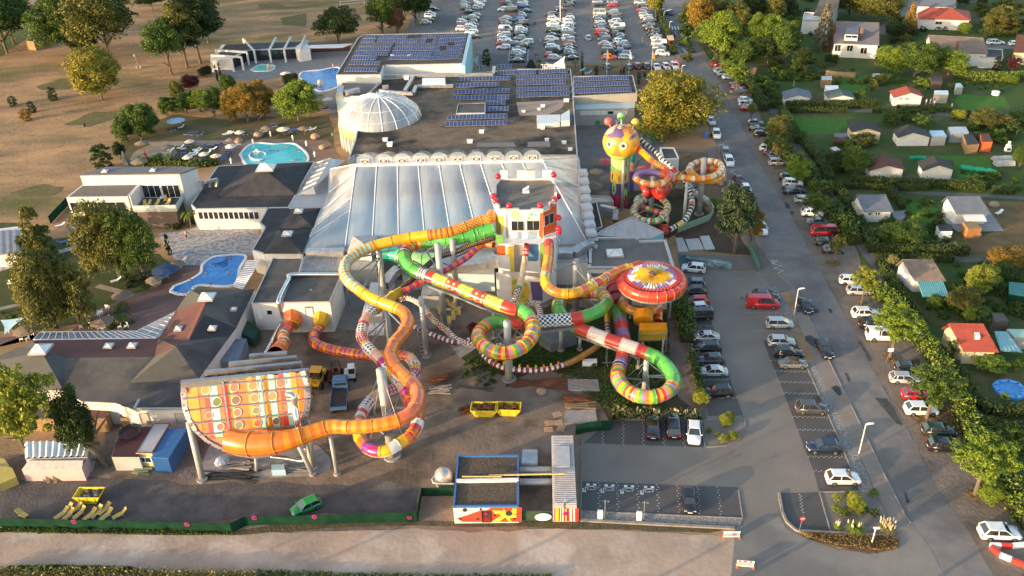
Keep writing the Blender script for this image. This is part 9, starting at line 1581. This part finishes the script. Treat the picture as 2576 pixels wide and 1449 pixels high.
for i,(x,y,m)in EN(((1210,1270,0),(1270,1290,0),(1330,1310,0),(1310,1385,1),(1360,1385,1),(1865,1360,2),(800,1235,1))):c=P('13',x,y);o=boxm((c.x,c.y,0),1.5 if m==0 else 1,1,1.3);sm('waste_bin',o,[mat('bin_yellow',(.6,.58,.05),(.5,.5,.05),1),mat('bin_green',(.05,.3,.1),.78,1),m_blue][m],f'{["yellow", "green", "blue"][m]} waste container near the big yellow tree, {ow(i)} counted','waste container')
st_=Thg('blue_stair','blue grey steel stair tower in front of the orange slide loop','stair',P('32',1660,670));h=7
for i in RG(12):mb=MB();c=P('32',1640,660).lerp(P('32',1640,660)+VV((-.6,3.5,0)),i/12);mb.box(c.x-.6,c.x+.6,c.y,c.y+.3,i*.5,i*.5+.08);mb.bd('step',mS,st_)
mb=MB();c=P('32',1640,660)
for s in(-.65,.65):mb.be((c.x+s,c.y,0),(c.x+s-.6,c.y+3.6,6.2),.08,.25);mb.be((c.x+s,c.y,1),(c.x+s-.6,c.y+3.6,7.2),.05,.05)
mb.bd('stringer',mat('stair_blue',(.16,.24,.33),.76,1),st_)
def HO(label,k,e1,ra,e2,rb,he,hr,rm,wm=None,wins=(),cat='garden house',over=.35,ch=None):
 E1=P(k,*e1,he);RA=P(k,*ra,hr);RB=P(k,*rb,hr);v=RB-RA;E2=P(k,*e2,he)if e2 else VV((RA.x+(RA.x-E1.x)*.3,RA.y+(RA.y-E1.y)*.3,he));t=Thg('house' if cat=='house' else 'garden_house',label,cat,tuple(((E1+E2)/2+v/2)*1.));t.location.z=0
 for a in(E1,E2):
  mb=MB();q=[a,a+v,RB,RA];nv_=(q[1]-q[0]).cross(q[2]-q[0]);q=q if nv_.z>0 else q[::-1];mb.add([p for p in q]+[tuple(p-VV((0,0,.14)))for p in q],[(0,1,2,3),(7,6,5,4)]+[(i,4+i,4+(i+1)%4,(i+1)%4)for i in RG(4)]);mb.bd('roof_slope',rm,t)
 d=v.normalized()*over;s=(E2-E1);s.z=0;s=s.normalized()*over;a,b=E1+d+s,E2+d-s;v2=v-d*2;m3=(RA+d)-VV((0,0,.15));dz=VV((0,0,-.12));a+=dz;b+=dz;vs=[(a.x,a.y,0),(b.x,b.y,0),b,m3,a];n2=[tuple(VV(p)+v2)for p in vs]
 MB().add(vs+n2,[(0,1,2,3,4),(9,8,7,6,5),(0,5,6,1),(1,6,7,2),(4,9,5,0)]).bd('wall',wm or mL,t)
 MB().be(RA+VV((0,0,.03)),RB+VV((0,0,.03)),.18,.08).bd('ridge_cap',rm,t)
 if e2:A3_,B3_=VV((a.x,a.y,0)),VV((b.x,b.y,0))
 else:A3_,B3_=VV((a.x,a.y,0)),VV((a.x,a.y,0))+v2
 for w in wins:win(t,A3_,B3_,k,*w)
 if ch:c=P(k,*ch,hr);MB().box(c.x-.35,c.x+.35,c.y-.3,c.y+.3,he,hr+1.).bd('chimney',mat('brick_chimney',(.22,.12,.08),.83,3),t)
 return t
r_bl=mat('blue_grey_tiles',(.10,.12,.15),(.13,.15,.18),.8,ro=.75,bu=.3);r_gg=mat('green_grey_felt',(.08,.11,.10),(.1,.13,.12),.6,ro=.85);r_red=mat('red_tiles',(.38,.07,.04),.80,.9,ro=.75,bu=.3);r_br=mat('brown_tiles',(.22,.17,.14),.77,.7,ro=.8,bu=.4);r_rb=mat('red_brown_felt',(.15,.06,.045),(.10,.055,.045),.6,ro=.85);m_cream=mat('cream_render',(.62,.52,.33),.89,1)
HO('white garden house with blue grey roof, left of two behind the clipped hedge','14',(178,975),(325,935),(458,968),(305,865),2.2,3.1,r_bl);HO('white garden house with green grey roof and two windows','14',(612,972),(765,938),(885,968),(722,872),2.2,3.1,r_gg,None,((738,985,763,1004),(797,987,822,1006)))
HO('white garden house with red roof and arched brown windows','14',(1262,962),(1430,912),(1560,955),(1385,848),2.4,3.5,r_red,None,((1315,965,1345,985),(1372,965,1403,985)));HO('cream garden house with black roof and two roof windows','14',(850,1302),(1010,1262),(1155,1308),(955,1188),2.3,3.3,mB,m_cream);HO('white garden house with big black gable before the greenhouses','14',(1305,1358),(1460,1305),(1640,1355),(1400,1230),2.2,3.6,mB,None,((1445,1358,1470,1375),(1540,1358,1565,1375)))
HO('white garden house with faded red brown roof','24',(1020,262),(1210,210),(1378,252),(1165,108),2.3,3.7,r_rb,None,((1093,262,1122,280),(1232,262,1262,280)));HO('white garden house with black roof and two small windows','24',(1550,262),(1715,205),(1870,255),(1655,115),2.3,3.7,mB,None,((1648,262,1670,278),(1792,262,1815,278)))
HO('white garden house with dark blue tiled roof and terrace','24',(970,668),(895,503),None,(1185,500),2.4,3.9,r_bl,None,((1010,672,1045,705),(1080,672,1130,700)));HO('white garden house with blue grey tiles and striped awning','24',(1880,688),(1785,520),None,(2115,518),2.4,4.,r_bl);CO('awning','orange and white striped awning before the tiled garden house','awning',dp('24',2.2,1935,692,2150,690,2185,760,1975,755),checkmat('awning_stripe',(.75,.3,.2),(.8,.75,.68),.5),.1,14,.03)
HO('garden house with brown tiled roof and teal awning','24',(1470,1348),(1345,1140),None,(1650,1140),2.4,4.2,r_br);CO('awning','teal corrugated awning below the brown tiled roof','awning',dp('24',2.3,1492,1350,1750,1350,1810,1500,1550,1505),mat('teal_sheet',(.10,.30,.32),(.13,.36,.36),1,ro=.5),.1,14,.08)
hs=HO('cream garden house with bright red roof and skylight','34',(1952,622),(1808,350),None,(2150,356),2.5,4.3,r_red,m_cream,((2080,640,2110,660),(2130,640,2160,662)));MB().pz(dp('34',3.6,2055,435,2105,435,2118,490,2070,492),3.3,3.75).bd('roof_window',mW,hs);CO('teal_canopy','light blue membrane canopy right of the bright red roof','canopy',dp('34',2.4,2255,425,2380,430,2535,630,2320,615),mat('sea_blue_sheet',(.18,.36,.40),(.22,.42,.45),1),.1,5,.06)
HO('large grey roofed house with dormer and brick chimney','14',(668,425),(682,208),None,(1120,225),4.2,7.5,mat('slate_mix',(.13,.14,.16),(.2,.16,.14),.25,ro=.8),None,((680,440,740,505),(800,445,860,505),(935,470,1000,530)),'house',ch=(950,300));dm=bld('dormer','dormer with two lit windows on the large grey roof','dormer',dp('14',6.8,800,255,925,258,912,345,782,340),6.8,mL,r_bl,rim=0,z0=5);win(dm,VV((P('14',782,340,6.8).x,P('14',782,340,6.8).y,0)),VV((P('14',912,345,6.8).x,P('14',912,345,6.8).y,0)),'14',788,348,905,375)
HO('large house with wide brown grey roof at the upper right','14',(1640,500),(1605,345),None,(2150,375),3.8,6,r_br,None,(),'house',ch=(1890,440));bld('flat_garage','white flat roofed garage beside the brown grey roof','garage',dp('14',2.8,2130,485,2335,495,2340,580,2115,572),2.8,mL,mD,rim=.2)
rh=Thg('house','white bungalow with red hipped roof at the top right','house',P('14',1760,260));q=Q('14',1500,185,3.4,2030,200,3.4,2010,110,3.4,1500,80,3.4);r1,r2=P('14',1640,75,5.6),P('14',1830,78,5.6);FR(rh,[([q[0],q[1],r2,r1],r_red),([q[1],q[2],r2],r_red),([q[2],q[3],r1,r2],r_red),([q[3],q[0],r1],r_red)],r_red);cq=sum(q,VV())/4;mb=MB();wq_=[cq+(p-cq)*.93 for p in q];mb.pz(wq_,0,3.35);mb.bd('wall',mL,rh);win(rh,*[VV((p.x,p.y,0))for p in wq_[:2]],'14',1675,212,1740,240);win(rh,*[VV((p.x,p.y,0))for p in wq_[:2]],'14',1835,218,1900,252,'shutter',mW,mW,0)
HO('tall white house with slate roof behind the red hipped one','14',(1495,60),(1500,-60),None,(1880,-50),5.5,8,r_bl,None,(),'house');HO('dark roofed white house behind the spruce','14',(470,150),(560,-60),None,(740,-40),4.5,8,mD,None,(),'house');HO('house with dark brown tiles cut by the right edge','14',(2440,515),(2480,345),None,(2700,350),3.6,6,r_rb,m_cream,(),'house');bld('flat_house','white flat house with roof terrace left of the spruce','house',dp('14',4,380,135,640,150,620,215,360,210),4,mL,mT,rim=.3,rimh=.6)
for i,(k,q,h,m,wm_,lb)in EN((('14',[585,845,715,845,720,885,600,890],2.2,mW,mW,'white flat annex behind the green grey roof'),('14',[1665,895,1800,895,1803,935,1662,932],2.3,mW,m_conc,'pale shed with white roof beside the people'),('14',[1625,755,1740,755,1745,810,1640,812],2.3,mD,mK,'dark open shed at the back of the allotments'),('14',[1870,822,1920,822,1950,860,1880,862],2,m_sail,m_conc,'small pale blue shed'),('14',[550,755,650,750,655,790,555,790],2.2,mT,mO,'little grey arched summer house'),('14',[1800,1255,1975,1252,2005,1310,1825,1310],2.4,m_foilw,mF,'large glass greenhouse with white roof'),('14',[1615,1290,1750,1288,1785,1345,1640,1350],2.2,m_sail,mT,'blue roofed shed beside the greenhouse'),('14',[675,1315,800,1315,805,1350,680,1352],2,r_bl,mK,'dark blue roofed trellis shed'),('14',[1950,1330,2040,1325,2110,1420,1990,1430],2.2,mB,mO,'timber shed with black roof near the red one'),('14',[2120,1320,2200,1318,2240,1400,2130,1400],2.4,r_rb,mat('bright_orange_wood',(.6,.12,.03),(.5,.1,.03),1),'bright orange red timber shed'),('24',[1690,800,1830,795,1845,860,1720,860],2.,mB,mW,'white half timbered play house'),('24',[1945,770,2060,760,2135,830,2000,840],2.,mO,mat('orange_wood',(.4,.19,.06),.81,1),'orange wooden garden shed on the slabs'),('24',[845,570,930,565,975,690,905,690],1.8,mat('cream_sheet',(.5,.45,.3),.81,1),mW,'cream lean-to beside the dark tiled house'),('24',[640,40,690,25,740,60,690,75],1.6,mT,mO,'small white roofed coop'),('34',[2235,245,2350,250,2400,330,2260,335],2.3,mD,mK,'dark garden shed with white verge boards'),('34',[2380,405,2600,410,2600,490,2450,485],2.1,mat('mint_sheet',(.3,.5,.42),.88,1),mT,'mint green corrugated shelter at the right edge'),('34',[2400,-60,2600,-40,2600,90,2400,60],2,mat('teal_tarp',(.03,.16,.15),(.05,.2,.18),1),m_mesh,'teal tarpaulin covered stand'),('13',[2300,640,2340,630,2370,670,2280,670],2.4,mD,mO,'small timber hut inside the wood'))):bld('garden_shed',lb+' in the gardens','shed',[P(k,q[j],q[j+1],h)for j in RG(0,8,2)],h,wm_,m,rim=0)
for i,(k,x,y,s,L)in EN((('24',2330,160,.9,4),('24',2350,205,.9,4),('14',1085,760,.9,1.6))):
 c=P(k,x,y);mb=MB();pr2=[(cos(a*.3927)*s,sin(a*.3927)*s*1.2)for a in RG(9)];mb.add([(c.x+xx*L,c.y+p[0],p[1])for xx in(-.5,.5)for p in pr2],[(j,j+1,9+j+1,9+j)for j in RG(8)]+[tuple(RG(9)),tuple(9+j for j in RG(9))]);sm('polytunnel',mb,m_foilw,['upper small white polytunnel in the gardens','lower small white polytunnel in the gardens','tiny arched greenhouse before the feathery tree'][i],'polytunnel')
mb=MB();rk=random.Random(5)
for i in RG(16):mb.sp(P('24',1950+i*20,230+i*3+rk.uniform(-4,4),.5),rk.uniform(.6,.85),7,5,sz=.7)
sm('green_netting',mb,mat('emerald_net',(.0,.25,.13),(.02,.32,.18),1.5),'long heap of emerald green netting on the lawn','netting');mb=MB();mb.tu(PL('24',[1420,135,1500,130,1580,132],1.),.35,6);sm('green_netting',mb,mat('emerald_net',(0,0,0)),'emerald net draped behind the black roofed white house','netting')
mb=MB();mb.lz([(.8,0),(.85,.1),(.01,.25)],P('24',2080,890),14);sm('trampoline',mb,m_sail,'round pale blue tub beside the orange shed','tub');c=P('14',2265,935);mb=MB();mb.lz([(1.,0),(1.,.9),(.01,.9)],c,14);sm('round_tank',mb,mW,'round white water tank on the big lawn edge','tank')
t=Thg('barbecue','white stone barbecue fireplace at the right of the gardens','barbecue',P('24',2385,70));mb=MB();mb.box(-.6,.6,-.4,.4,0,.9);mb.box(-.45,.45,-.3,.4,.9,1.5);mb.box(-.2,.2,-.1,.3,1.5,2.3);mb.bd('hearth',mW,t,lcl=True);MB().box(-.4,.4,-.42,-.3,.35,.8).bd('opening',mX,t,lcl=True)
for i in RG(6):x=-70+i*19;TR('tree just outside the lower edge of the picture','41',0,0,'41',0,0,1,'green',loc=VV((x,47+(i*5)%7,0)),Hh=12.5+(i*37%5)*.5)
for o in list(PROTO.values())+[LP]:
 for ch in list(o.children):bpy.data.objects.remove(ch)
 bpy.data.objects.remove(o)
